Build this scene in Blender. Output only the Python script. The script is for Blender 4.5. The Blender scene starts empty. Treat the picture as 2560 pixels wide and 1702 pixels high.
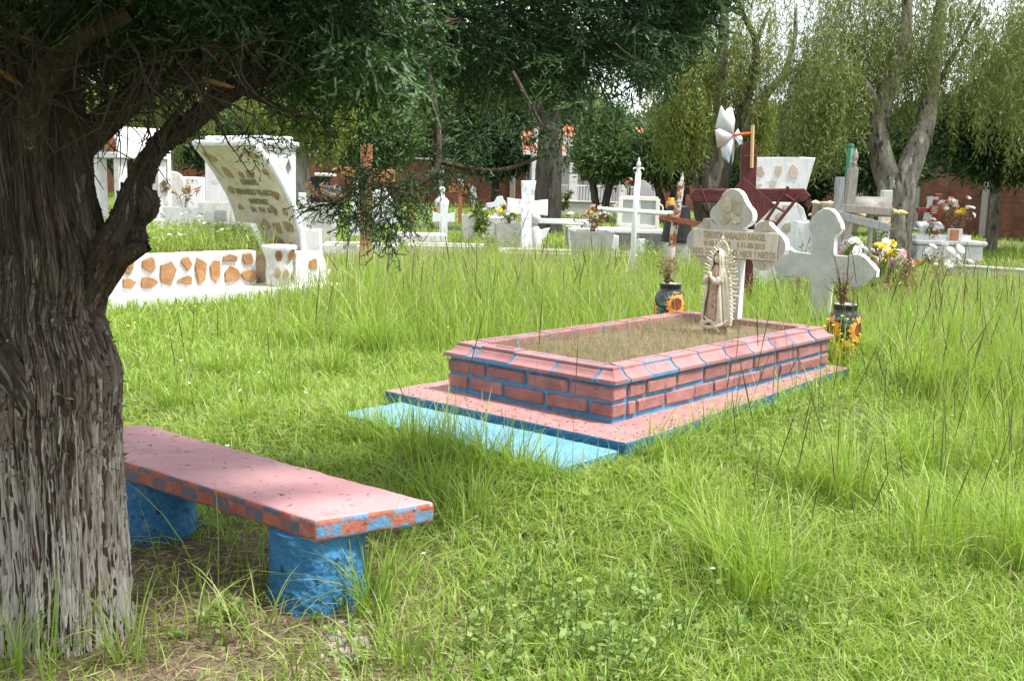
import bpy, bmesh, math, random
import numpy as np
from mathutils import Vector, Matrix

# ------------------------------------------------------------------ camera, sky, sun, exposure
scene = bpy.context.scene
IMG_W, IMG_H = 2560.0, 1702.0
FOCAL, PITCH, ROLL, CAM_H = 2700.0, 0.150, 0.028, 1.425
cam_data = bpy.data.cameras.new('camera')
cam = bpy.data.objects.new('camera', cam_data)
scene.collection.objects.link(cam)
cam_data.sensor_fit = 'HORIZONTAL'
cam_data.sensor_width = 36.0
cam_data.lens = 36.0 * FOCAL / IMG_W
cam_data.clip_start = 0.05
cam_data.clip_end = 900.0
_fw = Vector((0, math.cos(PITCH), -math.sin(PITCH)))
_rt = Vector((1, 0, 0))
_up = _rt.cross(_fw)
_cx = _rt * math.cos(ROLL) + _up * math.sin(ROLL)
_cy = -_rt * math.sin(ROLL) + _up * math.cos(ROLL)
_cz = -_fw
cam.matrix_world = Matrix(((_cx.x, _cy.x, _cz.x, 0), (_cx.y, _cy.y, _cz.y, 0), (_cx.z, _cy.z, _cz.z, CAM_H), (0, 0, 0, 1)))
scene.camera = cam

SUN_EL, SUN_AZ = math.radians(63), math.radians(-18)      # azimuth measured from +X towards +Y
sun_dir = Vector((math.cos(SUN_EL) * math.cos(SUN_AZ), math.cos(SUN_EL) * math.sin(SUN_AZ), math.sin(SUN_EL)))
world = bpy.data.worlds.new('World')
scene.world = world
world.use_nodes = True
wn, wl = world.node_tree.nodes, world.node_tree.links
wn.clear()
w_out = wn.new('ShaderNodeOutputWorld')
w_bg = wn.new('ShaderNodeBackground')
w_sky = wn.new('ShaderNodeTexSky')
w_sky.sky_type = 'NISHITA'
w_sky.sun_disc = False
w_sky.sun_elevation = SUN_EL
w_sky.sun_rotation = math.pi / 2 - SUN_AZ
w_sky.air_density = 1.0
w_sky.dust_density = 2.0
w_tc = wn.new('ShaderNodeTexCoord')
w_no = wn.new('ShaderNodeTexNoise')
w_no.inputs['Scale'].default_value = 2.6
w_no.inputs['Detail'].default_value = 6
w_rp = wn.new('ShaderNodeValToRGB')
w_rp.color_ramp.elements[0].position = 0.36
w_rp.color_ramp.elements[0].color = (0.35, 0.35, 0.35, 1)
w_rp.color_ramp.elements[1].position = 0.58
w_rp.color_ramp.elements[1].color = (0.95, 0.95, 0.95, 1)
w_mx = wn.new('ShaderNodeMix')
w_mx.data_type = 'RGBA'
w_mx.inputs[7].default_value = (8.2, 8.4, 8.7, 1)        # bright hazy cloud
wl.new(w_tc.outputs['Generated'], w_no.inputs['Vector'])
wl.new(w_no.outputs['Fac'], w_rp.inputs['Fac'])
wl.new(w_rp.outputs['Color'], w_mx.inputs[0])
wl.new(w_sky.outputs['Color'], w_mx.inputs[6])
wl.new(w_mx.outputs[2], w_bg.inputs['Color'])
w_bg.inputs['Strength'].default_value = 0.12
wl.new(w_bg.outputs['Background'], w_out.inputs['Surface'])

sun_data = bpy.data.lights.new('sun', 'SUN')
sun_data.energy = 4.1
sun_data.angle = math.radians(9)
sun_data.color = (1.0, 0.96, 0.89)
sun = bpy.data.objects.new('sun', sun_data)
scene.collection.objects.link(sun)
sun.rotation_euler = sun_dir.to_track_quat('Z', 'Y').to_euler()

scene.view_settings.view_transform = 'Standard'
scene.view_settings.look = 'None'
scene.view_settings.gamma = 1.0
scene.view_settings.exposure = 0.80
scene.view_settings.use_curve_mapping = False
scene.render.engine = 'CYCLES'
scene.cycles.max_bounces = 6
scene.cycles.diffuse_bounces = 3
scene.cycles.glossy_bounces = 2
scene.cycles.transmission_bounces = 4
scene.cycles.transparent_max_bounces = 4
scene.cycles.caustics_reflective = False
scene.cycles.caustics_refractive = False
scene.cycles.use_denoising = True

# ------------------------------------------------------------------ helpers: places
rng = np.random.default_rng(7)
random.seed(7)
C = scene.collection

def ray(px, py):
    cr, sr = math.cos(ROLL), math.sin(ROLL)
    x0, y0 = px - IMG_W / 2, py - IMG_H / 2
    x, y = cr * x0 + sr * y0, -sr * x0 + cr * y0
    c, s = math.cos(PITCH), math.sin(PITCH)
    u = -y / FOCAL
    return Vector((x / FOCAL, c + s * u, -s + c * u))

def G(px, py, z=0.0):                  # the place on the ground (height z) seen at a point of the photograph
    v = ray(px, py)
    t = (z - CAM_H) / v.z
    return Vector((0, 0, CAM_H)) + v * t

def at(px, py, y):                     # the place y metres away
    v = ray(px, py)
    return Vector((0, 0, CAM_H)) + v * (y / v.y)

def base_at(px, y, z=0.0):             # ground point y metres away in the column of px
    p = at(px, 600, y)
    return Vector((p.x, y, z))

def plane(pts, base, yaw):             # outline points -> (u, z) in the upright plane through base
    n = Vector((-math.sin(yaw), math.cos(yaw)))
    r = Vector((math.cos(yaw), math.sin(yaw)))
    out = []
    for px, py in pts:
        v = ray(px, py)
        t = (n.x * base.x + n.y * base.y) / (n.x * v.x + n.y * v.y)
        p = Vector((0, 0, CAM_H)) + v * t
        out.append(((p.x - base.x) * r.x + (p.y - base.y) * r.y, p.z - base.z))
    return out

# ------------------------------------------------------------------ helpers: objects
def tag(o, label=None, cat=None, group=None, kind=None):
    if label: o['label'] = label
    if cat: o['category'] = cat
    if group: o['group'] = group
    if kind: o['kind'] = kind
    return o

def thing(name, label, cat, loc=(0, 0, 0), rotz=0.0, group=None):
    o = bpy.data.objects.new(name, None)
    o.empty_display_size = 0.1
    C.objects.link(o)
    o.location = loc
    o.rotation_euler = (0, 0, rotz)
    return tag(o, label, cat, group)

def obj(name, vf, mat, parent=None, smooth=False, attr=None, loc=None, rot=None):
    if isinstance(vf, bpy.types.Mesh):
        me = vf
    else:
        V, F = vf
        me = bpy.data.meshes.new(name)
        if isinstance(F, np.ndarray):
            V = np.asarray(V, dtype=np.float32)
            k = F.shape[1]
            me.vertices.add(len(V))
            me.vertices.foreach_set('co', V.ravel())
            me.loops.add(F.size)
            me.loops.foreach_set('vertex_index', F.astype(np.int32).ravel())
            me.polygons.add(len(F))
            me.polygons.foreach_set('loop_start', np.arange(0, F.size, k, dtype=np.int32))
            me.update(calc_edges=True)
        else:
            me.from_pydata([tuple(v) for v in V], [], F)
            me.update()
        if attr is not None:
            at_ = me.attributes.new('tint', 'FLOAT', 'POINT')
            at_.data.foreach_set('value', np.asarray(attr, dtype=np.float32))
        if smooth:
            me.polygons.foreach_set('use_smooth', np.ones(len(me.polygons), dtype=bool))
        if mat is not None:
            me.materials.append(mat)
    o = bpy.data.objects.new(name, me)
    C.objects.link(o)
    if parent is not None: o.parent = parent
    if loc is not None: o.location = loc
    if rot is not None: o.rotation_euler = rot
    return o

def merge(parts):
    V, F, n = [], [], 0
    for v, f in parts:
        V += [tuple(p) for p in v]
        F += [tuple(i + n for i in q) for q in f]
        n = len(V)
    return V, F

def xf(vf, loc=(0, 0, 0), rot=None, scale=None):
    V, F = vf
    m = Matrix.Translation(Vector(loc))
    if rot is not None:
        from mathutils import Euler
        m = m @ Euler(rot).to_matrix().to_4x4()
    if scale is not None:
        m = m @ Matrix.Diagonal((scale[0], scale[1], scale[2], 1))
    return [tuple(m @ Vector(v)) for v in V], F

def box(x0, x1, y0, y1, z0, z1):
    V = [(x0, y0, z0), (x1, y0, z0), (x1, y1, z0), (x0, y1, z0), (x0, y0, z1), (x1, y0, z1), (x1, y1, z1), (x0, y1, z1)]
    F = [(3, 2, 1, 0), (4, 5, 6, 7), (0, 1, 5, 4), (1, 2, 6, 5), (2, 3, 7, 6), (3, 0, 4, 7)]
    return V, F

def bm_vf(bm):
    bm.verts.index_update()
    V = [tuple(v.co) for v in bm.verts]
    F = [tuple(v.index for v in f.verts) for f in bm.faces]
    bm.free()
    return V, F

def bbox(x0, x1, y0, y1, z0, z1, r=0.01, seg=1, jit=0.0, seed=0):
    bm = bmesh.new()
    V, F = box(x0, x1, y0, y1, z0, z1)
    vs = [bm.verts.new(v) for v in V]
    for f in F: bm.faces.new([vs[i] for i in f])
    r = min(r, 0.45 * min(abs(x1 - x0), abs(y1 - y0), abs(z1 - z0)))
    bmesh.ops.bevel(bm, geom=bm.edges[:], offset=r, segments=seg, profile=0.5, affect='EDGES')
    if jit:
        rn = random.Random(seed)
        for v in bm.verts:
            v.co += Vector((rn.uniform(-jit, jit), rn.uniform(-jit, jit), rn.uniform(-jit, jit)))
    return bm_vf(bm)

def rough_box(x0, x1, y0, y1, z0, z1, step, amp, r=0.012, seed=0):
    """a box cut into a fine grid, with softened and knocked edges"""
    bm = bmesh.new()
    V, F = box(x0, x1, y0, y1, z0, z1)
    vs = [bm.verts.new(v) for v in V]
    for f in F: bm.faces.new([vs[i] for i in f])
    bmesh.ops.bevel(bm, geom=bm.edges[:], offset=r, segments=2, profile=0.5, affect='EDGES')
    for ax, lo, hi in ((0, x0, x1), (1, y0, y1), (2, z0, z1)):
        n = max(1, int((hi - lo) / step))
        for i in range(1, n):
            co = [0, 0, 0]; no = [0, 0, 0]
            co[ax] = lo + (hi - lo) * i / n; no[ax] = 1
            bmesh.ops.bisect_plane(bm, geom=bm.verts[:] + bm.edges[:] + bm.faces[:], plane_co=co, plane_no=no)
    P = np.array([v.co[:] for v in bm.verts])
    d = fbm(P * 14 + seed * 7.1, 3) * amp + fbm(P * 55 + seed, 2) * amp * 0.45
    bm.normal_update()
    for v, q in zip(bm.verts, d): v.co += v.normal * float(q)
    return bm_vf(bm)

def prism(poly, y0, y1, bev=0.0, seg=1):
    """outline in (x, z), thickness along y"""
    bm = bmesh.new()
    area = sum(poly[i][0] * poly[(i + 1) % len(poly)][1] - poly[(i + 1) % len(poly)][0] * poly[i][1] for i in range(len(poly)))
    if area < 0: poly = poly[::-1]
    fr = [bm.verts.new((p[0], y0, p[1])) for p in poly]
    bk = [bm.verts.new((p[0], y1, p[1])) for p in poly]
    n = len(poly)
    f1 = bm.faces.new(fr)
    f2 = bm.faces.new(bk[::-1])
    for i in range(n):
        j = (i + 1) % n
        bm.faces.new((fr[j], fr[i], bk[i], bk[j]))
    if bev:
        eds = [e for e in bm.edges if (e in f1.edges[:] or e in f2.edges[:])]
        bmesh.ops.bevel(bm, geom=eds, offset=bev, segments=seg, profile=0.5, affect='EDGES')
    return bm_vf(bm)

def lathe(prof, n=24, cap=True):
    V, F = [], []
    for r, z in prof:
        for i in range(n):
            a = 2 * math.pi * i / n
            V.append((r * math.cos(a), r * math.sin(a), z))
    for k in range(len(prof) - 1):
        for i in range(n):
            j = (i + 1) % n
            F.append((k * n + i, k * n + j, (k + 1) * n + j, (k + 1) * n + i))
    if cap:
        F.append(tuple(range(n - 1, -1, -1)))
        F.append(tuple((len(prof) - 1) * n + i for i in range(n)))
    return V, F

def ball(c, r, n=10, m=7):
    rx, ry, rz = r if hasattr(r, '__len__') else (r, r, r)
    prof = [(max(1e-4, math.sin(math.pi * k / m)), -math.cos(math.pi * k / m)) for k in range(m + 1)]
    V, F = lathe(prof, n, cap=False)
    return [(c[0] + v[0] * rx, c[1] + v[1] * ry, c[2] + v[2] * rz) for v in V], F

def tube(path, rad, n=8, cap=True):
    """a tapered tube along a path"""
    P = [Vector(p) for p in path]
    m = len(P)
    R = [rad] * m if not hasattr(rad, '__len__') else list(rad)
    V, F = [], []
    ref = None
    for k in range(m):
        t = (P[min(k + 1, m - 1)] - P[max(k - 1, 0)]).normalized()
        if ref is None:
            ref = Vector((0, 1, 0)) if abs(t.y) < 0.9 else Vector((1, 0, 0))
        u = (ref - t * ref.dot(t)).normalized()
        ref = u
        w = t.cross(u)
        for i in range(n):
            a = 2 * math.pi * i / n
            V.append(tuple(P[k] + (u * math.cos(a) + w * math.sin(a)) * R[k]))
    for k in range(m - 1):
        for i in range(n):
            j = (i + 1) % n
            F.append((k * n + i, k * n + j, (k + 1) * n + j, (k + 1) * n + i))
    if cap:
        F.append(tuple(range(n - 1, -1, -1)))
        F.append(tuple((m - 1) * n + i for i in range(n)))
    return V, F

def smooth_path(pts, k=6):
    """Catmull-Rom through points"""
    P = [Vector(p) for p in pts]
    P = [P[0] * 2 - P[1]] + P + [P[-1] * 2 - P[-2]]
    out = []
    for i in range(1, len(P) - 2):
        for j in range(k):
            t = j / k
            p0, p1, p2, p3 = P[i - 1], P[i], P[i + 1], P[i + 2]
            out.append(0.5 * ((2 * p1) + (p2 - p0) * t + (2 * p0 - 5 * p1 + 4 * p2 - p3) * t * t + (3 * p1 - p0 - 3 * p2 + p3) * t ** 3))
    out.append(P[-2])
    return out

def lerp_list(vals, n):
    return list(np.interp(np.linspace(0, len(vals) - 1, n), range(len(vals)), vals))

# ------------------------------------------------------------------ helpers: noise in numpy
def _hash(ix, iy, iz):
    h = (ix * 374761393 + iy * 668265263 + iz * 2147483647 + 1274126177) & 0xFFFFFFFF
    h = ((h ^ (h >> 13)) * 1274126177) & 0xFFFFFFFF
    h = ((h ^ (h >> 16)) * 2246822519) & 0xFFFFFFFF
    return ((h ^ (h >> 15)) & 0xFFFFFF) / 16777215.0

def vnoise(P):
    P = np.asarray(P, dtype=np.float64)
    I = np.floor(P).astype(np.int64)
    f = P - I
    f = f * f * (3 - 2 * f)
    r = 0
    for dx in (0, 1):
        for dy in (0, 1):
            for dz in (0, 1):
                w = (f[:, 0] if dx else 1 - f[:, 0]) * (f[:, 1] if dy else 1 - f[:, 1]) * (f[:, 2] if dz else 1 - f[:, 2])
                r = r + w * _hash(I[:, 0] + dx, I[:, 1] + dy, I[:, 2] + dz)
    return r * 2 - 1

def fbm(P, oct=4):
    P = np.asarray(P, dtype=np.float64)
    r, a = 0, 1.0
    for k in range(oct):
        r = r + a * vnoise(P * (2 ** k) + 17.3 * k)
        a *= 0.5
    return r / 1.9

# ------------------------------------------------------------------ materials
def lin(*c):
    return tuple(((x / 255.0) / 12.92 if x <= 10 else (((x / 255.0) + 0.055) / 1.055) ** 2.4) for x in c) + (1,)

def mat(name, c1, c2=None, scale=6.0, rough=0.8, bump=0.0, bscale=40.0, spots=(), stretch=(1, 1, 1), spec=0.3, metal=0.0, transl=0.0, tcol=None, attr=None, c3=None, rnd=False, detail=6.0, bdist=0.01, streak=None):
    """noise-mottled principled material; spots = [(colour, scale, threshold, softness)]"""
    m = bpy.data.materials.new(name)
    m.use_nodes = True
    N, L = m.node_tree.nodes, m.node_tree.links
    N.clear()
    out = N.new('ShaderNodeOutputMaterial')
    bs = N.new('ShaderNodeBsdfPrincipled')
    bs.inputs['Roughness'].default_value = rough
    bs.inputs['Specular IOR Level'].default_value = spec
    bs.inputs['Metallic'].default_value = metal
    tc = N.new('ShaderNodeTexCoord')
    mp = N.new('ShaderNodeMapping')
    mp.inputs['Scale'].default_value = stretch
    L.new(tc.outputs['Object'], mp.inputs['Vector'])
    vec = mp.outputs['Vector']
    if rnd:
        oi = N.new('ShaderNodeObjectInfo')
        ad = N.new('ShaderNodeVectorMath')
        ad.operation = 'MULTIPLY_ADD'
        ad.inputs[1].default_value = (37, 23, 51)
        cx = N.new('ShaderNodeCombineXYZ')
        for k in range(3): L.new(oi.outputs['Random'], cx.inputs[k])
        L.new(cx.outputs[0], ad.inputs[0])
        L.new(vec, ad.inputs[2])
        vec = ad.outputs[0]
    def c4(c): return tuple(c) if len(c) == 4 else tuple(c) + (1,)
    c2 = c2 or c1
    if attr:
        an = N.new('ShaderNodeAttribute')
        an.attribute_name = attr
        fac = an.outputs['Fac']
    else:
        no = N.new('ShaderNodeTexNoise')
        no.inputs['Scale'].default_value = scale
        no.inputs['Detail'].default_value = detail
        no.inputs['Roughness'].default_value = 0.6
        L.new(vec, no.inputs['Vector'])
        fac = no.outputs['Fac']
    rp = N.new('ShaderNodeValToRGB')
    e = rp.color_ramp.elements
    e[0].position, e[1].position = (0.0, 1.0) if attr else (0.35, 0.65)
    e[0].color, e[1].color = c4(c1), c4(c2)
    if c3 is not None:
        x = e.new(0.5)
        x.color = c4(c3)
    L.new(fac, rp.inputs['Fac'])
    col = rp.outputs['Color']
    for sc, ss, th, so in spots:
        n2 = N.new('ShaderNodeTexNoise')
        n2.inputs['Scale'].default_value = ss
        n2.inputs['Detail'].default_value = 5
        n2.inputs['Roughness'].default_value = 0.62
        L.new(vec, n2.inputs['Vector'])
        r2 = N.new('ShaderNodeMapRange')
        r2.inputs['From Min'].default_value = th - so
        r2.inputs['From Max'].default_value = th + so
        r2.clamp = True
        L.new(n2.outputs['Fac'], r2.inputs['Value'])
        mx = N.new('ShaderNodeMix')
        mx.data_type = 'RGBA'
        mx.inputs[7].default_value = c4(sc)
        L.new(r2.outputs['Result'], mx.inputs[0])
        L.new(col, mx.inputs[6])
        col = mx.outputs[2]
    if streak:                                              # rain streaks running down the faces
        sc, amt = streak
        ms_ = N.new('ShaderNodeMapping')
        ms_.inputs['Scale'].default_value = (9, 9, 0.7)
        L.new(tc.outputs['Object'], ms_.inputs['Vector'])
        n4 = N.new('ShaderNodeTexNoise')
        n4.inputs['Scale'].default_value = 1.6
        n4.inputs['Detail'].default_value = 7
        n4.inputs['Roughness'].default_value = 0.65
        L.new(ms_.outputs['Vector'], n4.inputs['Vector'])
        r4 = N.new('ShaderNodeMapRange')
        r4.inputs['From Min'].default_value = 0.50
        r4.inputs['From Max'].default_value = 0.78
        r4.inputs['To Max'].default_value = amt
        L.new(n4.outputs['Fac'], r4.inputs['Value'])
        m4 = N.new('ShaderNodeMix')
        m4.data_type = 'RGBA'
        m4.inputs[7].default_value = c4(sc)
        L.new(r4.outputs['Result'], m4.inputs[0])
        L.new(col, m4.inputs[6])
        col = m4.outputs[2]
    if rnd:                                                 # no two pieces exactly alike
        hv = N.new('ShaderNodeHueSaturation')
        mr = N.new('ShaderNodeMapRange')
        mr.inputs['To Min'].default_value = 0.80
        mr.inputs['To Max'].default_value = 1.12
        L.new(oi.outputs['Random'], mr.inputs['Value'])
        L.new(mr.outputs['Result'], hv.inputs['Value'])
        L.new(col, hv.inputs['Color'])
        col = hv.outputs['Color']
    L.new(col, bs.inputs['Base Color'])
    if bump:
        n3 = N.new('ShaderNodeTexNoise')
        n3.inputs['Scale'].default_value = bscale
        n3.inputs['Detail'].default_value = 6
        n3.inputs['Roughness'].default_value = 0.65
        L.new(vec, n3.inputs['Vector'])
        bp = N.new('ShaderNodeBump')
        bp.inputs['Strength'].default_value = bump
        bp.inputs['Distance'].default_value = bdist
        L.new(n3.outputs['Fac'], bp.inputs['Height'])
        L.new(bp.outputs['Normal'], bs.inputs['Normal'])
    if transl:
        tr = N.new('ShaderNodeBsdfTranslucent')
        if tcol is not None:
            tm = N.new('ShaderNodeMix')
            tm.data_type = 'RGBA'
            tm.blend_type = 'MULTIPLY'
            tm.inputs[0].default_value = 1.0
            L.new(col, tm.inputs[6])
            tm.inputs[7].default_value = c4(tcol)
            L.new(tm.outputs[2], tr.inputs['Color'])
        else:
            L.new(col, tr.inputs['Color'])
        ms = N.new('ShaderNodeMixShader')
        ms.inputs[0].default_value = transl
        L.new(bs.outputs[0], ms.inputs[1])
        L.new(tr.outputs[0], ms.inputs[2])
        L.new(ms.outputs[0], out.inputs['Surface'])
    else:
        L.new(bs.outputs[0], out.inputs['Surface'])
    return m

def daub_mat(name, axis, blue1, blue2, off):
    """terracotta paint with alternating hand-daubed blue squares along an edge"""
    m = mat(name, (0.36, 0.105, 0.07), (0.47, 0.165, 0.12), 10, 0.78, 0.8, 50, [((0.10, 0.055, 0.045), 20, 0.65, 0.06), ((0.50, 0.24, 0.22), 8, 0.63, 0.06)], bdist=0.008)
    N, L = m.node_tree.nodes, m.node_tree.links
    bs = [n for n in N if n.type == 'BSDF_PRINCIPLED'][0]
    col = bs.inputs['Base Color'].links[0].from_socket
    tc = [n for n in N if n.type == 'TEX_COORD'][0]
    no = N.new('ShaderNodeTexNoise'); no.inputs['Scale'].default_value = 34; no.inputs['Detail'].default_value = 4
    L.new(tc.outputs['Object'], no.inputs['Vector'])
    ad = N.new('ShaderNodeVectorMath'); ad.operation = 'MULTIPLY_ADD'; ad.inputs[1].default_value = (0.034, 0.034, 0.034)
    L.new(no.outputs['Color'], ad.inputs[0]); L.new(tc.outputs['Object'], ad.inputs[2])
    dt = N.new('ShaderNodeVectorMath'); dt.operation = 'DOT_PRODUCT'; dt.inputs[1].default_value = axis
    L.new(ad.outputs[0], dt.inputs[0])
    sx = N.new('ShaderNodeSeparateXYZ'); L.new(ad.outputs[0], sx.inputs[0])
    u = N.new('ShaderNodeMath'); u.operation = 'MULTIPLY_ADD'; u.inputs[1].default_value = 1 / 0.088; u.inputs[2].default_value = off
    L.new(dt.outputs['Value'], u.inputs[0])
    v = N.new('ShaderNodeMath'); v.operation = 'MULTIPLY_ADD'; v.inputs[1].default_value = 1 / 0.040; v.inputs[2].default_value = -0.12
    L.new(sx.outputs['Z'], v.inputs[0])
    cb_ = N.new('ShaderNodeCombineXYZ'); L.new(u.outputs[0], cb_.inputs[0]); L.new(v.outputs[0], cb_.inputs[1])
    cb_.inputs[2].default_value = 0.5
    ck = N.new('ShaderNodeTexChecker'); ck.inputs['Scale'].default_value = 1.0; ck.inputs['Color1'].default_value = (1, 1, 1, 1); ck.inputs['Color2'].default_value = (0, 0, 0, 1)
    L.new(cb_.outputs[0], ck.inputs['Vector'])
    n2 = N.new('ShaderNodeTexNoise'); n2.inputs['Scale'].default_value = 30; n2.inputs['Detail'].default_value = 5
    L.new(tc.outputs['Object'], n2.inputs['Vector'])
    mr = N.new('ShaderNodeMapRange'); mr.inputs['From Min'].default_value = 0.30; mr.inputs['From Max'].default_value = 0.55
    L.new(n2.outputs['Fac'], mr.inputs['Value'])
    mu = N.new('ShaderNodeMath'); mu.operation = 'MULTIPLY'
    L.new(ck.outputs['Fac'], mu.inputs[0]); L.new(mr.outputs['Result'], mu.inputs[1])
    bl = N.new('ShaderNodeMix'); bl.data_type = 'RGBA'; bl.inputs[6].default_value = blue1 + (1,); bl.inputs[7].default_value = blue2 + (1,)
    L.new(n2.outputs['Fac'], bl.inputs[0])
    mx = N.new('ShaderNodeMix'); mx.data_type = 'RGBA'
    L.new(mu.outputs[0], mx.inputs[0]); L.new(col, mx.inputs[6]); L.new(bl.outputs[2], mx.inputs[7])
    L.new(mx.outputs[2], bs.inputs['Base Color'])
    return m

DIRT = (0.10, 0.085, 0.06)
MT = {}
MT['pink'] = mat('pink_paint', (0.34, 0.16, 0.16), (0.42, 0.21, 0.205), 9, 0.75, 0.6, 70, [((0.28, 0.15, 0.145), 6, 0.60, 0.06), ((0.22, 0.09, 0.075), 26, 0.70, 0.05)], rnd=True, bdist=0.004)
MT['brick'] = mat('pink_brick', (0.29, 0.13, 0.12), (0.38, 0.19, 0.175), 12, 0.85, 0.9, 60, [((0.24, 0.13, 0.115), 5, 0.60, 0.06), ((0.18, 0.07, 0.055), 30, 0.66, 0.05), ((0.60, 0.36, 0.33), 18, 0.72, 0.05)], rnd=True, bdist=0.006)
MT['mortar'] = mat('blue_mortar', (0.06, 0.235, 0.43), (0.10, 0.32, 0.54), 14, 0.8, 0.6, 60, [((0.03, 0.10, 0.17), 11, 0.66, 0.08)], bdist=0.006)
MT['step'] = mat('sky_blue_step_paint', (0.105, 0.29, 0.43), (0.155, 0.365, 0.51), 5, 0.65, 0.6, 50, [((0.20, 0.36, 0.42), 3.5, 0.56, 0.06), ((0.44, 0.40, 0.32), 7, 0.635, 0.015), ((0.50, 0.46, 0.37), 26, 0.68, 0.02), ((0.05, 0.15, 0.22), 30, 0.65, 0.03)], bdist=0.006)
MT['slab_side'] = mat('deep_blue_side_paint', (0.022, 0.125, 0.225), (0.035, 0.175, 0.30), 9, 0.7, 0.5, 60, [((0.05, 0.06, 0.05), 9, 0.68, 0.05)])
MT['slab_pink'] = mat('pebbly_pink_paint', (0.37, 0.19, 0.185), (0.45, 0.245, 0.235), 8, 0.8, 1.0, 45, [((0.22, 0.095, 0.09), 30, 0.61, 0.025), ((0.66, 0.42, 0.38), 16, 0.70, 0.05)], bdist=0.008)
MT['soil'] = mat('grave_soil', (0.13, 0.10, 0.065), (0.22, 0.17, 0.105), 14, 0.95, 0.8, 60)
MT['bench_top'] = mat('bench_pink_paint', (0.50, 0.255, 0.265), (0.60, 0.335, 0.345), 2.6, 0.65, 0.45, 90, [((0.40, 0.20, 0.20), 5, 0.62, 0.06), ((0.46, 0.33, 0.32), 13, 0.66, 0.04), ((0.42, 0.19, 0.2), 60, 0.72, 0.03), ((0.7, 0.55, 0.52), 42, 0.765, 0.01), ((0.2, 0.09, 0.08), 70, 0.775, 0.01)], bdist=0.003)
MT['bench_side'] = mat('bench_terracotta_paint', (0.38, 0.105, 0.065), (0.47, 0.15, 0.10), 10, 0.75, 0.7, 60, [((0.09, 0.05, 0.04), 22, 0.66, 0.06), ((0.50, 0.24, 0.22), 9, 0.66, 0.05)], bdist=0.006)
MT['bench_dab'] = mat('blue_paint_dabs', (0.06, 0.22, 0.42), (0.13, 0.33, 0.55), 22, 0.7, 0.5, 60, [((0.42, 0.13, 0.09), 50, 0.66, 0.06), ((0.08, 0.06, 0.06), 30, 0.70, 0.05)])
MT['bench_dab_shaded'] = mat('shaded_blue_paint_dabs', (0.07, 0.13, 0.21), (0.13, 0.20, 0.29), 22, 0.75, 0.5, 60, [((0.38, 0.12, 0.08), 34, 0.60, 0.06), ((0.07, 0.05, 0.05), 30, 0.68, 0.05)])  # same blue paint, darkened to put the front side's shade into the colour
MT['bench_leg'] = mat('blue_stucco', (0.03, 0.15, 0.33), (0.06, 0.235, 0.45), 12, 0.75, 1.0, 38, [((0.012, 0.05, 0.11), 24, 0.63, 0.05), ((0.16, 0.26, 0.36), 9, 0.64, 0.05), ((0.30, 0.37, 0.42), 55, 0.71, 0.02)], bdist=0.012)
MT['white'] = mat('whitewash', (0.58, 0.57, 0.55), (0.70, 0.69, 0.68), 6, 0.85, 0.5, 40, [((0.42, 0.40, 0.36), 7, 0.62, 0.09), ((0.30, 0.29, 0.26), 28, 0.70, 0.04)], streak=((0.33, 0.31, 0.28), 0.75))
MT['whiteclean'] = mat('white_painted_plaster', (0.62, 0.62, 0.63), (0.72, 0.72, 0.73), 5, 0.8, 0.5, 40, [((0.48, 0.47, 0.45), 8, 0.64, 0.08), ((0.36, 0.34, 0.31), 32, 0.715, 0.03)], streak=((0.40, 0.385, 0.36), 0.65))
MT['curved_face'] = mat('cream_stained_plaster', (0.50, 0.45, 0.32), (0.62, 0.57, 0.43), 7, 0.9, 0.5, 40, [((0.36, 0.31, 0.20), 10, 0.64, 0.06)])
MT['stone_or'] = mat('ochre_flagstone', (0.27, 0.13, 0.05), (0.39, 0.22, 0.105), 9, 0.8, 0.5, 50, [((0.55, 0.35, 0.22), 25, 0.68, 0.04)], rnd=True)
MT['stone_br'] = mat('brown_flagstone', (0.26, 0.18, 0.09), (0.40, 0.30, 0.17), 9, 0.85, 0.5, 50, rnd=True)
MT['stone_pale'] = mat('veined_pale_flagstone', (0.58, 0.50, 0.45), (0.42, 0.31, 0.25), 16, 0.7, 0.3, 50, rnd=True, stretch=(1, 1, 3))
MT['letters_dark'] = mat('dark_letters', (0.20, 0.17, 0.10), None, 5, 0.8)
MT['marble'] = mat('white_marble', (0.78, 0.79, 0.82), (0.70, 0.72, 0.76), 5, 0.35, 0.0, 10, [((0.50, 0.53, 0.58), 6, 0.60, 0.03)], stretch=(2.2, 1, 0.8), spec=0.4)
MT['sandstone'] = mat('sandstone', (0.38, 0.36, 0.325), (0.48, 0.46, 0.42), 10, 0.8, 0.4, 60, [((0.42, 0.34, 0.24), 7, 0.64, 0.06), ((0.36, 0.33, 0.30), 24, 0.68, 0.04)])
MT['lit_edge'] = mat('sunlit_cross_edge', (0.72, 0.71, 0.69), (0.79, 0.78, 0.76), 8, 0.8, 0.3, 50, [((0.45, 0.42, 0.38), 12, 0.68, 0.05)])  # whiter than the cross faces: light on the edges put into the colour
MT['plate'] = mat('veined_stone_plate', (0.46, 0.41, 0.34), (0.58, 0.54, 0.48), 9, 0.45, 0.15, 60, [((0.40, 0.25, 0.20), 7, 0.66, 0.03)], stretch=(1.6, 1, 0.5))
MT['gold'] = mat('bronze_letters', (0.27, 0.205, 0.08), (0.35, 0.28, 0.12), 30, 0.5)
MT['honey'] = mat('honey_stone', (0.36, 0.31, 0.20), (0.50, 0.45, 0.34), 14, 0.6, 0.3, 50, [((0.70, 0.66, 0.58), 18, 0.64, 0.04)], rnd=True)
MT['concrete'] = mat('grey_concrete', (0.46, 0.45, 0.43), (0.56, 0.55, 0.53), 8, 0.9, 0.6, 60, [((0.30, 0.29, 0.27), 14, 0.67, 0.05)])
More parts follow.
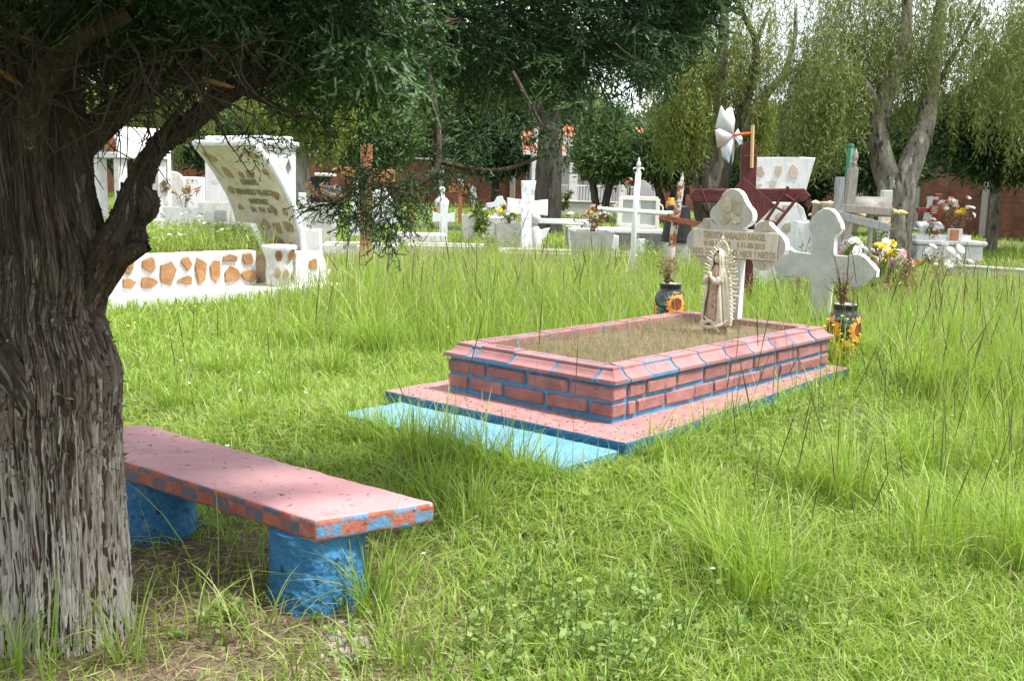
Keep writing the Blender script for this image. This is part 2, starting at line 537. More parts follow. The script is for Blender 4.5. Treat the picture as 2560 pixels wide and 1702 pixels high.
MT['concrete_lt'] = mat('pale_concrete', (0.38, 0.375, 0.36), (0.49, 0.485, 0.47), 9, 0.9, 0.6, 60, [((0.34, 0.33, 0.31), 30, 0.68, 0.04), ((0.46, 0.45, 0.42), 6, 0.64, 0.06)])
MT['redwood'] = mat('dark_red_wood', (0.075, 0.017, 0.018), (0.135, 0.032, 0.031), 10, 0.6, 0.5, 30, [((0.045, 0.012, 0.012), 9, 0.62, 0.05)], stretch=(0.5, 3, 3))
MT['redwood_v'] = mat('dark_red_wood_upright', (0.08, 0.018, 0.019), (0.14, 0.034, 0.032), 10, 0.6, 0.5, 30, [((0.05, 0.012, 0.012), 9, 0.62, 0.05)], stretch=(3, 3, 0.4))
MT['greywood'] = mat('weathered_grey_wood', (0.22, 0.20, 0.175), (0.34, 0.315, 0.28), 12, 0.85, 0.5, 40, stretch=(3, 3, 0.6))
MT['greysteel'] = mat('grey_weathered_board', (0.20, 0.205, 0.21), (0.33, 0.335, 0.345), 14, 0.6, 0.3, 40, stretch=(3, 3, 0.5))
MT['tanlog'] = mat('peeled_tan_wood', (0.50, 0.35, 0.16), (0.62, 0.47, 0.26), 14, 0.7, 0.4, 40)
MT['bark_log'] = mat('log_bark', (0.16, 0.12, 0.08), (0.30, 0.23, 0.15), 14, 0.9, 0.7, 30, stretch=(1, 1, 3))
MT['ironwhite'] = mat('white_iron_paint', (0.78, 0.79, 0.81), (0.83, 0.84, 0.86), 8, 0.45, 0.1, 50, [((0.28, 0.15, 0.08), 20, 0.735, 0.015), ((0.35, 0.33, 0.31), 45, 0.745, 0.02)], spec=0.5)
MT['ironcream'] = mat('rust_streaked_cream_iron', (0.68, 0.66, 0.58), (0.76, 0.74, 0.68), 8, 0.5, 0.1, 50, [((0.36, 0.18, 0.07), 7, 0.665, 0.05)], spec=0.5)
MT['glass'] = mat('dusty_glass', (0.36, 0.38, 0.38), (0.46, 0.48, 0.47), 3, 0.18, spec=0.6)
MT['rust'] = mat('flaking_rust', (0.19, 0.06, 0.025), (0.34, 0.13, 0.055), 12, 0.9, 0.8, 50, [((0.60, 0.56, 0.50), 11, 0.485, 0.03), ((0.10, 0.04, 0.02), 16, 0.63, 0.04)])
MT['rustdark'] = mat('dark_rusty_bar', (0.17, 0.05, 0.03), (0.27, 0.085, 0.045), 12, 0.85, 0.6, 50, [((0.5, 0.42, 0.34), 24, 0.66, 0.03)])
MT['blackplastic'] = mat('black_plastic', (0.012, 0.012, 0.013), (0.02, 0.02, 0.021), 8, 0.5, 0.1, 30)
MT['bluebarrel'] = mat('blue_barrel_plastic', (0.03, 0.15, 0.33), (0.05, 0.20, 0.40), 5, 0.5)
MT['orangewood'] = mat('orange_brown_wood', (0.30, 0.115, 0.05), (0.42, 0.185, 0.09), 9, 0.6, 0.3, 30, stretch=(0.6, 3, 3))
MT['brownwood'] = mat('brown_wood', (0.16, 0.055, 0.03), (0.25, 0.09, 0.05), 9, 0.6, 0.3, 30)
MT['maroon'] = mat('maroon_wood', (0.17, 0.03, 0.022), (0.24, 0.05, 0.035), 9, 0.5, 0.2, 30)
MT['sheet'] = mat('dull_sheet_metal', (0.15, 0.135, 0.12), (0.25, 0.235, 0.21), 4, 0.6, 0.2, 20, [((0.14, 0.09, 0.06), 6, 0.62, 0.05)])
MT['greenpole'] = mat('green_enamel', (0.008, 0.09, 0.055), (0.012, 0.12, 0.07), 4, 0.5)
MT['terracotta'] = mat('terracotta', (0.42, 0.16, 0.08), (0.52, 0.23, 0.13), 8, 0.85, 0.4, 30)
MT['blackglaze'] = mat('black_glaze', (0.012, 0.013, 0.015), (0.02, 0.022, 0.025), 6, 0.22, spec=0.6)
MT['tealglaze'] = mat('teal_glaze', (0.015, 0.12, 0.11), (0.04, 0.24, 0.21), 16, 0.25, spec=0.6)
MT['petal'] = mat('orange_petal_glaze', (0.78, 0.26, 0.03), (0.85, 0.42, 0.06), 22, 0.3, spec=0.5)
MT['seedhead'] = mat('brown_flower_centre_glaze', (0.13, 0.035, 0.02), (0.24, 0.07, 0.035), 60, 0.4)
MT['rimwhite'] = mat('inner_white_glaze', (0.62, 0.62, 0.64), None, 6, 0.3)
MT['statue'] = mat('cream_statue', (0.52, 0.45, 0.35), (0.66, 0.59, 0.49), 22, 0.7, 0.2, 60, [((0.40, 0.29, 0.19), 20, 0.66, 0.06)])
MT['statue_robe'] = mat('stained_brown_robe', (0.36, 0.22, 0.15), (0.56, 0.42, 0.32), 26, 0.75, 0.3, 60, [((0.25, 0.12, 0.075), 34, 0.61, 0.05)])
MT['statue_dark'] = mat('dark_weathered_base', (0.13, 0.10, 0.075), (0.28, 0.22, 0.17), 22, 0.9, 0.6, 60)
MT['face'] = mat('faded_face_paint', (0.68, 0.54, 0.43), None, 6, 0.6)
MT['rays'] = mat('cream_ray_paint', (0.72, 0.68, 0.54), (0.78, 0.75, 0.64), 20, 0.55)
MT['raygold'] = mat('yellowed_ray_paint', (0.55, 0.47, 0.24), (0.66, 0.58, 0.36), 20, 0.5)
MT['plasticwhite'] = mat('white_pinwheel_film', (0.80, 0.80, 0.83), (0.74, 0.76, 0.80), 5, 0.3, transl=0.35)
MT['plasticpink'] = mat('pink_tinted_film', (0.78, 0.66, 0.66), (0.70, 0.66, 0.70), 9, 0.25, transl=0.3)
MT['orangeplastic'] = mat('orange_plastic', (0.75, 0.10, 0.03), None, 5, 0.4)
MT['palewood'] = mat('pale_stick_wood', (0.55, 0.36, 0.18), (0.64, 0.46, 0.27), 20, 0.7, stretch=(4, 4, 0.5))
MT['wallbase'] = MT['concrete']
MT['housewhite'] = mat('house_plaster', (0.62, 0.60, 0.60), (0.70, 0.68, 0.68), 2, 0.9)
MT['roofred'] = mat('red_roof', (0.50, 0.14, 0.08), (0.60, 0.24, 0.15), 3, 0.8)
MT['darkglass'] = mat('dark_window', (0.02, 0.022, 0.025), None, 3, 0.2)
MT['dryplant'] = mat('dry_plant', (0.20, 0.11, 0.055), (0.36, 0.22, 0.12), 30, 0.9, attr='tint', transl=0.2)
MT['twig'] = mat('dead_twig', (0.035, 0.027, 0.021), (0.08, 0.064, 0.052), 30, 0.9)
# ================================================================== THE SETTING
# ---- ground
MT['ground'] = mat('earth_and_turf', (0.075, 0.085, 0.03), (0.13, 0.16, 0.045), 1.3, 0.95, 0.6, 30, [((0.15, 0.115, 0.075), 0.9, 0.62, 0.06)], detail=10)
gx = np.concatenate([np.linspace(-260, -14, 14), np.linspace(-12, 12, 161), np.linspace(14, 260, 14)])
gy = np.concatenate([np.linspace(-40, 0, 5), np.linspace(0.5, 24, 157), np.linspace(27, 420, 16)])
X, Y = np.meshgrid(gx, gy)
GP = np.stack([X.ravel(), Y.ravel(), np.zeros(X.size)], 1)
TO, TYAW = Vector((0.514, 5.272, 0)), 0.862             # near corner of the brick grave, its direction
TL, TW = 2.47, 1.145
TA = Vector((math.cos(TYAW), math.sin(TYAW), 0))
TBv = Vector((-TA.y, TA.x, 0))
def ground_z(x, y):
    x, y = np.asarray(x, float), np.asarray(y, float)
    P = np.stack([x * 0.9, y * 0.9, np.zeros(np.size(x))], 1)
    a = (x - TO.x) * TA.x + (y - TO.y) * TA.y
    b = (x - TO.x) * TBv.x + (y - TO.y) * TBv.y
    da = np.maximum(np.abs(a - 1.1) - 1.85, 0)
    db = np.maximum(np.abs(b - 0.57) - 0.85, 0)
    mound = 0.125 * np.exp(-(da ** 2 + db ** 2) / 0.32) + 0.10 * np.exp(-((x - 1.21) ** 2 + (y - 8.3) ** 2) / 0.35) + 0.035 * np.exp(-((a - 1.1) / 1.1) ** 2 - ((b + 0.42) / 0.22) ** 2) + 0.07 * np.exp(-((x - 2.35) ** 2 + (y - 7.5) ** 2) / 0.30)
    return fbm(P, 2) * 0.022 - 0.012 + mound
GP[:, 2] = ground_z(GP[:, 0], GP[:, 1])
nx, ny = len(gx), len(gy)
idx = np.arange(nx * ny).reshape(ny, nx)
GF = np.stack([idx[:-1, :-1].ravel(), idx[:-1, 1:].ravel(), idx[1:, 1:].ravel(), idx[1:, :-1].ravel()], 1)
tag(obj('ground', (GP, GF), MT['ground'], smooth=True), kind='structure')

# ---- brick perimeter wall with concrete columns
def brick_mat(name):
    m = bpy.data.materials.new(name)
    m.use_nodes = True
    N, L = m.node_tree.nodes, m.node_tree.links
    bs = N['Principled BSDF']
    bs.inputs['Roughness'].default_value = 0.9
    tc = N.new('ShaderNodeTexCoord')
    mp = N.new('ShaderNodeMapping')
    mp.inputs['Rotation'].default_value = (math.radians(90), 0, 0)
    L.new(tc.outputs['Object'], mp.inputs['Vector'])
    bt = N.new('ShaderNodeTexBrick')
    bt.inputs['Color1'].default_value = (0.24, 0.085, 0.052, 1)
    bt.inputs['Color2'].default_value = (0.33, 0.135, 0.085, 1)
    bt.inputs['Mortar'].default_value = (0.20, 0.115, 0.085, 1)
    bt.inputs['Scale'].default_value = 1.0
    bt.inputs['Brick Width'].default_value = 0.29
    bt.inputs['Row Height'].default_value = 0.085
    bt.inputs['Mortar Size'].default_value = 0.010
    L.new(mp.outputs['Vector'], bt.inputs['Vector'])
    no = N.new('ShaderNodeTexNoise')
    no.inputs['Scale'].default_value = 1.4
    no.inputs['Detail'].default_value = 6
    L.new(tc.outputs['Object'], no.inputs['Vector'])
    mx = N.new('ShaderNodeMix')
    mx.data_type = 'RGBA'
    mx.blend_type = 'MULTIPLY'
    mx.inputs[0].default_value = 0.8
    rp = N.new('ShaderNodeValToRGB')
    rp.color_ramp.elements[0].position, rp.color_ramp.elements[1].position = 0.35, 0.62
    rp.color_ramp.elements[0].color = (0.55, 0.52, 0.52, 1)
    rp.color_ramp.elements[1].color = (1.05, 1.0, 0.98, 1)
    L.new(no.outputs['Fac'], rp.inputs['Fac'])
    L.new(bt.outputs['Color'], mx.inputs[6])
    L.new(rp.outputs['Color'], mx.inputs[7])
    L.new(mx.outputs[2], bs.inputs['Base Color'])
    bp = N.new('ShaderNodeBump')
    bp.inputs['Strength'].default_value = 0.6
    bp.inputs['Distance'].default_value = 0.01
    L.new(bt.outputs['Fac'], bp.inputs['Height'])
    bp.invert = True
    L.new(bp.outputs['Normal'], bs.inputs['Normal'])
    return m
MT['brickwall'] = brick_mat('red_brick_wall')

def brick_wall(p0, p1, h, label):
    d = Vector(p1) - Vector(p0)
    ln, yaw = d.length, math.atan2(d.y, d.x)
    t = thing('brick_wall', label, 'wall', (p0[0], p0[1], 0), yaw)
    obj('masonry', box(0, ln, -0.07, 0.07, -0.1, h), MT['brickwall'], t)
    obj('coping', bbox(-0.1, ln + 0.1, -0.11, 0.11, h, h + 0.08, 0.01), MT['concrete'], t)
    n = max(2, int(ln / 3.4))
    me = None
    for i in range(n + 1):
        o = obj('column', me or bbox(-0.13, 0.13, -0.13, 0.13, -0.1, h - 0.003, 0.01), MT['concrete'], t, loc=(ln * i / n, 0, 0))
        me = o.data
    return t
brick_wall((-46, 60), (10.4, 52), 2.15, 'long red brick wall with grey columns across the back of the cemetery')
brick_wall((10.6, 52), (17.5, 24.0), 2.25, 'red brick side wall with grey columns behind the dark cypress on the right')

# ---- small house behind the marble cross
hb = base_at(1452, 47.5)
t = thing('chapel_house', 'small white house with red tiled roof and white railings before the back wall', 'house', hb, 0.06)
obj('wall', box(-2.2, 3.2, 0.6, 4.2, 0, 2.7), MT['housewhite'], t)
obj('porch_slab', bbox(-2.4, 3.4, -1.4, 0.58, 0, 0.34, 0.02), MT['concrete'], t)
rf = obj('roof', ([(-2.7, -0.9, 2.55), (3.6, -0.9, 2.55), (3.6, 2.4, 3.75), (-2.7, 2.4, 3.75), (3.6, 4.6, 2.75), (-2.7, 4.6, 2.75),
                   (-2.7, -0.9, 2.47), (3.6, -0.9, 2.47), (3.6, 2.4, 3.65), (-2.7, 2.4, 3.65), (3.6, 4.6, 2.67), (-2.7, 4.6, 2.67)],
                  [(0, 1, 2, 3), (3, 2, 4, 5), (7, 6, 9, 8), (8, 9, 11, 10), (0, 6, 7, 1), (4, 10, 11, 5), (1, 7, 8, 2), (2, 8, 10, 4), (3, 9, 6, 0), (5, 11, 9, 3)]), MT['roofred'], t)
for k in range(28):                                         # rows of curved roof tiles
    x = -2.55 + k * 0.225
    obj('tile_row', tube([(x, -0.92, 2.575), (x, 2.38, 3.775)], 0.075, 6), MT['roofred'], rf)
obj('gable', prism([(-2.2, 2.5), (-0.2, 2.5), (-0.2, 3.02), (-2.2, 3.5)], -0.5, 0.6), MT['whiteclean'], t)
obj('fascia', box(-2.7, 3.6, -0.96, -0.905, 2.38, 2.56), MT['whiteclean'], t)
for x in (-2.15, -0.55, 1.6, 3.1):
    p = obj('pillar', bbox(x - 0.17, x + 0.17, -1.15, -0.82, 0.343, 2.45, 0.012), MT['housewhite'], t)
    for zb_ in (0.8, 1.3, 1.8):
        obj('band', box(x - 0.175, x + 0.175, -1.155, -0.815, zb_, zb_ + 0.04), MT['whiteclean'], p)
for x0, x1 in ((-1.97, -0.73), (-0.37, 1.42), (1.78, 2.92)):
    r = obj('railing', merge([box(x0, x1, -1.0, -0.96, 1.12, 1.17), box(x0, x1, -1.0, -0.96, 0.42, 0.46)]), MT['ironwhite'], t)
    n = int((x1 - x0) / 0.12)
    me = None
    for i in range(n):
        o = obj('baluster', me or box(-0.013, 0.013, -0.993, -0.967, 0.462, 1.118), MT['ironwhite'], r, loc=(x0 + 0.06 + i * (x1 - x0 - 0.12) / (n - 1), 0, 0))
        me = o.data
w = obj('window', box(-0.1, 0.8, 0.56, 0.6, 1.3, 2.1), MT['whiteclean'], t)
obj('pane', box(-0.05, 0.75, 0.55, 0.558, 1.35, 2.05), MT['darkglass'], w)
dr = obj('door', box(1.75, 2.6, 0.55, 0.6, 0.345, 2.25), MT['brownwood'], t)
obj('handle', ball((1.85, 0.53, 1.25), 0.03), MT['sheet'], dr)
t2 = thing('low_concrete_wall', 'low grey concrete retaining wall under the house railings', 'wall', base_at(1455, 43.0), 0.05)
obj('face', bbox(-2.6, 3.2, 0, 0.22, -0.05, 0.5, 0.02), MT['concrete'], t2)
obj('cap', bbox(-2.7, 3.3, -0.05, 0.27, 0.502, 0.57, 0.015), MT['concrete_lt'], t2)

# ================================================================== TREES
def leaf_mat(name, dark, light, mid=None, transl=0.35, tcol=(1.0, 1.05, 0.6), rough=0.55):
    return mat(name, dark, light, rough=rough, attr='tint', transl=transl, tcol=tcol, c3=mid, spec=0.25)
MT['willow'] = leaf_mat('willow_leaves', (0.08, 0.105, 0.03), (0.29, 0.325, 0.12), (0.165, 0.205, 0.065))
MT['willow2'] = leaf_mat('yellowish_willow_leaves', (0.09, 0.12, 0.025), (0.30, 0.335, 0.09), (0.18, 0.22, 0.05))
MT['cypress'] = leaf_mat('dark_cypress_foliage', (0.024, 0.052, 0.026), (0.14, 0.22, 0.10), (0.068, 0.12, 0.055), 0.2)
MT['cypress_lt'] = leaf_mat('green_cypress_foliage', (0.05, 0.10, 0.04), (0.26, 0.37, 0.16), (0.15, 0.235, 0.10), 0.3)
MT['broad'] = leaf_mat('far_tree_leaves', (0.06, 0.09, 0.04), (0.24, 0.30, 0.13), (0.14, 0.19, 0.08), 0.3)
MT['juniper'] = leaf_mat('juniper_sprays', (0.012, 0.030, 0.013), (0.13, 0.225, 0.092), (0.038, 0.080, 0.031), 0.2, (0.9, 1.1, 0.6))

def bark_mat(name, c1, c2, dark, scale=7.0, stretch=(1, 1, 0.22), bump=1.0, extra=()):
    return mat(name, c1, c2, scale, 0.95, bump, scale * 2.2, [(dark, scale * 1.3, 0.585, 0.05)] + list(extra), stretch=stretch, bdist=0.03)
MT['bark_willow'] = bark_mat('willow_bark', (0.12, 0.105, 0.088), (0.24, 0.215, 0.185), (0.035, 0.03, 0.025), 9, stretch=(1, 1, 0.3), extra=[((0.36, 0.365, 0.31), 6, 0.58, 0.03), ((0.16, 0.16, 0.075), 3, 0.62, 0.05), ((0.03, 0.027, 0.024), 4, 0.64, 0.03)])
MT['bark_dark'] = bark_mat('dark_bark', (0.05, 0.043, 0.036), (0.10, 0.088, 0.074), (0.02, 0.018, 0.015), 7, extra=[((0.22, 0.22, 0.15), 4, 0.66, 0.04)])
MT['bark_grey'] = bark_mat('grey_bark', (0.20, 0.19, 0.17), (0.30, 0.29, 0.265), (0.10, 0.095, 0.085), 6, extra=[((0.42, 0.42, 0.38), 4, 0.63, 0.03)])

def trunk_tube(path, rad, n=20, k=6, amp=0.06, seed=0):
    P = smooth_path(path, k)
    R = lerp_list(rad, len(P))
    V, F = tube(P, R, n, cap=True)
    A = np.array(V)
    cen = np.repeat(np.array([list(p) for p in P]), n, axis=0)
    d = A - cen
    rr = np.repeat(np.array(R), n)
    nz = fbm(np.stack([A[:, 0] * 5, A[:, 1] * 5, A[:, 2] * 1.3], 1) + seed, 3) + 0.35 * fbm(np.stack([A[:, 0] * 19, A[:, 1] * 19, A[:, 2] * 5], 1) + seed, 2)
    A = cen + d * (1 + amp * 1.6 * nz)[:, None]
    return [tuple(v) for v in A], F

def leaves_np(P, D, Ln, Wd, seed=0):
    """rhombic leaves at P pointing along D"""
    r = np.random.default_rng(seed)
    n = len(P)
    D = D / np.linalg.norm(D, axis=1, keepdims=True)
    A = r.normal(size=(n, 3))
    S = np.cross(D, A)
    S /= np.linalg.norm(S, axis=1, keepdims=True) + 1e-9
    a = P
    b = P + D * (Ln * 0.45)[:, None] + S * (Wd * 0.5)[:, None]
    c = P + D * Ln[:, None]
    d = P + D * (Ln * 0.45)[:, None] - S * (Wd * 0.5)[:, None]
    V = np.stack([a, b, c, d], 1).reshape(-1, 3)
    F = np.arange(n * 4).reshape(n, 4)
    return V, F

def willow_crown(blobs, n_strand, leaf=0.11, wid=0.022, drop=(0.5, 1.6), seed=1, per=26):
    """hanging strands of narrow leaves; blobs = [(centre, radii, weight)]"""
    r = np.random.default_rng(seed)
    w = np.array([b[2] for b in blobs], float)
    w /= w.sum()
    which = r.choice(len(blobs), n_strand, p=w)
    cs = np.array([b[0] for b in blobs])[which]
    rs = np.array([b[1] for b in blobs])[which]
    u = r.normal(size=(n_strand, 3))
    u /= np.linalg.norm(u, axis=1, keepdims=True)
    S = cs + u * rs * (r.random((n_strand, 1)) ** 0.4)
    # strands gather in hanging locks with gaps between them
    nl_ = max(8, n_strand // 14)
    lock = S[r.integers(0, n_strand, nl_)]
    S = np.where(r.random((n_strand, 1)) < 0.75, lock[r.integers(0, nl_, n_strand)] + r.normal(size=(n_strand, 3)) * np.array([0.16, 0.16, 0.22]), S)
    ln = r.uniform(drop[0], drop[1], n_strand)
    az = r.uniform(0, 2 * np.pi, n_strand)
    out = np.stack([np.cos(az), np.sin(az), np.zeros(n_strand)], 1) * r.uniform(0.05, 0.4, (n_strand, 1))
    tt = np.linspace(0.02, 1, per)
    P = S[:, None, :] + out[:, None, :] * (np.sqrt(tt)[None, :, None]) + np.array([0, 0, -1.0])[None, None, :] * (ln[:, None] * tt[None, :] ** 1.2)[:, :, None]
    P = P + r.normal(size=P.shape) * 0.025
    tint = np.clip(0.45 + 0.33 * fbm(S * 0.9, 2)[:, None] + r.normal(size=(n_strand, per)) * 0.16 + 0.1, 0, 1)
    P = P.reshape(-1, 3)
    n = len(P)
    D = np.stack([r.normal(size=n) * 0.55, r.normal(size=n) * 0.55, -np.abs(r.normal(0.8, 0.4, size=n))], 1)
    V, F = leaves_np(P, D, r.uniform(0.7, 1.3, n) * leaf, r.uniform(0.7, 1.3, n) * wid, seed + 5)
    return V, F, np.repeat(tint.ravel(), 4)

def clump_crown(blobs, n, size=0.16, wid=0.05, seed=1, flat=0.5, up=0.2, hollow=0.35):
    """dense crown of little pointed sprays gathered in tufts"""
    r = np.random.default_rng(seed)
    nt = n // 14
    w = np.array([b[2] for b in blobs], float)
    w /= w.sum()
    which = r.choice(len(blobs), nt, p=w)
    cs = np.array([b[0] for b in blobs])[which]
    rs = np.array([b[1] for b in blobs])[which]
    u = r.normal(size=(nt, 3))
    u /= np.linalg.norm(u, axis=1, keepdims=True)
    rad = hollow + (1 - hollow) * r.random((nt, 1)) ** 0.5
    T = cs + u * rs * rad * (1 + 0.16 * fbm(u * 2.3 + cs, 2)[:, None])
    P = np.repeat(T, 14, axis=0)
    U = np.repeat(u, 14, axis=0)
    m = len(P)
    P = P + r.normal(size=(m, 3)) * size * 0.75
    D = U * 0.8 + r.normal(size=(m, 3)) * flat + np.array([0, 0, up])
    tint = np.clip(np.repeat(r.normal(0.42, 0.2, nt), 14) + r.normal(size=m) * 0.12, 0, 1)
    V, F = leaves_np(P, D, r.uniform(0.6, 1.4, m) * size, r.uniform(0.6, 1.4, m) * wid, seed + 9)
    return V, F, np.repeat(tint, 4)

def limb(t, pts, rad, m, n=12, seed=0, name='limb', amp=0.06):
    return obj(name, trunk_tube(pts, rad, n, 6, amp, seed), m, t, smooth=True)

def rel(px, py, y, b):
    return tuple(at(px, py, y) - b)

# ---- willow right
b = base_at(2232, 21.0)
t = thing('willow_tree', 'large willow with lichen-grey forked trunk on the right', 'tree', b)
y = 21.0
obj('trunk', trunk_tube([(0, 0, -0.1), (-0.02, 0, 0.3), rel(2238, 560, y, b), rel(2243, 470, y, b), rel(2245, 430, y, b)], [0.44, 0.385, 0.345, 0.35, 0.30], 60, 26, 0.16, 3), MT['bark_willow'], t, smooth=True)
limb(t, [rel(2235, 485, y, b), rel(2205, 400, y, b), rel(2195, 310, y, b), rel(2225, 210, y, b), rel(2262, 90, y, b), rel(2270, -60, y, b)], [0.26, 0.22, 0.18, 0.155, 0.12, 0.08], MT['bark_willow'], 20, 4)
limb(t, [rel(2255, 470, y, b), rel(2285, 390, y, b), rel(2315, 300, y + .2, b), rel(2330, 190, y + .3, b), rel(2345, 60, y + .4, b), rel(2375, -90, y + .5, b)], [0.26, 0.22, 0.18, 0.155, 0.13, 0.08], MT['bark_willow'], 20, 5)
limb(t, [rel(2212, 330, y, b), rel(2185, 270, y + .2, b), rel(2155, 190, y + .4, b), rel(2120, 100, y + .5, b)], [0.15, 0.13, 0.10, 0.06], MT['bark_dark'], 12, 6)
limb(t, [rel(2205, 300, y, b), rel(2170, 225, y - .3, b), rel(2150, 190, y - .4, b)], [0.11, 0.09, 0.05], MT['bark_willow'], 12, 7)
limb(t, [rel(2322, 250, y + .2, b), rel(2390, 130, y + .4, b), rel(2450, 10, y + .5, b)], [0.07, 0.045, 0.02], MT['bark_dark'], 12, 8)
V, F, tn = willow_crown([((-0.9, 0.6, 4.1), (1.4, 1.2, 0.9), 2.0), ((0.8, 0.6, 4.4), (1.6, 1.2, 1.0), 1.5), ((-1.6, -0.2, 3.4), (0.7, 1.0, 0.7), 1.5), ((2.1, -0.2, 4.2), (1.2, 1.4, 1.0), 1.6), ((0.2, 1.2, 5.6), (3.0, 1.8, 1.0), 1.8), ((3.0, -1.0, 4.0), (1.0, 1.2, 0.9), 0.7), ((0.3, -0.6, 4.9), (0.5, 0.4, 0.5), 0.25)], 2300, 0.13, 0.021, (0.5, 1.7), 11)
obj('crown', (V, F), MT['willow'], t, attr=tn)

# ---- willow left of it
b = base_at(1790, 27.0)
y = 27.0
t = thing('willow_tree', 'yellowish willow with several dark stems behind the red wooden cross', 'tree', b)
obj('trunk', trunk_tube([(0, 0, -0.1), (0, 0, 0.3), rel(1782, 540, y, b), rel(1772, 480, y, b)], [0.52, 0.45, 0.42, 0.40], 30, 12, 0.08, 13), MT['bark_dark'], t, smooth=True)
limb(t, [rel(1765, 490, y, b), rel(1750, 420, y, b), rel(1722, 340, y, b), rel(1700, 250, y, b), rel(1700, 150, y, b)], [0.24, 0.2, 0.16, 0.11, 0.07], MT['bark_dark'], 14, 14)
limb(t, [rel(1795, 480, y, b), rel(1818, 400, y, b), rel(1850, 300, y, b), rel(1878, 200, y, b), rel(1890, 110, y, b), rel(1855, 30, y, b), rel(1830, -50, y, b), rel(1822, -140, y, b)], [0.24, 0.19, 0.145, 0.11, 0.085, 0.06, 0.04, 0.02], MT['bark_dark'], 14, 15)
limb(t, [rel(1778, 480, y, b), rel(1800, 370, y, b), rel(1800, 200, y, b), rel(1810, 60, y, b), rel(1815, -60, y, b)], [0.26, 0.19, 0.16, 0.12, 0.08], MT['bark_willow'], 14, 16)
limb(t, [rel(1830, 380, y, b), rel(1890, 270, y, b), rel(1960, 190, y, b), rel(2010, 165, y, b)], [0.17, 0.13, 0.09, 0.05], MT['bark_willow'], 12, 17)
limb(t, [rel(1955, 200, y, b), rel(1985, 110, y, b), rel(1990, 20, y, b)], [0.08, 0.06, 0.04], MT['bark_willow'], 10, 18)
limb(t, [rel(1888, 115, y, b), rel(1910, 60, y, b), rel(1920, 30, y, b)], [0.07, 0.05, 0.03], MT['bark_willow'], 10, 19)
V, F, tn = willow_crown([((-0.9, 0, 3.3), (0.7, 1.0, 0.6), 0.9), ((-1.2, 0, 4.4), (0.9, 1.3, 0.7), 1.2), ((0.3, 0.4, 4.2), (1.0, 1.4, 0.8), 1.0), ((-0.2, 0.2, 5.6), (1.9, 1.7, 0.9), 1.0), ((0.9, 0.2, 3.3), (0.45, 0.9, 0.5), 0.4)], 1250, 0.15, 0.026, (0.5, 1.6), 21)
obj('crown', (V, F), MT['willow2'], t, attr=tn)

# ---- mossy trunk behind the marble cross, grey trunk behind the curved monument, one far left
def simple_willow(px, y, r, label, bark, m, blobs, ns, seed, lean=0.0, top=6.0):
    b = base_at(px, y)
    t = thing('willow_tree', label, 'tree', b)
    obj('trunk', trunk_tube([(0, 0, -0.1), (0, 0, 0.4), (lean * 0.4, 0, 1.6), (lean, 0, 3.0), (lean * 1.4, 0, top)], [r * 1.25, r * 1.05, r, r * 0.85, r * 0.4], 24, 8, 0.08, seed), bark, t, smooth=True)
    limb(t, [(lean * 0.8, 0, 2.6), (lean + 0.6, 0.1, 3.6), (lean + 1.0, 0.1, 4.6)], [r * 0.5, r * 0.35, r * 0.2], bark, 10, seed + 1)
    limb(t, [(lean * 0.8, 0, 2.8), (lean - 0.6, -0.1, 3.9), (lean - 1.1, 0.1, 5.0)], [r * 0.5, r * 0.35, r * 0.2], bark, 10, seed + 2)
    V, F, tn = willow_crown(blobs, ns, 0.16, 0.035, (0.5, 1.6), seed, 22)
    obj('crown', (V, F), m, t, attr=tn)
    return t
simple_willow(1366, 29.0, 0.36, 'mossy dark trunked willow right behind the flared marble cross', MT['bark_dark'], MT['willow'],
              [((-0.2, 0, 5.4), (1.8, 1.4, 0.8), 2), ((-1.6, 0, 4.9), (1.0, 1.0, 0.7), 1)], 700, 31)
simple_willow(752, 33.0, 0.27, 'slim grey trunked willow behind the curved white monument', MT['bark_grey'], MT['willow2'],
              [((0.9, 0, 3.3), (0.9, 1.0, 0.7), 1.4), ((-0.8, 0, 3.8), (1.4, 1.2, 0.9), 1.5), ((0.6, 0, 5.0), (2.2, 1.4, 1.0), 1.6)], 950, 41)
simple_willow(415, 36.0, 0.30, 'pale green willow seen through the fork of the juniper', MT['bark_grey'], MT['willow2'],
              [((0.2, 0, 3.6), (1.4, 1.2, 0.8), 1.2), ((-1.4, 0, 4.2), (1.4, 1.2, 0.9), 1), ((0.6, 0, 5.0), (2.2, 1.4, 1.0), 1.2)], 750, 51)
simple_willow(2705, 23.5, 0.34, 'willow at the right edge with only hanging leaves in view', MT['bark_willow'], MT['willow'],
              [((-1.2, 0, 4.2), (1.2, 1.4, 0.9), 1.6), ((0, 0, 4.9), (2.2, 1.6, 1.2), 1.4), ((-1.3, -1.0, 3.2), (0.5, 0.6, 0.5), 0.4)], 900, 61)

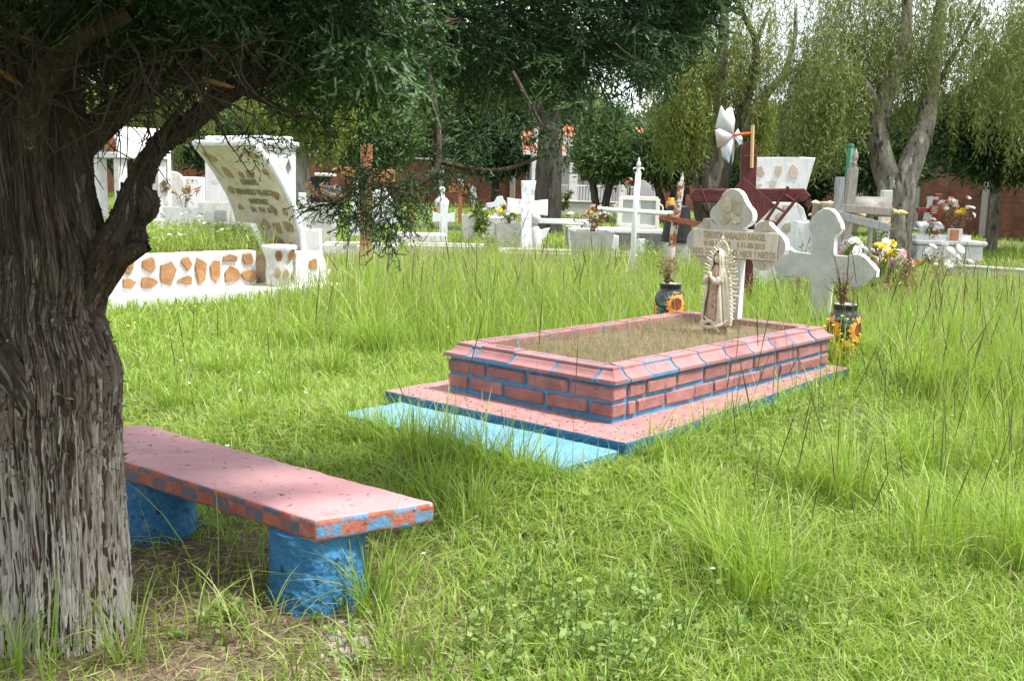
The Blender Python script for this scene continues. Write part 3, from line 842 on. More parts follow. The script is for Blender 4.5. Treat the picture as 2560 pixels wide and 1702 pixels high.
# ---- clipped cypresses and other conifers
def cypress(px, y, h0, blobs, label, m, n, seed, r=0.16, stems=1, size=0.2, hollow=0.35, name='cypress_tree', bark='bark_dark'):
    b = base_at(px, y)
    t = thing(name, label, 'tree', b)
    for k in range(stems):
        dx = (k - (stems - 1) / 2) * 0.9
        obj('trunk', trunk_tube([(dx * 0.3, 0, -0.1), (dx * 0.35, 0, 0.5), (dx * 0.7, 0.05, h0), (dx, 0, h0 + 0.9)], [r * 1.2, r, r * 0.85, r * 0.5], 14, 5, 0.08, seed + k), MT[bark], t, smooth=True)
        for q in range(4):
            a = q * 1.7 + k
            limb(t, [(dx * 0.6, 0, h0 - 0.15), (dx * 0.7 + math.cos(a) * 0.4, math.sin(a) * 0.4, h0 + 0.35), (dx * 0.8 + math.cos(a) * 0.8, math.sin(a) * 0.8, h0 + 0.9)], [r * 0.45, r * 0.3, r * 0.15], MT[bark], 8, seed + q)
    V, F, tn = clump_crown(blobs, n, size, size * 0.3, seed, hollow=hollow)
    obj('crown', (V, F), m, t, attr=tn)
    return t
cypress(1498, 38.0, 1.35, [((0.15, 0, 2.3), (1.15, 1.1, 0.75), 2), ((0, 0, 3.1), (0.85, 0.8, 0.7), 1.2), ((0.5, 0, 1.8), (0.7, 0.7, 0.35), 0.6)], 'round clipped green cypress with two trunks before the house gate', MT['cypress_lt'], 26000, 71, 0.15, 2)
cypress(1662, 37.0, 1.3, [((0, 0, 2.0), (1.15, 1.0, 0.55), 2), ((-0.2, 0, 2.6), (0.8, 0.8, 0.6), 1)], 'low dark clipped cypress behind the rusty cross', MT['cypress'], 20000, 72, 0.15, 2)
cypress(2480, 25.6, 1.55, [((0.1, 0, 2.5), (1.6, 1.3, 0.8), 3), ((0.3, 0, 3.3), (1.2, 1.1, 0.8), 2), ((-0.9, 0.2, 2.9), (0.8, 0.8, 0.6), 1), ((1.5, 0.2, 2.4), (0.8, 0.9, 0.6), 1)], 'dark spreading cypress with a pale trunk foot on the far right', MT['cypress'], 40000, 73, 0.12, 1, 0.18, bark='bark_willow')
cypress(2015, 36.0, 1.0, [((0, 0, 2.3), (1.5, 1.2, 1.1), 3), ((-1.7, 0, 2.2), (1.1, 1.0, 1.0), 2), ((0.6, 0, 3.3), (0.9, 0.9, 0.8), 1)], 'dark bushy cypress behind the white stone-set monument', MT['cypress'], 34000, 74, 0.15, 2, 0.22)
cypress(1915, 41.0, 1.0, [((0, 0, 2.6), (1.6, 1.2, 1.4), 3), ((-1.4, 0, 2.0), (1.0, 1.0, 0.9), 1)], 'dark cypress between the red cross and the yellowish willow', MT['cypress'], 26000, 75, 0.15, 1, 0.24)
cypress(2185, 33.0, 1.1, [((0, 0, 2.4), (1.5, 1.2, 1.0), 3), ((0.8, 0, 3.0), (1.0, 1.0, 0.8), 1)], 'dark cypress behind the forked willow trunk', MT['cypress'], 26000, 76, 0.15, 1, 0.22)
cypress(925, 50.0, 1.2, [((0, 0, 3.0), (2.0, 1.5, 1.3), 3), ((0, 0, 4.6), (1.3, 1.2, 1.2), 1.5)], 'feathery light green conifer behind the hanging juniper branch', MT['cypress_lt'], 26000, 77, 0.2, 1, 0.32)
cypress(1235, 50.0, 1.2, [((0, 0, 3.2), (2.2, 1.5, 1.5), 3), ((0, 0, 4.8), (1.4, 1.2, 1.2), 1.5)], 'dark conifer rising above the back wall left of the house', MT['cypress'], 24000, 78, 0.2, 1, 0.32)
cypress(545, 48.0, 1.0, [((0, 0, 2.6), (2.2, 1.5, 1.0), 3), ((-1.6, 0, 3.4), (1.4, 1.2, 1.0), 1.5)], 'dark green conifer beside the curved monument top', MT['cypress'], 24000, 79, 0.2, 1, 0.30)
cypress(300, 52.0, 1.0, [((0, 0, 3.2), (2.4, 1.5, 1.6), 3), ((1.6, 0, 4.6), (1.4, 1.2, 1.0), 1.5)], 'green conifer above the white barrel roof', MT['cypress_lt'], 22000, 80, 0.2, 1, 0.32)
far = [(120, 66, 7.5, 'far'), (520, 68, 8.5, ''), (850, 70, 9.0, ''), (1110, 66, 7.5, ''), (1400, 72, 8.0, ''), (1640, 70, 6.2, ''), (1790, 66, 5.2, ''), (2110, 62, 5.0, ''), (2330, 58, 6.0, ''), (2520, 52, 7.0, ''), (2720, 50, 8.0, '')]
fl = ['far broad tree beyond the wall at the left edge', 'far broad tree beyond the wall above the curved monument', 'far broad tree beyond the wall above the blue barrel', 'far broad tree beyond the wall left of the marble cross',
      'far broad tree beyond the house roof', 'far broad tree beyond the wall right of the house', 'far broad tree beyond the wall behind the pinwheel', 'far broad tree beyond the wall under the sky gap',
      'far broad tree beyond the wall behind the forked willow', 'far broad tree beyond the wall over the dark cypress', 'far broad tree beyond the wall past the right edge']
for (px, yy, hh, _), lb in zip(far, fl):
    b = base_at(px, yy)
    t = thing('far_tree', lb, 'tree', b, group='trees beyond the wall')
    obj('trunk', trunk_tube([(0, 0, -0.1), (0.1, 0, hh * 0.3), (0, 0, hh * 0.75)], [0.35, 0.28, 0.12], 10, 5, 0.06, px), MT['bark_dark'], t, smooth=True)
    V, F, tn = clump_crown([((0, 0, hh * 0.62), (hh * 0.40, hh * 0.33, hh * 0.34), 3), ((hh * 0.22, 0, hh * 0.42), (hh * 0.3, hh * 0.25, hh * 0.22), 1.3), ((-hh * 0.25, 0, hh * 0.45), (hh * 0.3, hh * 0.25, hh * 0.22), 1.3)], 13000, 0.42, 0.16, px, flat=0.9)
    obj('crown', (V, F), MT['broad'], t, attr=tn)
# ================================================================== FOREGROUND JUNIPER
MT['bark_jun'] = mat('shaggy_juniper_bark', (0.05, 0.036, 0.029), (0.115, 0.088, 0.072), 36, 0.95, 1.0, 80, [((0.05, 0.036, 0.030), 44, 0.60, 0.04), ((0.20, 0.09, 0.055), 6, 0.63, 0.07), ((0.26, 0.225, 0.20), 60, 0.64, 0.04)], stretch=(1.5, 1.5, 0.13), bdist=0.015)
JB = Vector((-1.37, 3.16, 0))
JY = 3.16
t = thing('juniper_tree', 'old juniper with shaggy grey bark and dark drooping foliage in the left foreground', 'tree', JB)
jun = t

def bark_tube(path, rad, n, k, amp, seed, knots=(), flute=0.0):
    """trunk with deep stringy bark: ridges run along the path"""
    P = smooth_path(path, k)
    R = lerp_list(rad, len(P))
    V, F = tube(P, R, n, cap=True)
    A = np.array(V)
    m = len(P)
    cen = np.repeat(np.array([list(p) for p in P]), n, axis=0)
    d = A - cen
    rr = np.repeat(np.array(R), n)
    u = d / rr[:, None]
    ln = np.concatenate([[0], np.cumsum([(P[i + 1] - P[i]).length for i in range(m - 1)])])
    s = np.repeat(ln, n)
    Q = np.stack([u[:, 0], u[:, 1], u[:, 2]], 1)
    ax = np.array(P[-1] - P[0]); ax /= np.linalg.norm(ax)
    Q = Q - np.outer(Q @ ax, ax)
    tw = fbm(np.stack([s * 1.4, s * 0 + seed, s * 0], 1), 2) * 0.5
    coarse = fbm(Q * 2.0 + np.outer(s * 1.6, ax) + seed, 3)
    r1 = fbm(Q * 9 + np.outer(s * 1.3 + tw, ax) + seed * 3, 3)
    strip = np.clip(1 - np.abs(r1) * 3.2, -0.2, 1) ** 1.0
    r2 = fbm(Q * 24 + np.outer(s * 3.6 + tw * 2, ax) + seed * 5, 3)
    fine = np.clip(1 - np.abs(r2) * 3.0, -0.2, 1)
    flake = fbm(Q * 12 + np.outer(s * 16, ax) + seed * 2, 2)
    step = np.clip(fbm(Q * 5 + np.outer(s * 5, ax) + seed * 7, 2) * 3, -0.5, 0.5)
    disp = coarse * 0.13 * rr + amp * (-1.25 * strip - 0.75 * fine + 0.30 * flake + 0.5 * step + 0.7)
    if flute:
        disp += flute * rr * np.cos(np.arctan2(Q[:, 1], Q[:, 0]) * 5 + 1.5 * fbm(np.stack([s, s * 0, s * 0 + seed], 1), 2))
    A = A + u * disp[:, None]
    for kp, kr, kh in knots:                          # healed branch knots with a ring round them
        dist = np.linalg.norm(A - np.array(kp), axis=1) / kr
        A = A + u * (kh * (np.exp(-(dist / 0.45) ** 2) * 0.8 + np.exp(-((dist - 0.95) / 0.28) ** 2) - np.exp(-((dist - 0.6) / 0.15) ** 2) * 0.8))[:, None]
    return A, np.array([f for f in F if len(f) == 4])

def jp(px, py, y=JY):
    return tuple(at(px, py, y) - JB)
kn = [(jp(262, 930, 3.02), 0.05, 0.020), (jp(215, 1130, 2.99), 0.045, 0.008)]
TV, TF = bark_tube([(0.0, 0, -0.12), (0.0, 0, 0.02), (0.005, 0, 0.25), (0.0, 0, 0.5), (0.0, 0, 0.68), (0.005, 0, 0.82), (-0.02, 0, 0.98), (-0.01, 0.01, 1.14), (-0.03, 0.0, 1.35), (-0.05, 0, 1.6), (-0.06, 0, 1.9), (0.0, 0.05, 2.3)],
                        [0.225, 0.195, 0.182, 0.180, 0.188, 0.192, 0.168, 0.178, 0.155, 0.15, 0.13, 0.09], 330, 46, 0.0115, 2, kn, 0.045)
obj('trunk', (TV, TF), MT['bark_jun'], t, smooth=True)
def bark_strips(grid_v, ncol, count, seed, wmin, wmax, lmin, lmax, zr=None, wob=0.5, lift=0.004):
    """peeling fibrous strips lying on the bark"""
    r = np.random.default_rng(seed)
    Gd = grid_v.reshape(-1, ncol, 3)
    m = len(Gd)
    cen = Gd.mean(axis=1)
    seg = np.linalg.norm(np.diff(cen, axis=0), axis=1).mean()
    V, F, T = [], [], []
    for k in range(count):
        L_ = r.uniform(lmin, lmax) * r.uniform(0.5, 1)
        nr_ = max(4, int(L_ / seg))
        r0 = r.integers(0, max(1, m - nr_ - 1))
        if zr is not None and not (zr[0] < cen[r0][2] < zr[1]): continue
        c0 = r.uniform(0, ncol)
        rad = np.linalg.norm(Gd[r0, 0] - cen[r0])
        w = r.uniform(wmin, wmax)
        dcol = w / (2 * math.pi * rad) * ncol / 2
        ks = 6
        off = r.uniform(0.0015, 0.005)
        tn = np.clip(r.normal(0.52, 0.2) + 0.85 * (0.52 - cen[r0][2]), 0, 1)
        ph, wv = r.uniform(0, 6), r.normal(0, wob)
        c1 = r.uniform(0, 1) < 0.45
        b0 = len(V)
        for q in range(ks + 1):
            t_ = q / ks
            row = int(r0 + nr_ * t_)
            cc = c0 + wv * dcol * 2 * t_ + math.sin(ph + t_ * 4) * dcol * 0.7
            taper = min(1, 4.0 * t_ + 0.25) * min(1, 4.0 * (1 - t_) + 0.2)
            lf = off + lift * (t_ ** 6 if c1 else (1 - t_) ** 6) * 2.2
            for e, oo in ((-1, -0.004), (-0.45, 1.0), (0.45, 0.9), (1, -0.004)):
                col = int(round(cc + e * dcol * taper)) % ncol
                p = Gd[row, col]
                u_ = p - cen[row]; u_ = u_ / np.linalg.norm(u_)
                V.append(p + u_ * (lf if oo > 0.5 else -0.003))
                T.append(np.clip(tn + (0.10 if oo > 0.5 else -0.15), 0, 1))
        for q in range(ks):
            for e in range(3):
                F.append((b0 + q * 4 + e, b0 + q * 4 + e + 1, b0 + q * 4 + e + 5, b0 + q * 4 + e + 4))
    return np.array(V), np.array(F), np.array(T)
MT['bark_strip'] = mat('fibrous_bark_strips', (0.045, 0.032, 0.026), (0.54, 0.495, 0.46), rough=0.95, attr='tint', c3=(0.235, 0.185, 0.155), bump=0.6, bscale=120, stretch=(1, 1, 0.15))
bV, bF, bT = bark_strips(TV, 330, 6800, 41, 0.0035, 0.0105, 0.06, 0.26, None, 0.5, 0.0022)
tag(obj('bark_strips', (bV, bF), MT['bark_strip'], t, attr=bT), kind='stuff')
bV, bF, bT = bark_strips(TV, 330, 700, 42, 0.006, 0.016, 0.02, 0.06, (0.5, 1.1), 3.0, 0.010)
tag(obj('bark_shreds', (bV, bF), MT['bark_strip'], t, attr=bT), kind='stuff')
# forked arm on the right, then limbs lost in the crown
limbs = [
    ([jp(185, 760, 3.16), jp(265, 640, 3.15), jp(318, 555, 3.14), jp(352, 440, 3.14), jp(400, 360, 3.15), jp(470, 310, 3.17), jp(560, 240, 3.2), jp(720, 165, 3.3), jp(930, 110, 3.45), jp(1150, 50, 3.6)], [0.06, 0.062, 0.047, 0.030, 0.028, 0.027, 0.026, 0.022, 0.014, 0.004], 70, 0.006, 3),
    ([jp(90, 520, 3.2), jp(170, 400, 3.2), jp(300, 270, 3.2), jp(430, 170, 3.3), jp(600, 90, 3.4), jp(820, 20, 3.5)], [0.05, 0.05, 0.04, 0.036, 0.03, 0.02], 30, 0.005, 4),
    ([jp(70, 520, 3.14), jp(75, 400, 3.06), jp(90, 250, 2.98), jp(180, 110, 2.9), jp(330, 30, 2.85)], [0.04, 0.045, 0.04, 0.033, 0.022], 30, 0.005, 5),
    ([jp(-30, 860, 3.0), jp(20, 905, 2.97), jp(70, 1000, 2.985), jp(80, 1080, 3.0)], [0.045, 0.042, 0.036, 0.02], 40, 0.005, 6),
    ([jp(300, 645, 3.06), jp(345, 622, 3.02), jp(372, 618, 2.98)], [0.03, 0.022, 0.008], 24, 0.005, 7),
    ([jp(1060, 150, 3.5), jp(1085, 260, 3.45), jp(1095, 350, 3.42), jp(1090, 420, 3.4), jp(1050, 460, 3.38), jp(1000, 462, 3.36)], [0.014, 0.013, 0.0125, 0.012, 0.009, 0.005], 12, 0.0015, 8),
    ([jp(1090, 400, 3.42), jp(1160, 418, 3.44), jp(1250, 425, 3.46), jp(1340, 395, 3.5), jp(1400, 350, 3.52)], [0.009, 0.008, 0.007, 0.006, 0.004], 10, 0.001, 9),
    ([jp(1280, 180, 3.5), jp(1330, 270, 3.5), jp(1365, 335, 3.5)], [0.008, 0.0065, 0.004], 10, 0.001, 10),
    ([jp(1000, 462, 3.36), jp(930, 520, 3.33), jp(850, 552, 3.3)], [0.006, 0.005, 0.002], 8, 0.0006, 11),
    ([jp(1020, 465, 3.37), jp(990, 530, 3.36), jp(1010, 570, 3.35)], [0.005, 0.004, 0.002], 8, 0.0006, 12),
    ([jp(600, 225, 3.2), jp(700, 270, 3.2), jp(790, 300, 3.2)], [0.012, 0.008, 0.003], 10, 0.001, 13),
    ([jp(400, 365, 3.12), jp(415, 320, 3.1), jp(450, 275, 3.08), jp(470, 240, 3.05)], [0.012, 0.011, 0.009, 0.005], 12, 0.0015, 14),
    ([jp(800, 140, 3.4), jp(1000, 30, 3.6), jp(1250, -60, 4.0), jp(1500, -120, 4.2)], [0.020, 0.015, 0.010, 0.003], 12, 0.001, 15),
    ([jp(345, 470, 3.14), jp(366, 495, 3.12), jp(370, 528, 3.12), jp(345, 570, 3.14)], [0.012, 0.026, 0.024, 0.008], 40, 0.003, 16),
    ([jp(325, 560, 3.14), jp(346, 582, 3.12), jp(348, 598, 3.12), jp(320, 630, 3.14)], [0.010, 0.019, 0.017, 0.007], 40, 0.004, 17),
]
for pts, rad, n, amp, sd in limbs:
    lV, lF = bark_tube(pts, rad, n, 12 if n > 20 else 8, amp, sd)
    lo_ = obj('limb', (lV, lF), MT['bark_jun'], t, smooth=True)
    if n >= 40:
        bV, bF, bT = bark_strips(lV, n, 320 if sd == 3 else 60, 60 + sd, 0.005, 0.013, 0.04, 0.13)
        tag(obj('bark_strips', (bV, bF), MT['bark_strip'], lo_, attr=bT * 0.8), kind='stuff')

# bare dead twigs under the crown, torn orange branch stubs
r = np.random.default_rng(91)
tw = []
for k in range(420):
    px, py = r.uniform(-60, 640), r.uniform(60, 290)
    if px > 330: py = r.uniform(60, 225)
    yy = r.uniform(2.75, 3.5)
    p = Vector(jp(px, py, yy))
    d = Vector((r.normal(0.1, 0.5), r.normal(0, 0.4), r.normal(-0.35, 0.5))).normalized()
    L_ = r.uniform(0.08, 0.34) * (1 if px < 560 else 0.6)
    pts = [p]
    for q in range(5):
        d = (d + Vector((r.normal(0, 0.28), r.normal(0, 0.28), r.normal(-0.06, 0.28)))).normalized()
        p = p + d * L_ / 5
        pts.append(p)
    r0 = r.uniform(0.0016, 0.0045)
    tw.append(tube(pts, lerp_list([r0, r0 * 0.35], 6), 4))
    if r.random() < 0.6:
        d2 = (d + Vector((r.normal(0, 0.7), r.normal(0, 0.5), r.normal(0, 0.5)))).normalized()
        tw.append(tube([pts[2], pts[2] + d2 * L_ * 0.2, pts[2] + d2 * L_ * 0.42 + Vector((0, 0, -0.02))], [r0 * 0.6, r0 * 0.45, r0 * 0.2], 4))
# twigs hanging into the gap beside the trunk
for px, py, ex, ey in ((372, 230, 352, 355), (395, 240, 425, 300), (360, 300, 345, 360), (445, 250, 455, 380), (410, 235, 405, 290), (470, 290, 490, 380)):
    a_, b_ = Vector(jp(px, py, 3.05)), Vector(jp(ex, ey, 3.03))
    mid = (a_ + b_) / 2 + Vector((0.02, 0, -0.01))
    tw.append(tube(smooth_path([a_, mid, b_], 4), lerp_list([0.0035, 0.001], 9), 5))
tag(obj('dead_twigs', merge(tw), MT['twig'], t), kind='stuff')
MT['tornwood'] = mat('torn_orange_wood', (0.20, 0.09, 0.03), (0.33, 0.17, 0.06), 18, 0.8, 0.6, 40)
for px, py, w_, a in ((45, 90, 0.055, 0.5), (25, 195, 0.04, 0.6), (545, 208, 0.045, 0.25)):
    p = Vector(jp(px, py, 2.9))
    d = Vector((math.cos(a), 0.1, -math.sin(a)))
    V, F = tube([p - d * w_, p - d * w_ * 0.3, p + d * w_ * 0.5, p + d * w_], [0.003, 0.008, 0.006, 0.001], 7)
    A = np.array(V); A = A + (fbm(A * 60, 2) * 0.006)[:, None]
    obj('torn_stub', (A, [f for f in F]), MT['tornwood'], t)

# ---- foliage: forked, scale-leaved sprays
def spray_template(seed):
    r = np.random.default_rng(seed)
    quads = []
    def strip(a, b, w0, w1):
        d = b - a
        n = r.normal(size=3)
        s = np.cross(d, n)
        s /= np.linalg.norm(s) + 1e-9
        quads.append(np.stack([a - s * w0, a + s * w0, b + s * w1, b - s * w1]))
    def grow(p, d, L_, lev):
        n = (7, 4, 2)[lev]
        seg = L_ / n
        w = (0.015, 0.0165, 0.0175)[lev]
        side = 1
        for k in range(n):
            d = d + r.normal(size=3) * 0.10 + np.array([0, 0, -0.02])
            d /= np.linalg.norm(d)
            q = p + d * seg
            strip(p, q, w, w if k < n - 1 else w * 0.35)
            if lev < 2 and k > (0 if lev else -1):
                ax = np.cross(d, np.array([0.15, 0.1, 1.0]))
                ax /= np.linalg.norm(ax)
                e = d * 0.72 + ax * side * 0.66 + r.normal(size=3) * 0.2
                e /= np.linalg.norm(e)
                grow(q, e, L_ * ((0.46, 0.44)[lev]) * (1 - 0.45 * k / n) * r.uniform(0.75, 1.2), lev + 1)
                side = -side
            p = q
    grow(np.zeros(3), np.array([1.0, 0, 0]), 1.0, 0)
    Q = np.array(quads)
    return Q.reshape(-1, 3)
TPL = [spray_template(s) for s in range(6)]
kq = min(len(a) for a in TPL)

def place_sprays(P, D, S, seed):
    """copies of the spray templates at P pointing along D, length S, joined in one mesh"""
    r = np.random.default_rng(seed)
    n = len(P)
    D = D / np.linalg.norm(D, axis=1, keepdims=True)
    A = r.normal(size=(n, 3)) * 0.5 + np.array([0, 0, 1.0])
    Y_ = np.cross(A, D); Y_ /= np.linalg.norm(Y_, axis=1, keepdims=True)
    Z_ = np.cross(D, Y_)
    V, tints = [], []
    which = r.integers(0, len(TPL), n)
    tint = np.clip(r.normal(0.40, 0.2, n), 0, 1)
    for k, tp in enumerate(TPL):
        m = which == k
        if not m.any(): continue
        B = np.stack([D[m], Y_[m], Z_[m]], 1) * S[m][:, None, None]
        W_ = tp[None] @ B + P[m][:, None, :]
        V.append(W_.reshape(-1, 3))
        rad = np.linalg.norm(tp, axis=1)
        tints.append(np.clip(tint[m][:, None] * 0.8 + 0.28 * rad[None, :] - 0.04, 0, 1).ravel())
    V = np.concatenate(V)
    return V, np.arange(len(V)).reshape(-1, 4), np.concatenate(tints)

def jx(px, y=3.45): return at(px, 300, y).x
def jz(py, y=3.45): return at(1000, py, y).z
# lower edge of the crown along x (metres), read at its mid depth
lo_x = [jx(p) for p in (-400, 0, 250, 480, 600, 700, 850, 1000, 1150, 1300, 1400, 1500, 1600, 1690, 1790, 1880)]
lo_z = [jz(p) for p in (70, 55, 50, 50, 70, 95, 115, 130, 130, 145, 150, 135, 110, 55, -40, -180)]
r = np.random.default_rng(17)
n = 30000
x = r.uniform(-3.3, lo_x[-1], n)
yy = r.uniform(1.15, 4.6, n)
zb = np.interp(x, lo_x, lo_z) + (yy - 3.45) * -0.02 + 0.05 * fbm(np.stack([x * 4, yy * 4, x * 0], 1), 2)
zb = np.where(x > -0.5, 1.425 + (zb - 1.425) * yy / 3.45, zb)
zb = np.maximum(zb, np.where(yy < 2.75, 1.425 + 0.156 * yy + 0.30, 0))     # the near side hangs higher
zt = 3.15 - 0.30 * ((x + 1.1) / 1.6) ** 2 - 0.22 * ((yy - 3.2) / 1.2) ** 2
z = zb + (zt - zb) * r.random(n) ** 1.7
keep = (zt > zb + 0.04) & (((x + 1.05) / 2.1) ** 2 + ((yy - 3.3) / 1.9) ** 2 < 1.12)
den = fbm(np.stack([x * 3.2, yy * 3.2, z * 3.2], 1), 2)
keep &= ~((x > -0.35) & (yy < 3.70))
keep &= ~((x < -0.45) & (z > 2.2) & (r.random(n) < 0.35))
keep &= den > -0.30 + 0.25 * (z > 2.4)
P = np.stack([x, yy, z], 1)[keep]
cen = np.array([-1.2, 3.5, 2.3])
D = (P - cen)
D /= np.linalg.norm(D, axis=1, keepdims=True)
D = D * 0.7 + r.normal(size=D.shape) * 0.5 + np.array([0.05, -0.25, -0.18])
S = r.uniform(0.13, 0.23, len(P))
# hanging clusters (centre in the picture's column and row, distance, radii in metres, number)
for px, py, y_, rx, rz, k in ((985, 350, 3.38, .13, .08, 6), (1060, 420, 3.40, .11, .05, 16), (955, 450, 3.34, .10, .05, 22), (985, 495, 3.35, .07, .05, 18), (870, 515, 3.30, .06, .03, 12), (930, 515, 3.33, .06, .04, 14), (835, 530, 3.29, .03, .02, 5), (1000, 540, 3.35, .04, .03, 8), (920, 400, 3.34, .05, .05, 8), (1170, 390, 3.44, .12, .04, 15), (1250, 330, 3.46, .11, .05, 10), (1330, 340, 3.48, .08, .04, 11), (1390, 310, 3.50, .07, .04, 9),
                              (770, 290, 3.25, .12, .05, 11), (860, 320, 3.3, .11, .06, 13), (630, 315, 3.2, .05, .04, 5), (600, 355, 3.2, .03, .025, 2), (905, 430, 3.33, .05, .06, 4), (1480, 260, 3.55, .10, .06, 14), (1560, 225, 3.6, .10, .06, 14), (1130, 300, 3.45, .16, .08, 8), (1640, 150, 3.6, .10, .06, 14)):
    k = int(k * 1.25)
    c_ = np.array(at(px, py, y_))
    q = c_ + r.normal(size=(k, 3)) * np.array([rx, 0.08, rz]) * 0.6
    P = np.concatenate([P, q])
    dd = r.normal(size=(k, 3)) * np.array([0.8, 0.45, 0.5]) + np.array([0, -0.1, -0.45])
    D = np.concatenate([D, dd])
    S = np.concatenate([S, r.uniform(0.075, 0.125, k)])
V, F, tn = place_sprays(P - np.array(JB), D, S, 5)
print('juniper sprays', len(P), 'faces', len(F))
obj('crown', (V, F), MT['juniper'], jun, attr=tn)
# thin stems that carry the sprays
st = []
for k in r.choice(len(P), 700, replace=False):
    p = Vector(P[k]) - JB
    d = Vector(D[k]).normalized()
    st.append(tube([p - d * 0.10 + Vector((0, 0, 0.03)), p - d * 0.06 + Vector((0, 0, 0.012)), p], [0.0024, 0.0018, 0.0012], 4))
tag(obj('twigs', merge(st), MT['twig'], jun), kind='stuff')
# ================================================================== BENCH
bd = Vector((-0.796, 0.606, 0)).normalized()          # along the bench, away from the camera
nl, nr = Vector((-0.609, 3.304, 0)), Vector((-0.247, 3.534, 0))
BL, BZ, BT = 1.62, 0.33, 0.074
t = thing('concrete_bench', 'pink painted concrete bench on two stout blue legs beside the juniper', 'bench', (nl + nr) / 2)
o0 = (nl + nr) / 2
fl_, fr_ = nl + bd * BL, nr + bd * BL * 1.03
cs = [nl - o0, nr - o0, fr_ - o0, fl_ - o0]
def quad_pt(u, v):
    return cs[0] * (1 - u) * (1 - v) + cs[1] * u * (1 - v) + cs[2] * u * v + cs[3] * (1 - u) * v
V, F = rough_box(0, 0.42, 0, BL, 0, BT, 0.018, 0.0050, 0.011, 3)
W_ = []
for v in V:
    p = quad_pt(v[0] / 0.42, v[1] / BL)
    W_.append((p.x, p.y, BZ - BT + v[2]))
Fs = [f for f in F]
top = [f for f in Fs if np.mean([V[i][2] for i in f]) > BT - 0.0045]
rest = [f for f in Fs if f not in set(top)]
# seat slab: one mesh, two paints
me = bpy.data.meshes.new('seat')
me.from_pydata(W_, [], Fs)
e1_ = (cs[3] - cs[0]).normalized(); e2_ = (cs[1] - cs[0]).normalized()
me.materials.append(MT['bench_top']); me.materials.append(daub_mat('bench_front_shaded_paint', tuple(e1_), (0.075, 0.10, 0.145), (0.14, 0.18, 0.24), 0.3)); me.materials.append(daub_mat('bench_end_paint', tuple(e2_), (0.06, 0.24, 0.46), (0.16, 0.34, 0.54), 0.1))  # front daubs mixed darker than the end ones: shade painted into the blue
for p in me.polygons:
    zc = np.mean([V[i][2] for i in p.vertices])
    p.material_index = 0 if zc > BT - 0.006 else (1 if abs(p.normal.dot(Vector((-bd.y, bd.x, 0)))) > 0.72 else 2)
    p.use_smooth = True
me.update()
seat = obj('seat', me, None, t)
# fallen needles and grit lying on the seat
r_ = np.random.default_rng(12)
nn_ = 150
Pn = []
for k in range(nn_):
    u_, v_ = r_.uniform(0.04, 0.96), r_.uniform(0.02, 0.95)
    p = quad_pt(u_, v_)
    Pn.append((p.x, p.y, BZ + 0.0045))
V, F = leaves_np(np.array(Pn), np.concatenate([r_.normal(size=(nn_, 2)), np.zeros((nn_, 1))], 1), r_.uniform(0.006, 0.035, nn_), r_.uniform(0.0012, 0.003, nn_), 13)
tag(obj('fallen_needles', (V, F), MT['twig'], t), kind='stuff')
for cx, cy, sd in ((-0.635, 3.495, 1), (-1.40, 4.12, 2)):
    V, F = lathe([(0.146, -0.06), (0.146, -0.02), (0.144, 0.02), (0.141, 0.06), (0.139, 0.10), (0.137, 0.14), (0.136, 0.18), (0.136, 0.22), (0.134, BZ - BT - 0.004)], 64)
    # denser rows for the rough render coat
    prof = [(float(np.interp(zz, [-0.06, 0.0, 0.1, 0.26], [0.170, 0.168, 0.162, 0.157])), zz) for zz in np.linspace(-0.06, BZ - BT - 0.003, 80)]
    V, F = lathe(prof, 190, cap=True)
    A = np.array(V)
    q = fbm(A * 22 + sd * 9, 3) * 0.009 - np.abs(fbm(A * 48 + sd, 3)) * 0.010 + fbm(A * 110 + sd, 2) * 0.003
    nn = A.copy(); nn[:, 2] = 0; nn /= np.linalg.norm(nn, axis=1, keepdims=True)
    A = A + nn * q[:, None]
    obj('leg', ([tuple(v) for v in A + np.array([cx - o0.x, cy - o0.y, 0])], F), MT['bench_leg'], t, smooth=True)

# ================================================================== BRICK GRAVE
ZS, ZT = 0.222, 0.403                                   # slab top, top of the bricks
t = thing('brick_grave', 'brick grave painted pink with blue joints on a pink slab', 'grave', TO, TYAW)
tomb = t                                                 # local x runs to the head, y to the left
# base slab (pink pebbled top, deep blue sides) and the sky-blue step
def two_paint(name, vf, m_top, m_side, ztop, parent, eps=0.006):
    V, F = vf
    me = bpy.data.meshes.new(name)
    me.from_pydata(V, [], F)
    me.materials.append(m_top); me.materials.append(m_side)
    for p in me.polygons:
        p.material_index = 0 if (np.mean([V[i][2] for i in p.vertices]) > ztop - eps and abs(p.normal.z) > 0.5) else 1
    me.update()
    return obj(name, me, None, parent)
V, F = rough_box(-0.275, TL + 0.13, -0.27, TW + 0.23, -0.1, ZS, 0.035, 0.006, 0.012, 5)
V = [(v[0], v[1] * (1 - 0.60 * min(max(v[0] / 2.3, 0), 1)) if v[1] < 0 else v[1], v[2]) for v in V]
two_paint('base_slab', (V, F), MT['slab_pink'], MT['slab_side'], ZS, t, 0.012)
V, F = rough_box(-0.72, -0.285, -0.245, TW + 0.09, -0.1, ZS - 0.040, 0.03, 0.007, 0.016, 6)
two_paint('step', (V, F), MT['step'], MT['slab_side'], ZS - 0.040, t, 0.014)
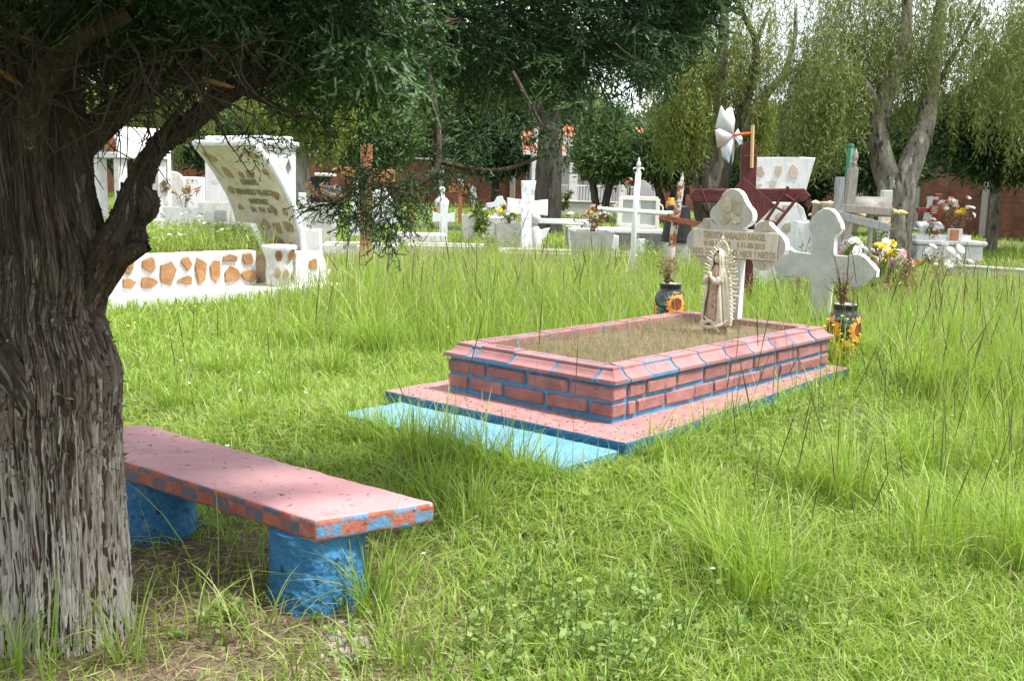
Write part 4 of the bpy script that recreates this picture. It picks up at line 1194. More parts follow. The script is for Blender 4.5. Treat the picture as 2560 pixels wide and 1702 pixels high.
# chips of stone showing through the slab's paint
rn = random.Random(5)
ch = []
for k in range(170):
    if rn.random() < 0.5: cx, cy = rn.uniform(-0.26, 0.0), rn.uniform(-0.25, TW + 0.2)
    else:
        cx = rn.uniform(-0.26, TL)
        cy = rn.uniform(-0.25, -0.02) * (1 - 0.6 * min(max(cx / 2.3, 0), 1))
    s = rn.uniform(0.003, 0.009)
    ch.append(xf(ball((0, 0, 0), (s, s * rn.uniform(.5, 1), s * 0.5), 5, 3), (cx, cy, ZS + 0.002), (0, 0, rn.uniform(0, 6))))
tag(obj('stone_chips', merge(ch), MT['brick'], t), kind='stuff')
# blue mortar core, bricks proud of it
obj('mortar_core', merge([box(0.010, TL - 0.010, 0.010, 0.13, ZS - 0.01, ZT + 0.018), box(0.010, TL - 0.010, TW - 0.13, TW - 0.010, ZS - 0.01, ZT + 0.018),
                          box(0.010, 0.13, 0.131, TW - 0.131, ZS - 0.01, ZT + 0.018), box(TL - 0.13, TL - 0.010, 0.131, TW - 0.131, ZS - 0.01, ZT + 0.018)]), MT['mortar'], t)
BH = 0.068
zc1, zc0 = ZT - BH, ZS + 0.026
bmesh_cache = {}
def brick_obj(cx, cy, cz, ln, along, seed):
    key = (round(ln, 3), seed % 4)
    if key not in bmesh_cache:
        o = obj('brick', bbox(-ln / 2, ln / 2, -0.058, 0.058, 0, BH, 0.008, 1, 0.0040, seed), MT['brick'], t)
        bmesh_cache[key] = o.data
    else:
        o = obj('brick', bmesh_cache[key], None, t)
    rr_ = random.Random(seed * 3 + 1)
    o.location = (cx + rr_.uniform(-.002, .002), cy + rr_.uniform(-.002, .002), cz + rr_.uniform(-.0015, .0015))
    o.rotation_euler = (0, 0, (0 if along == 'x' else math.pi / 2) + rr_.uniform(-.006, .006))
def course(z, joints_front, joints_long, seed):
    gap = 0.016
    k = seed
    for side in range(4):
        if side in (0, 1):                    # front, back : run along y
            js = joints_front
            for a_, b_ in zip(js[:-1], js[1:]):
                ln = b_ - a_ - gap
                brick_obj(0.055 if side == 0 else TL - 0.055, (a_ + b_) / 2, z, ln, 'y', k); k += 1
        else:                                 # right, left : run along x, between the corner bricks
            js = joints_long
            for a_, b_ in zip(js[:-1], js[1:]):
                ln = b_ - a_ - gap
                brick_obj((a_ + b_) / 2, 0.055 if side == 2 else TW - 0.055, z, ln, 'x', k); k += 1
g = 0.008
fu = [-g, 0.285, 0.57, 0.86, TW + g]
lu = [0.113 + g, 0.29] + [0.29 + 0.286 * i for i in range(1, 7)] + [TL - 0.113 - g]
course(zc1, fu, lu, 1)
fl2 = [-g, 0.155, 0.44, 0.725, 0.985, TW + g]
ll2 = [0.113 + g, 0.205, 0.48, 0.77, 0.98, 1.26, 1.52, 1.78, 2.04, TL - 0.113 - g]
course(zc0, fl2, ll2, 200)
# coping tiles: ogee profile, mitred at the corners
ZCo = ZT + 0.017
prof = [(-0.012, 0.0), (-0.018, 0.003), (-0.019, 0.019), (-0.012, 0.023), (-0.002, 0.026), (0.010, 0.032), (0.020, 0.042), (0.027, 0.052), (0.034, 0.056), (0.036, 0.060), (0.036, 0.072), (0.040, 0.076), (0.140, 0.076), (0.145, 0.072), (0.145, 0.0)]
ZTOPC = ZCo + 0.076
def tile_vf(s0, s1, m0, m1, seed, shrink=0.0, slot=True):
    """extruded along s; m0/m1: +1 when that end is mitred (end recedes with the inward distance)"""
    rn = random.Random(seed)
    V, F = [], []
    n = len(prof)
    dz, dq = rn.uniform(-.0025, .0025), rn.uniform(-.003, .003)
    for s, m, sg in ((s0, m0, 1), (s1, m1, -1)):
        for q, zz in prof:
            qq = q + dq + (shrink if q < 0.1 else -shrink - 0.002)
            V.append((s + sg * m * q, qq, max(0, zz + dz - shrink)))
    for i in range(n):
        j = (i + 1) % n
        if slot and i == 11: continue
        F.append((i, j, n + j, n + i))
    F.append(tuple(range(n - 1, -1, -1))); F.append(tuple(range(n, 2 * n)))
    if slot:                                                # shallow slot in the flat top
        A0, A1, B1, B0 = V[11], V[12], V[n + 12], V[n + 11]
        def mixp(u, v, d=0.0):
            p = [(A0[k] * (1 - v) + A1[k] * v) * (1 - u) + (B0[k] * (1 - v) + B1[k] * v) * u for k in range(3)]
            p[2] -= d
            return tuple(p)
        b0 = len(V)
        V += [mixp(.2, .42), mixp(.2, .66), mixp(.8, .66), mixp(.8, .42), mixp(.2, .42, .012), mixp(.2, .66, .012), mixp(.8, .66, .012), mixp(.8, .42, .012)]
        a0, a1, c1_, c0_ = 11, 12, n + 12, n + 11
        F += [(a0, a1, b0 + 1, b0), (a1, c1_, b0 + 2, b0 + 1), (c1_, c0_, b0 + 3, b0 + 2), (c0_, a0, b0, b0 + 3)]
        for q in range(4):
            F.append((b0 + q, b0 + (q + 1) % 4, b0 + 4 + (q + 1) % 4, b0 + 4 + q))
        F.append((b0 + 4, b0 + 5, b0 + 6, b0 + 7))
    return V, F
def side_xf(V, side):
    out = []
    for s, q, z in V:
        if side == 'front': out.append((q, TW - s, ZCo + z))           # s from the left corner
        elif side == 'right': out.append((s, q, ZCo + z))
        elif side == 'back': out.append((TL - q, s, ZCo + z))
        else: out.append((TL - s, TW - q, ZCo + z))
    return out
cop = obj('coping', merge([(side_xf(tile_vf(0.004, ln - 0.004, 1, 1, 3, 0.0025, False)[0], sd), tile_vf(0, 1, 1, 1, 3, 0.0025, False)[1]) for sd, ln in (('front', TW), ('right', TL), ('back', TW), ('left', TL))]), MT['mortar'], t)
sides = {'front': [0, 0.155, 0.205, 0.46, 0.755, 1.035, TW], 'right': [0, 0.11, 0.31, 0.565, 0.84, 1.115, 1.39, 1.665, 1.94, 2.215, TL], 'back': [0, 0.13, 0.42, 0.72, 1.02, TW], 'left': [0, 0.11, 0.38, 0.66, 0.93, 1.20, 1.48, 1.75, 2.03, 2.30, TL]}
k = 0
for sd, js in sides.items():
    for i, (a_, b_) in enumerate(zip(js[:-1], js[1:])):
        V, F = tile_vf(a_ + (0.0095 if i else 0), b_ - (0.0095 if i < len(js) - 2 else 0), 1 if i == 0 else 0, 1 if i == len(js) - 2 else 0, k, 0.0, b_ - a_ > 0.2)
        obj('coping_tile', (side_xf(V, sd), F), MT['pink'], t)
        k += 1
# soil bed
bx_, by_ = np.meshgrid(np.linspace(0.13, TL - 0.13, 60), np.linspace(0.13, TW - 0.13, 28))
BP = np.stack([bx_.ravel(), by_.ravel(), np.zeros(bx_.size)], 1)
BP[:, 2] = ZT + 0.045 + 0.02 * fbm(BP * 6, 3)
ii = np.arange(60 * 28).reshape(28, 60)
obj('soil_bed', (BP, np.stack([ii[:-1, :-1].ravel(), ii[:-1, 1:].ravel(), ii[1:, 1:].ravel(), ii[1:, :-1].ravel()], 1)), MT['soil'], t, smooth=True)
ZB = ZT + 0.045

# ================================================================== TEXT
def text_mesh(s, size, extrude=0.0, font_scale_x=1.0, bold=0.0):
    cu = bpy.data.curves.new('txt', 'FONT')
    cu.body = s
    cu.size = size
    cu.extrude = extrude
    cu.offset = bold
    cu.align_x = 'CENTER'
    cu.align_y = 'CENTER'
    cu.resolution_u = 3
    o = bpy.data.objects.new('txt', cu)
    C.objects.link(o)
    dg = bpy.context.evaluated_depsgraph_get()
    me = bpy.data.meshes.new_from_object(o.evaluated_get(dg))
    V = [tuple(v.co) for v in me.vertices]
    F = [tuple(p.vertices) for p in me.polygons]
    bpy.data.objects.remove(o)
    bpy.data.curves.remove(cu)
    bpy.data.meshes.remove(me)
    return [(v[0] * font_scale_x, v[1], v[2]) for v in V], F

def text_on(name, s, size, cx, cz, y, m, parent, fx=1.0, bold=0.0, slope=0.0):
    """letters standing on an upright face: x across, z up, proud towards -y"""
    V, F = text_mesh(s, size, 0.0015, fx, bold)
    V = [(cx + v[0], y - v[2], cz + v[1] + v[0] * slope) for v in V]
    return obj(name, (V, F), m, parent)

# ================================================================== SANDSTONE CROSS ON THE GRAVE
cb = TO + TA * 2.36 + TBv * 0.60
cyaw = TYAW - math.pi / 2                                   # across the grave, to the right
base = Vector((cb.x, cb.y, ZB))
def arc(cx, cz, r, a0, a1, n=8):
    return [(cx + r * math.cos(math.radians(a0 + (a1 - a0) * k / n)), cz + r * math.sin(math.radians(a0 + (a1 - a0) * k / n))) for k in range(n + 1)]
t = thing('sandstone_cross', 'cream sandstone cross with clover-shaped ends and bronze lettering at the head of the grave', 'cross', base, cyaw)
P_ = dict(top=(1853, 472))
o_ = plane([(1853, 472), (1722, 610), (1968, 625), (1840, 815), (1800, 570), (1862, 585), (1790, 655), (1862, 660), (1801, 815), (1860, 810), (1740, 560), (1950, 585), (1735, 660), (1935, 700)], base, cyaw)
sc_top = o_[0][1]
xa0, xa1 = o_[1][0], o_[2][0]
xc = (o_[4][0] + o_[5][0]) / 2
hw = (o_[5][0] - o_[4][0]) / 2 * 0.97
za = (plane([(1845, 610)], base, cyaw)[0][1])               # arm axis height
ah = 0.098                                                  # half height of the arm
print('sandstone cross', [tuple(round(v, 3) for v in p) for p in o_], 'axis', xc, za, hw)
def clover_cross(xc, hw, x0, x1, za, ah, ztop, zbot, lob, pts=7):
    """outline: three-lobed ends on the arms and the head"""
    L = []
    r = lob
    # right side of shaft bottom -> counter-clockwise
    L += [(xc + hw, zbot), (xc + hw, za - ah)]
    # right arm: lower lobe, tip, upper lobe
    xr = x1
    L += [(xr - r * 2.5, za - ah)] + arc(xr - r * 1.75, za - ah, r * 0.72, 180, 330, pts)
    L += arc(xr - r * 0.95, za, r * 0.98, -70, 70, pts)
    L += arc(xr - r * 1.75, za + ah, r * 0.72, 30, 180, pts) + [(xr - r * 2.5, za + ah)]
    L += [(xc + hw, za + ah)]
    # head
    L += [(xc + hw, ztop - r * 2.7)] + arc(xc + hw * 1.0, ztop - r * 1.9, r * 0.75, -60, 70, pts)
    L += arc(xc, ztop - r * 0.95, r * 0.95, 10, 170, pts)
    L += arc(xc - hw * 1.0, ztop - r * 1.9, r * 0.75, 110, 240, pts) + [(xc - hw, ztop - r * 2.7)]
    L += [(xc - hw, za + ah)]
    xl = x0
    L += [(xl + r * 2.5, za + ah)] + arc(xl + r * 1.75, za + ah, r * 0.72, 0, 150, pts)
    L += arc(xl + r * 0.95, za, r * 0.98, 110, 250, pts)
    L += arc(xl + r * 1.75, za - ah, r * 0.72, 210, 360, pts) + [(xl + r * 2.5, za - ah)]
    L += [(xc - hw, za - ah), (xc - hw, zbot)]
    return L
out = clover_cross(xc, hw, xa0, xa1, za, ah, sc_top, -0.12, 0.098)
V, F = prism(out, -0.028, 0.035, 0.003, 1)
me = bpy.data.meshes.new('cross_body')
me.from_pydata(V, [], F)
me.materials.append(MT['sandstone']); me.materials.append(MT['lit_edge'])
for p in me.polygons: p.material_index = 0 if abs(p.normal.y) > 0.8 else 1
body = obj('cross_body', me, None, t)
pw = (xa1 - xa0) * 0.86
xm = (xa0 + xa1) / 2
obj('inscription_plate', bbox(xm - pw / 2, xm + pw / 2, -0.040, -0.029, za - 0.098, za + 0.092, 0.004), MT['plate'], t)
for s, size, dz, dx in (('TERESITA ANSALDO RANGEL', 0.062, 0.052, 0.0), ('\u2605-08-10-1938', 0.054, -0.006, -0.5), ('\u2020-31-08-2015', 0.054, -0.006, 0.5), ('RDO. DE SU ESPOSO, HIJOS Y NIETOS', 0.060, -0.064, 0.0)):
    V, F = text_mesh(s, size, 0.0012, 1.0, 0.0012)
    wdt = max(v[0] for v in V) - min(v[0] for v in V)
    fx = (pw * (0.74 if 'TER' in s else 0.325 if '08' in s else 0.97)) / wdt
    dx = dx * pw * 0.40
    V = [(xm + v[0] * fx + dx, -0.0405 - v[2], za + dz + v[1]) for v in V]
    obj('lettering', (V, F), MT['gold'], t)
# honey coloured inlays
def blobpoly(cx, cz, rx, rz, n=9, seed=0):
    rn = random.Random(seed)
    ph = rn.uniform(0, 6.28)
    an = sorted(ph + 2 * math.pi * (k + rn.uniform(-.38, .38)) / n for k in range(n))
    return [(cx + rx * math.cos(a) * rn.uniform(.72, 1.25), cz + rz * math.sin(a) * rn.uniform(.72, 1.25)) for a in an]
for k, (cx, cz, rx, rz) in enumerate(((xc - 0.035, sc_top - 0.115, 0.045, 0.05), (xc + 0.05, sc_top - 0.13, 0.04, 0.055), (xc - 0.05, sc_top - 0.205, 0.05, 0.035), (xc + 0.045, sc_top - 0.215, 0.04, 0.03), (xc, sc_top - 0.30, 0.05, 0.038), (xa1 - 0.15, za + 0.135, 0.035, 0.05), (xa0 + 0.15, za + 0.13, 0.03, 0.04), (xa0 + 0.15, za - 0.14, 0.035, 0.035), (xa1 - 0.17, za - 0.14, 0.035, 0.03), (xc, 0.42, 0.05, 0.08), (xc, 0.22, 0.055, 0.07))):
    obj('stone_inlay', prism(blobpoly(cx, cz, rx, rz, 9, k), -0.0345, -0.029), MT['honey'], t)

# ================================================================== STATUE
sb = G(1788, 832, ZB)
t = thing('praying_statue', 'small weathered statue of a praying robed woman ringed by cream rays', 'statue', (sb.x, sb.y, ZB - 0.01), cyaw - 0.25)
SH = 0.60
t.scale = (0.95, 0.95, 0.94)
def robe(secs, nang, a0, a1, folds, famp, seed, closed):
    V, F = [], []
    m = nang + (0 if closed else 1)
    for z, rx, ry, ox, oy in secs:
        for i in range(m):
            a = math.radians(a0 + (a1 - a0) * i / nang)
            f = 1 + famp * math.sin(a * folds + z * 9 + seed) * (0.3 + 1.1 * (1 - z / SH)) + famp * 0.5 * math.sin(a * folds * 2.3 + z * 23)
            V.append((ox + rx * f * math.sin(a), oy - ry * f * math.cos(a), z))
    for k in range(len(secs) - 1):
        for i in range(nang):
            j = (i + 1) % m if closed else i + 1
            F.append((k * m + i, k * m + j, (k + 1) * m + j, (k + 1) * m + i))
    return V, F
secs = [(0.085, 0.075, 0.062, 0, 0), (0.12, 0.078, 0.064, 0, 0), (0.20, 0.070, 0.058, 0, 0), (0.30, 0.064, 0.052, 0, -.002), (0.38, 0.062, 0.050, 0, -.004), (0.43, 0.056, 0.045, 0, -.003), (0.47, 0.036, 0.032, 0, 0), (0.49, 0.024, 0.024, 0, 0)]
rb = [(np.interp(z, [s[0] for s in secs], [s[1] for s in secs]), z) for z in np.linspace(0.085, 0.49, 30)]
full = [(z, *[float(np.interp(z, [s[0] for s in secs], [s[k] for s in secs])) for k in (1, 2, 3, 4)]) for z in np.linspace(0.085, 0.49, 34)]
obj('robe', robe(full, 72, 0, 360, 9, 0.085, 1.0, True), MT['statue_robe'], t, smooth=True)
msecs = [(0.07, 0.098, 0.078), (0.14, 0.100, 0.080), (0.24, 0.095, 0.074), (0.34, 0.088, 0.066), (0.41, 0.080, 0.058), (0.45, 0.062, 0.048), (0.48, 0.046, 0.042), (0.52, 0.041, 0.044), (0.56, 0.035, 0.038), (0.585, 0.020, 0.022), (0.594, 0.003, 0.003)]
mf = [(z, *[float(np.interp(z, [s[0] for s in msecs], [s[k] for s in msecs])) for k in (1, 2)], 0.0, 0.006) for z in np.linspace(0.07, 0.594, 44)]
V, F = robe(mf, 80, 36, 324, 8, 0.085, 0.3, False)
mant = obj('mantle', (V, F), MT['statue'], t, smooth=True)
md = mant.modifiers.new('thick', 'SOLIDIFY'); md.thickness = 0.007; md.offset = 1
V, F = ball((0, -0.006, 0.53), (0.027, 0.031, 0.037), 22, 16)
A = []
for x_, y_, z_ in V:                                       # a face: brow, nose, chin
    fy = y_ + 0.006
    if fy < -0.01:
        zz = (z_ - 0.53) / 0.037
        y_ -= 0.007 * math.exp(-((x_ / 0.006) ** 2)) * math.exp(-(((zz + 0.05) / 0.3) ** 2))
        y_ += 0.003 * (math.exp(-(((abs(x_) - 0.010) / 0.005) ** 2)) * math.exp(-(((zz - 0.15) / 0.14) ** 2)))
        y_ -= 0.002 * math.exp(-((x_ / 0.008) ** 2)) * math.exp(-(((zz + 0.42) / 0.1) ** 2))
    A.append((x_, y_, z_))
obj('face', (A, F), MT['face'], t, smooth=True)
obj('hair', merge([tube(smooth_path([(-0.006 * s, -0.028, 0.566), (0.021 * s, -0.026, 0.552), (0.029 * s, -0.019, 0.52), (0.027 * s, -0.016, 0.49)], 4), 0.006, 7) for s in (-1, 1)]), MT['statue_dark'], t, smooth=True)
hands = []
for s in (-1, 1):
    hands.append(tube(smooth_path([(0.062 * s, -0.045, 0.395), (0.05 * s, -0.066, 0.375), (0.03 * s, -0.078, 0.39), (0.010 * s, -0.080, 0.408)], 4), lerp_list([0.026, 0.024, 0.017, 0.010], 13), 10))
obj('sleeves', merge(hands), MT['statue'], t, smooth=True)
hd = []
for s in (-1, 1):
    hd.append(xf(ball((0, 0, 0), (0.0055, 0.011, 0.016), 8, 6), (0.0055 * s, -0.084, 0.414), (-0.25, 0, 0.0)))
    for q in range(4):
        yq = -0.094 + q * 0.0048
        hd.append(tube([(0.0055 * s, yq, 0.42), (0.005 * s, yq + 0.002, 0.434), (0.0035 * s, yq + 0.005, 0.446 - abs(q - 1.3) * 0.003)], [0.0032, 0.003, 0.0018], 6))
    hd.append(tube([(0.008 * s, -0.075, 0.415), (0.007 * s, -0.074, 0.43), (0.004 * s, -0.075, 0.438)], [0.0034, 0.003, 0.0018], 6))
obj('hands', merge(hd), MT['face'], t, smooth=True)
V, F = lathe([(0.05, -0.05), (0.10, -0.03), (0.098, 0.02), (0.075, 0.05), (0.085, 0.07), (0.06, 0.088)], 26)
A = np.array(V); A[:, 1] *= 0.75
A = A + (fbm(A * 40, 3) * 0.016)[:, None] * np.sign(A)
obj('cloud_base', ([tuple(v) for v in A], F), MT['statue_dark'], t, smooth=True)
cres = [tube(smooth_path([(-0.115, -0.01, 0.115), (-0.085, -0.05, 0.075), (0, -0.075, 0.055), (0.085, -0.05, 0.075), (0.115, -0.01, 0.115)], 6), lerp_list([0.004, 0.013, 0.017, 0.013, 0.004], 25), 8)]
obj('crescent', merge(cres), MT['statue'], t, smooth=True)
obj('hem_folds', merge([tube(smooth_path([(-0.075, -0.045, 0.10), (-0.03, -0.078, 0.085), (0.02, -0.08, 0.10), (0.07, -0.055, 0.082)], 5), lerp_list([0.006, 0.014, 0.012, 0.006], 16), 8), tube(smooth_path([(-0.05, -0.06, 0.125), (0.0, -0.076, 0.105), (0.05, -0.066, 0.075), (0.085, -0.05, 0.03)], 5), lerp_list([0.005, 0.011, 0.012, 0.008], 16), 8)]), MT['statue'], t, smooth=True)
rn = random.Random(3)
for k in range(52):                                          # rays in an almond-shaped ring
    a = math.radians(-62 + 304 * k / 51)                     # from lower right round over the head to lower left
    if 78 < math.degrees(a) < 102: continue
    cz = 0.30
    x0_, z0_ = 0.080 * math.cos(a), cz + 0.245 * math.sin(a)
    ln = rn.uniform(0.070, 0.088) if k % 2 else rn.uniform(0.080, 0.100)
    nx_, nz_ = math.cos(a) / 0.11, math.sin(a) / 0.30
    q = math.hypot(nx_, nz_); nx_, nz_ = nx_ / q, nz_ / q
    wv = 0.007 if k % 2 else 0.002
    pts = [(x0_ + nx_ * ln * s_ - nz_ * wv * math.sin(s_ * 6.0), 0.022 - 0.02 * s_ * s_ * 0.3, z0_ + nz_ * ln * s_ + nx_ * wv * math.sin(s_ * 6.0)) for s_ in np.linspace(-0.25, 1, 8)]
    obj('ray', tube(pts, lerp_list([0.0058, 0.0052, 0.0044], 8), 6), MT['rays'] if (k % 3 or z0_ < 0.3) else MT['raygold'], t, smooth=True)
hal = [tube([(0.058 * math.cos(a), 0.024, 0.585 + 0.066 * math.sin(a)) for a in np.linspace(-0.3, math.pi + 0.3, 26)], 0.0038, 6)]
hal += [tube([(0.03 * math.cos(a), 0.024, 0.585 + 0.036 * math.sin(a)), (0.058 * math.cos(a), 0.024, 0.585 + 0.066 * math.sin(a)), (0.066 * math.cos(a), 0.024, 0.585 + 0.075 * math.sin(a))], [0.002, 0.0025, 0.0035], 5) for a in np.linspace(0.1, math.pi - 0.1, 9)]
hal += [ball((0, 0.024, 0.668), 0.009, 8, 6), tube([(0, .024, .655), (0, .024, .69)], 0.003, 5), tube([(-.012, .024, .678), (.012, .024, .678)], 0.003, 5)]
obj('halo_crown', merge(hal), MT['rays'], t, smooth=True)

# ================================================================== SUNFLOWER VASES
VPROF = [(0.075, 0.0), (0.092, 0.012), (0.104, 0.05), (0.112, 0.11), (0.117, 0.18), (0.118, 0.25), (0.114, 0.305), (0.100, 0.345), (0.082, 0.362), (0.078, 0.372), (0.080, 0.385), (0.085, 0.405), (0.087, 0.415), (0.080, 0.417), (0.072, 0.405), (0.070, 0.37)]
def vrad(z): return float(np.interp(z, [p[1] for p in VPROF[:13]], [p[0] for p in VPROF[:13]]))
def on_vase(a, z, off): return (math.cos(a) * (vrad(z) + off), math.sin(a) * (vrad(z) + off), z)
def petal_flower(a0, z0, R, n=14, off=0.0016):
    V, F = [], []
    for k in range(n):
        th = 2 * math.pi * k / n
        ring = [(0.42, -0.10), (0.62, -0.17), (0.82, -0.13), (1.0, 0.0), (0.82, 0.13), (0.62, 0.17), (0.42, 0.10)]
        b0 = len(V)
        for rr_, w_ in ring:
            rr2 = rr_ * (1 if k % 2 else 0.92)
            u = R * (rr2 * math.cos(th) - w_ * math.sin(th)); v = R * (rr2 * math.sin(th) + w_ * math.cos(th))
            V.append(on_vase(a0 + u / vrad(min(max(z0 + v, 0.02), 0.35)), min(max(z0 + v, 0.012), 0.355), off + 0.0002 * (k % 2)))
        F.append(tuple(range(b0, b0 + 7)))
    return V, F
def disc(a0, z0, R, off=0.0022, n=16, rz=None, leaf=False):
    V = [on_vase(a0, z0, off)]
    for k in range(n):
        th = 2 * math.pi * k / n
        q = R * (1 if not leaf else 1)
        V.append(on_vase(a0 + q * math.cos(th) / vrad(min(max(z0, 0.02), 0.35)), min(max(z0 + (rz or R) * math.sin(th), 0.012), 0.355), off))
    return V, [(0, k + 1, (k + 1) % n + 1) for k in range(n)]
def vase(label, loc, flowers, leaves, s=1.0):
    t = thing('flower_vase', label, 'vase', loc, 0, 'painted vases at the brick grave')
    t.scale = (s, s, s)
    V, F = lathe(VPROF, 44, cap=False)
    F.append(tuple(range(43, -1, -1)))
    obj('body', (V, F), MT['blackglaze'], t, smooth=True)
    obj('lip', lathe([(0.0775, 0.395), (0.0785, 0.4165), (0.071, 0.4172), (0.070, 0.39)], 36, cap=False), MT['rimwhite'], t, smooth=True)
    for a, z, R, rz in leaves: obj('painted_leaf', disc(a, z, R, 0.0010, 18, rz), MT['tealglaze'], t)
    for a, z, R in flowers:
        f_ = obj('painted_sunflower', petal_flower(a, z, R), MT['petal'], t)
        obj('flower_centre', disc(a, z, R * 0.46), MT['seedhead'], f_)
    return t
H = math.pi / 180
vl = Vector((1.21, 8.3, 0.235))
vr = G(2103, 905, 0.19)
vase('black vase with one big orange sunflower, left of the statue behind the brick grave', (vl.x, vl.y, 0.235), [(-70 * H, 0.27, 0.105), (60 * H, 0.2, 0.1), (170 * H, 0.2, 0.1)], [(-120 * H, 0.30, 0.06, 0.05), (-140 * H, 0.15, 0.07, 0.09), (-95 * H, 0.33, 0.05, 0.025), (20 * H, 0.2, 0.06, 0.08)])
vase('black vase with several orange sunflowers standing at the right corner of the brick grave', (vr.x, vr.y, 0.19), [(-45 * H, 0.245, 0.105), (-160 * H, 0.245, 0.105), (-97 * H, 0.09, 0.10), (90 * H, 0.2, 0.1)], [(-105 * H, 0.205, 0.065, 0.085), (-70 * H, 0.33, 0.075, 0.03), (-130 * H, 0.335, 0.05, 0.022), (-35 * H, 0.07, 0.06, 0.06)])
# ================================================================== SHARED BUILDERS FOR THE GRAVEYARD
def flat_thing(name, label, cat, px, y, yaw=0.0, group=None, z=0.0):
    b = base_at(px, y, z)
    return thing(name, label, cat, b, yaw, group), b

FLOWER_MESH = {}
def flower_mesh(col, n=9):
    key = col
    if key in FLOWER_MESH: return FLOWER_MESH[key]
    m = mat('petals_%d_%d_%d' % tuple(int(c * 99) for c in col), col, tuple(min(1, c * 1.15) for c in col), 30, 0.6, transl=0.25)
    V, F = [], []
    rn = random.Random(int(sum(col) * 100))
    for ring, (rr_, up_, k) in enumerate(((1.0, 0.25, n), (0.66, 0.55, n - 2), (0.35, 0.8, n - 4))):
        for q in range(k):
            a = 2 * math.pi * (q + 0.5 * ring) / k + rn.uniform(-.15, .15)
            w_ = rr_ * 0.42
            c_, s_ = math.cos(a), math.sin(a)
            b0 = len(V)
            V += [(0.06 * c_, 0.06 * s_, up_ * 0.2), (rr_ * 0.6 * c_ - w_ * s_, rr_ * 0.6 * s_ + w_ * c_, up_ * 0.7), (rr_ * c_, rr_ * s_, up_ * 0.85), (rr_ * 0.6 * c_ + w_ * s_, rr_ * 0.6 * s_ - w_ * c_, up_ * 0.7)]
            F.append((b0, b0 + 1, b0 + 2, b0 + 3))
    me = bpy.data.meshes.new('flower')
    me.from_pydata(V, [], F)
    me.materials.append(m)
    me.update()
    FLOWER_MESH[key] = me
    return me

MT['stem'] = mat('green_stems', (0.07, 0.11, 0.03), (0.13, 0.18, 0.05), 20, 0.8)
MT['stem_dry'] = mat('dry_brown_stems', (0.09, 0.06, 0.04), (0.18, 0.12, 0.08), 20, 0.9)
MT['bouquet_leaf'] = leaf_mat('bouquet_leaves', (0.06, 0.10, 0.02), (0.22, 0.24, 0.07), (0.12, 0.16, 0.04))
MT['bouquet_dry'] = leaf_mat('withered_leaves', (0.12, 0.07, 0.035), (0.40, 0.27, 0.14), (0.24, 0.15, 0.075), 0.2)
WHITE, YEL, PINK, ORA, RED, VIO = (0.80, 0.79, 0.76), (0.78, 0.60, 0.06), (0.72, 0.42, 0.45), (0.75, 0.24, 0.06), (0.45, 0.03, 0.03), (0.50, 0.22, 0.42)

def bouquet(label, pos, w, h, cols, n, fsize=0.045, leaves=120, dry=False, seed=0, name='bouquet', spread=1.0, cat='flowers', lean=(0, 0), leafsize=0.09):
    t = thing(name, label, cat, pos)
    rn = random.Random(seed)
    stems = []
    tips = []
    for k in range(max(n, 6)):
        a, q = rn.uniform(0, 6.283), rn.random() ** 0.6
        tip = (math.cos(a) * q * w / 2 * spread + lean[0], math.sin(a) * q * w / 2 * 0.7 + lean[1], h * rn.uniform(0.62, 1.0) * (1 - 0.35 * q * q))
        tips.append(tip)
        stems.append(tube([(0.02 * math.cos(a), 0.02 * math.sin(a), -0.03), (tip[0] * 0.45, tip[1] * 0.45, tip[2] * 0.6), tip], [0.004, 0.0035, 0.0025], 4))
    tag(obj('stems', merge(stems), MT['stem_dry'] if dry else MT['stem'], t), kind='stuff')
    if n:
        for k, tip in enumerate(tips[:n]):
            o = obj('flower', flower_mesh(cols[k % len(cols)]), None, t, loc=tip, rot=(rn.uniform(-.9, .9) - 0.5, rn.uniform(-.8, .8), rn.uniform(0, 6)))
            s = fsize * rn.uniform(0.7, 1.25)
            o.scale = (s, s, s)
    if leaves:
        r_ = np.random.default_rng(seed + 3)
        T = np.array(tips)[r_.integers(0, len(tips), leaves)]
        P = T * r_.uniform(0.35, 1.0, (leaves, 1)) + r_.normal(size=(leaves, 3)) * 0.02
        D = P * np.array([1, 1, 0.3]) / (w + .01) + r_.normal(size=(leaves, 3)) * 0.6
        V, F = leaves_np(P, D, r_.uniform(0.6, 1.4, leaves) * leafsize, r_.uniform(0.6, 1.4, leaves) * leafsize * 0.28, seed)
        tag(obj('leaves', (V, F), MT['bouquet_dry'] if dry else MT['bouquet_leaf'], t, attr=np.repeat(r_.random(leaves), 4)), kind='stuff')
    return t

def planter(label, px, y, wt, wb, h, m='white', yaw=0.1, z=0.0, group=None, name='planter'):
    t, b = flat_thing(name, label, 'planter', px, y, yaw, group, z)
    a, c = wt / 2, wb / 2
    q = 0.03
    V = [(-c, -c, 0), (c, -c, 0), (c, c, 0), (-c, c, 0), (-a, -a, h), (a, -a, h), (a, a, h), (-a, a, h), (-a + q, -a + q, h), (a - q, -a + q, h), (a - q, a - q, h), (-a + q, a - q, h), (-a + q, -a + q, h - .05), (a - q, -a + q, h - .05), (a - q, a - q, h - .05), (-a + q, a - q, h - .05)]
    F = [(3, 2, 1, 0), (0, 1, 5, 4), (1, 2, 6, 5), (2, 3, 7, 6), (3, 0, 4, 7)] + [(4 + k, 4 + (k + 1) % 4, 8 + (k + 1) % 4, 8 + k) for k in range(4)] + [(8 + k, 8 + (k + 1) % 4, 12 + (k + 1) % 4, 12 + k) for k in range(4)]
    obj('pot', (V, F), MT[m], t)
    obj('soil', ([V[12], V[13], V[14], V[15]], [(0, 1, 2, 3)]), MT['soil'], t)
    return t, b

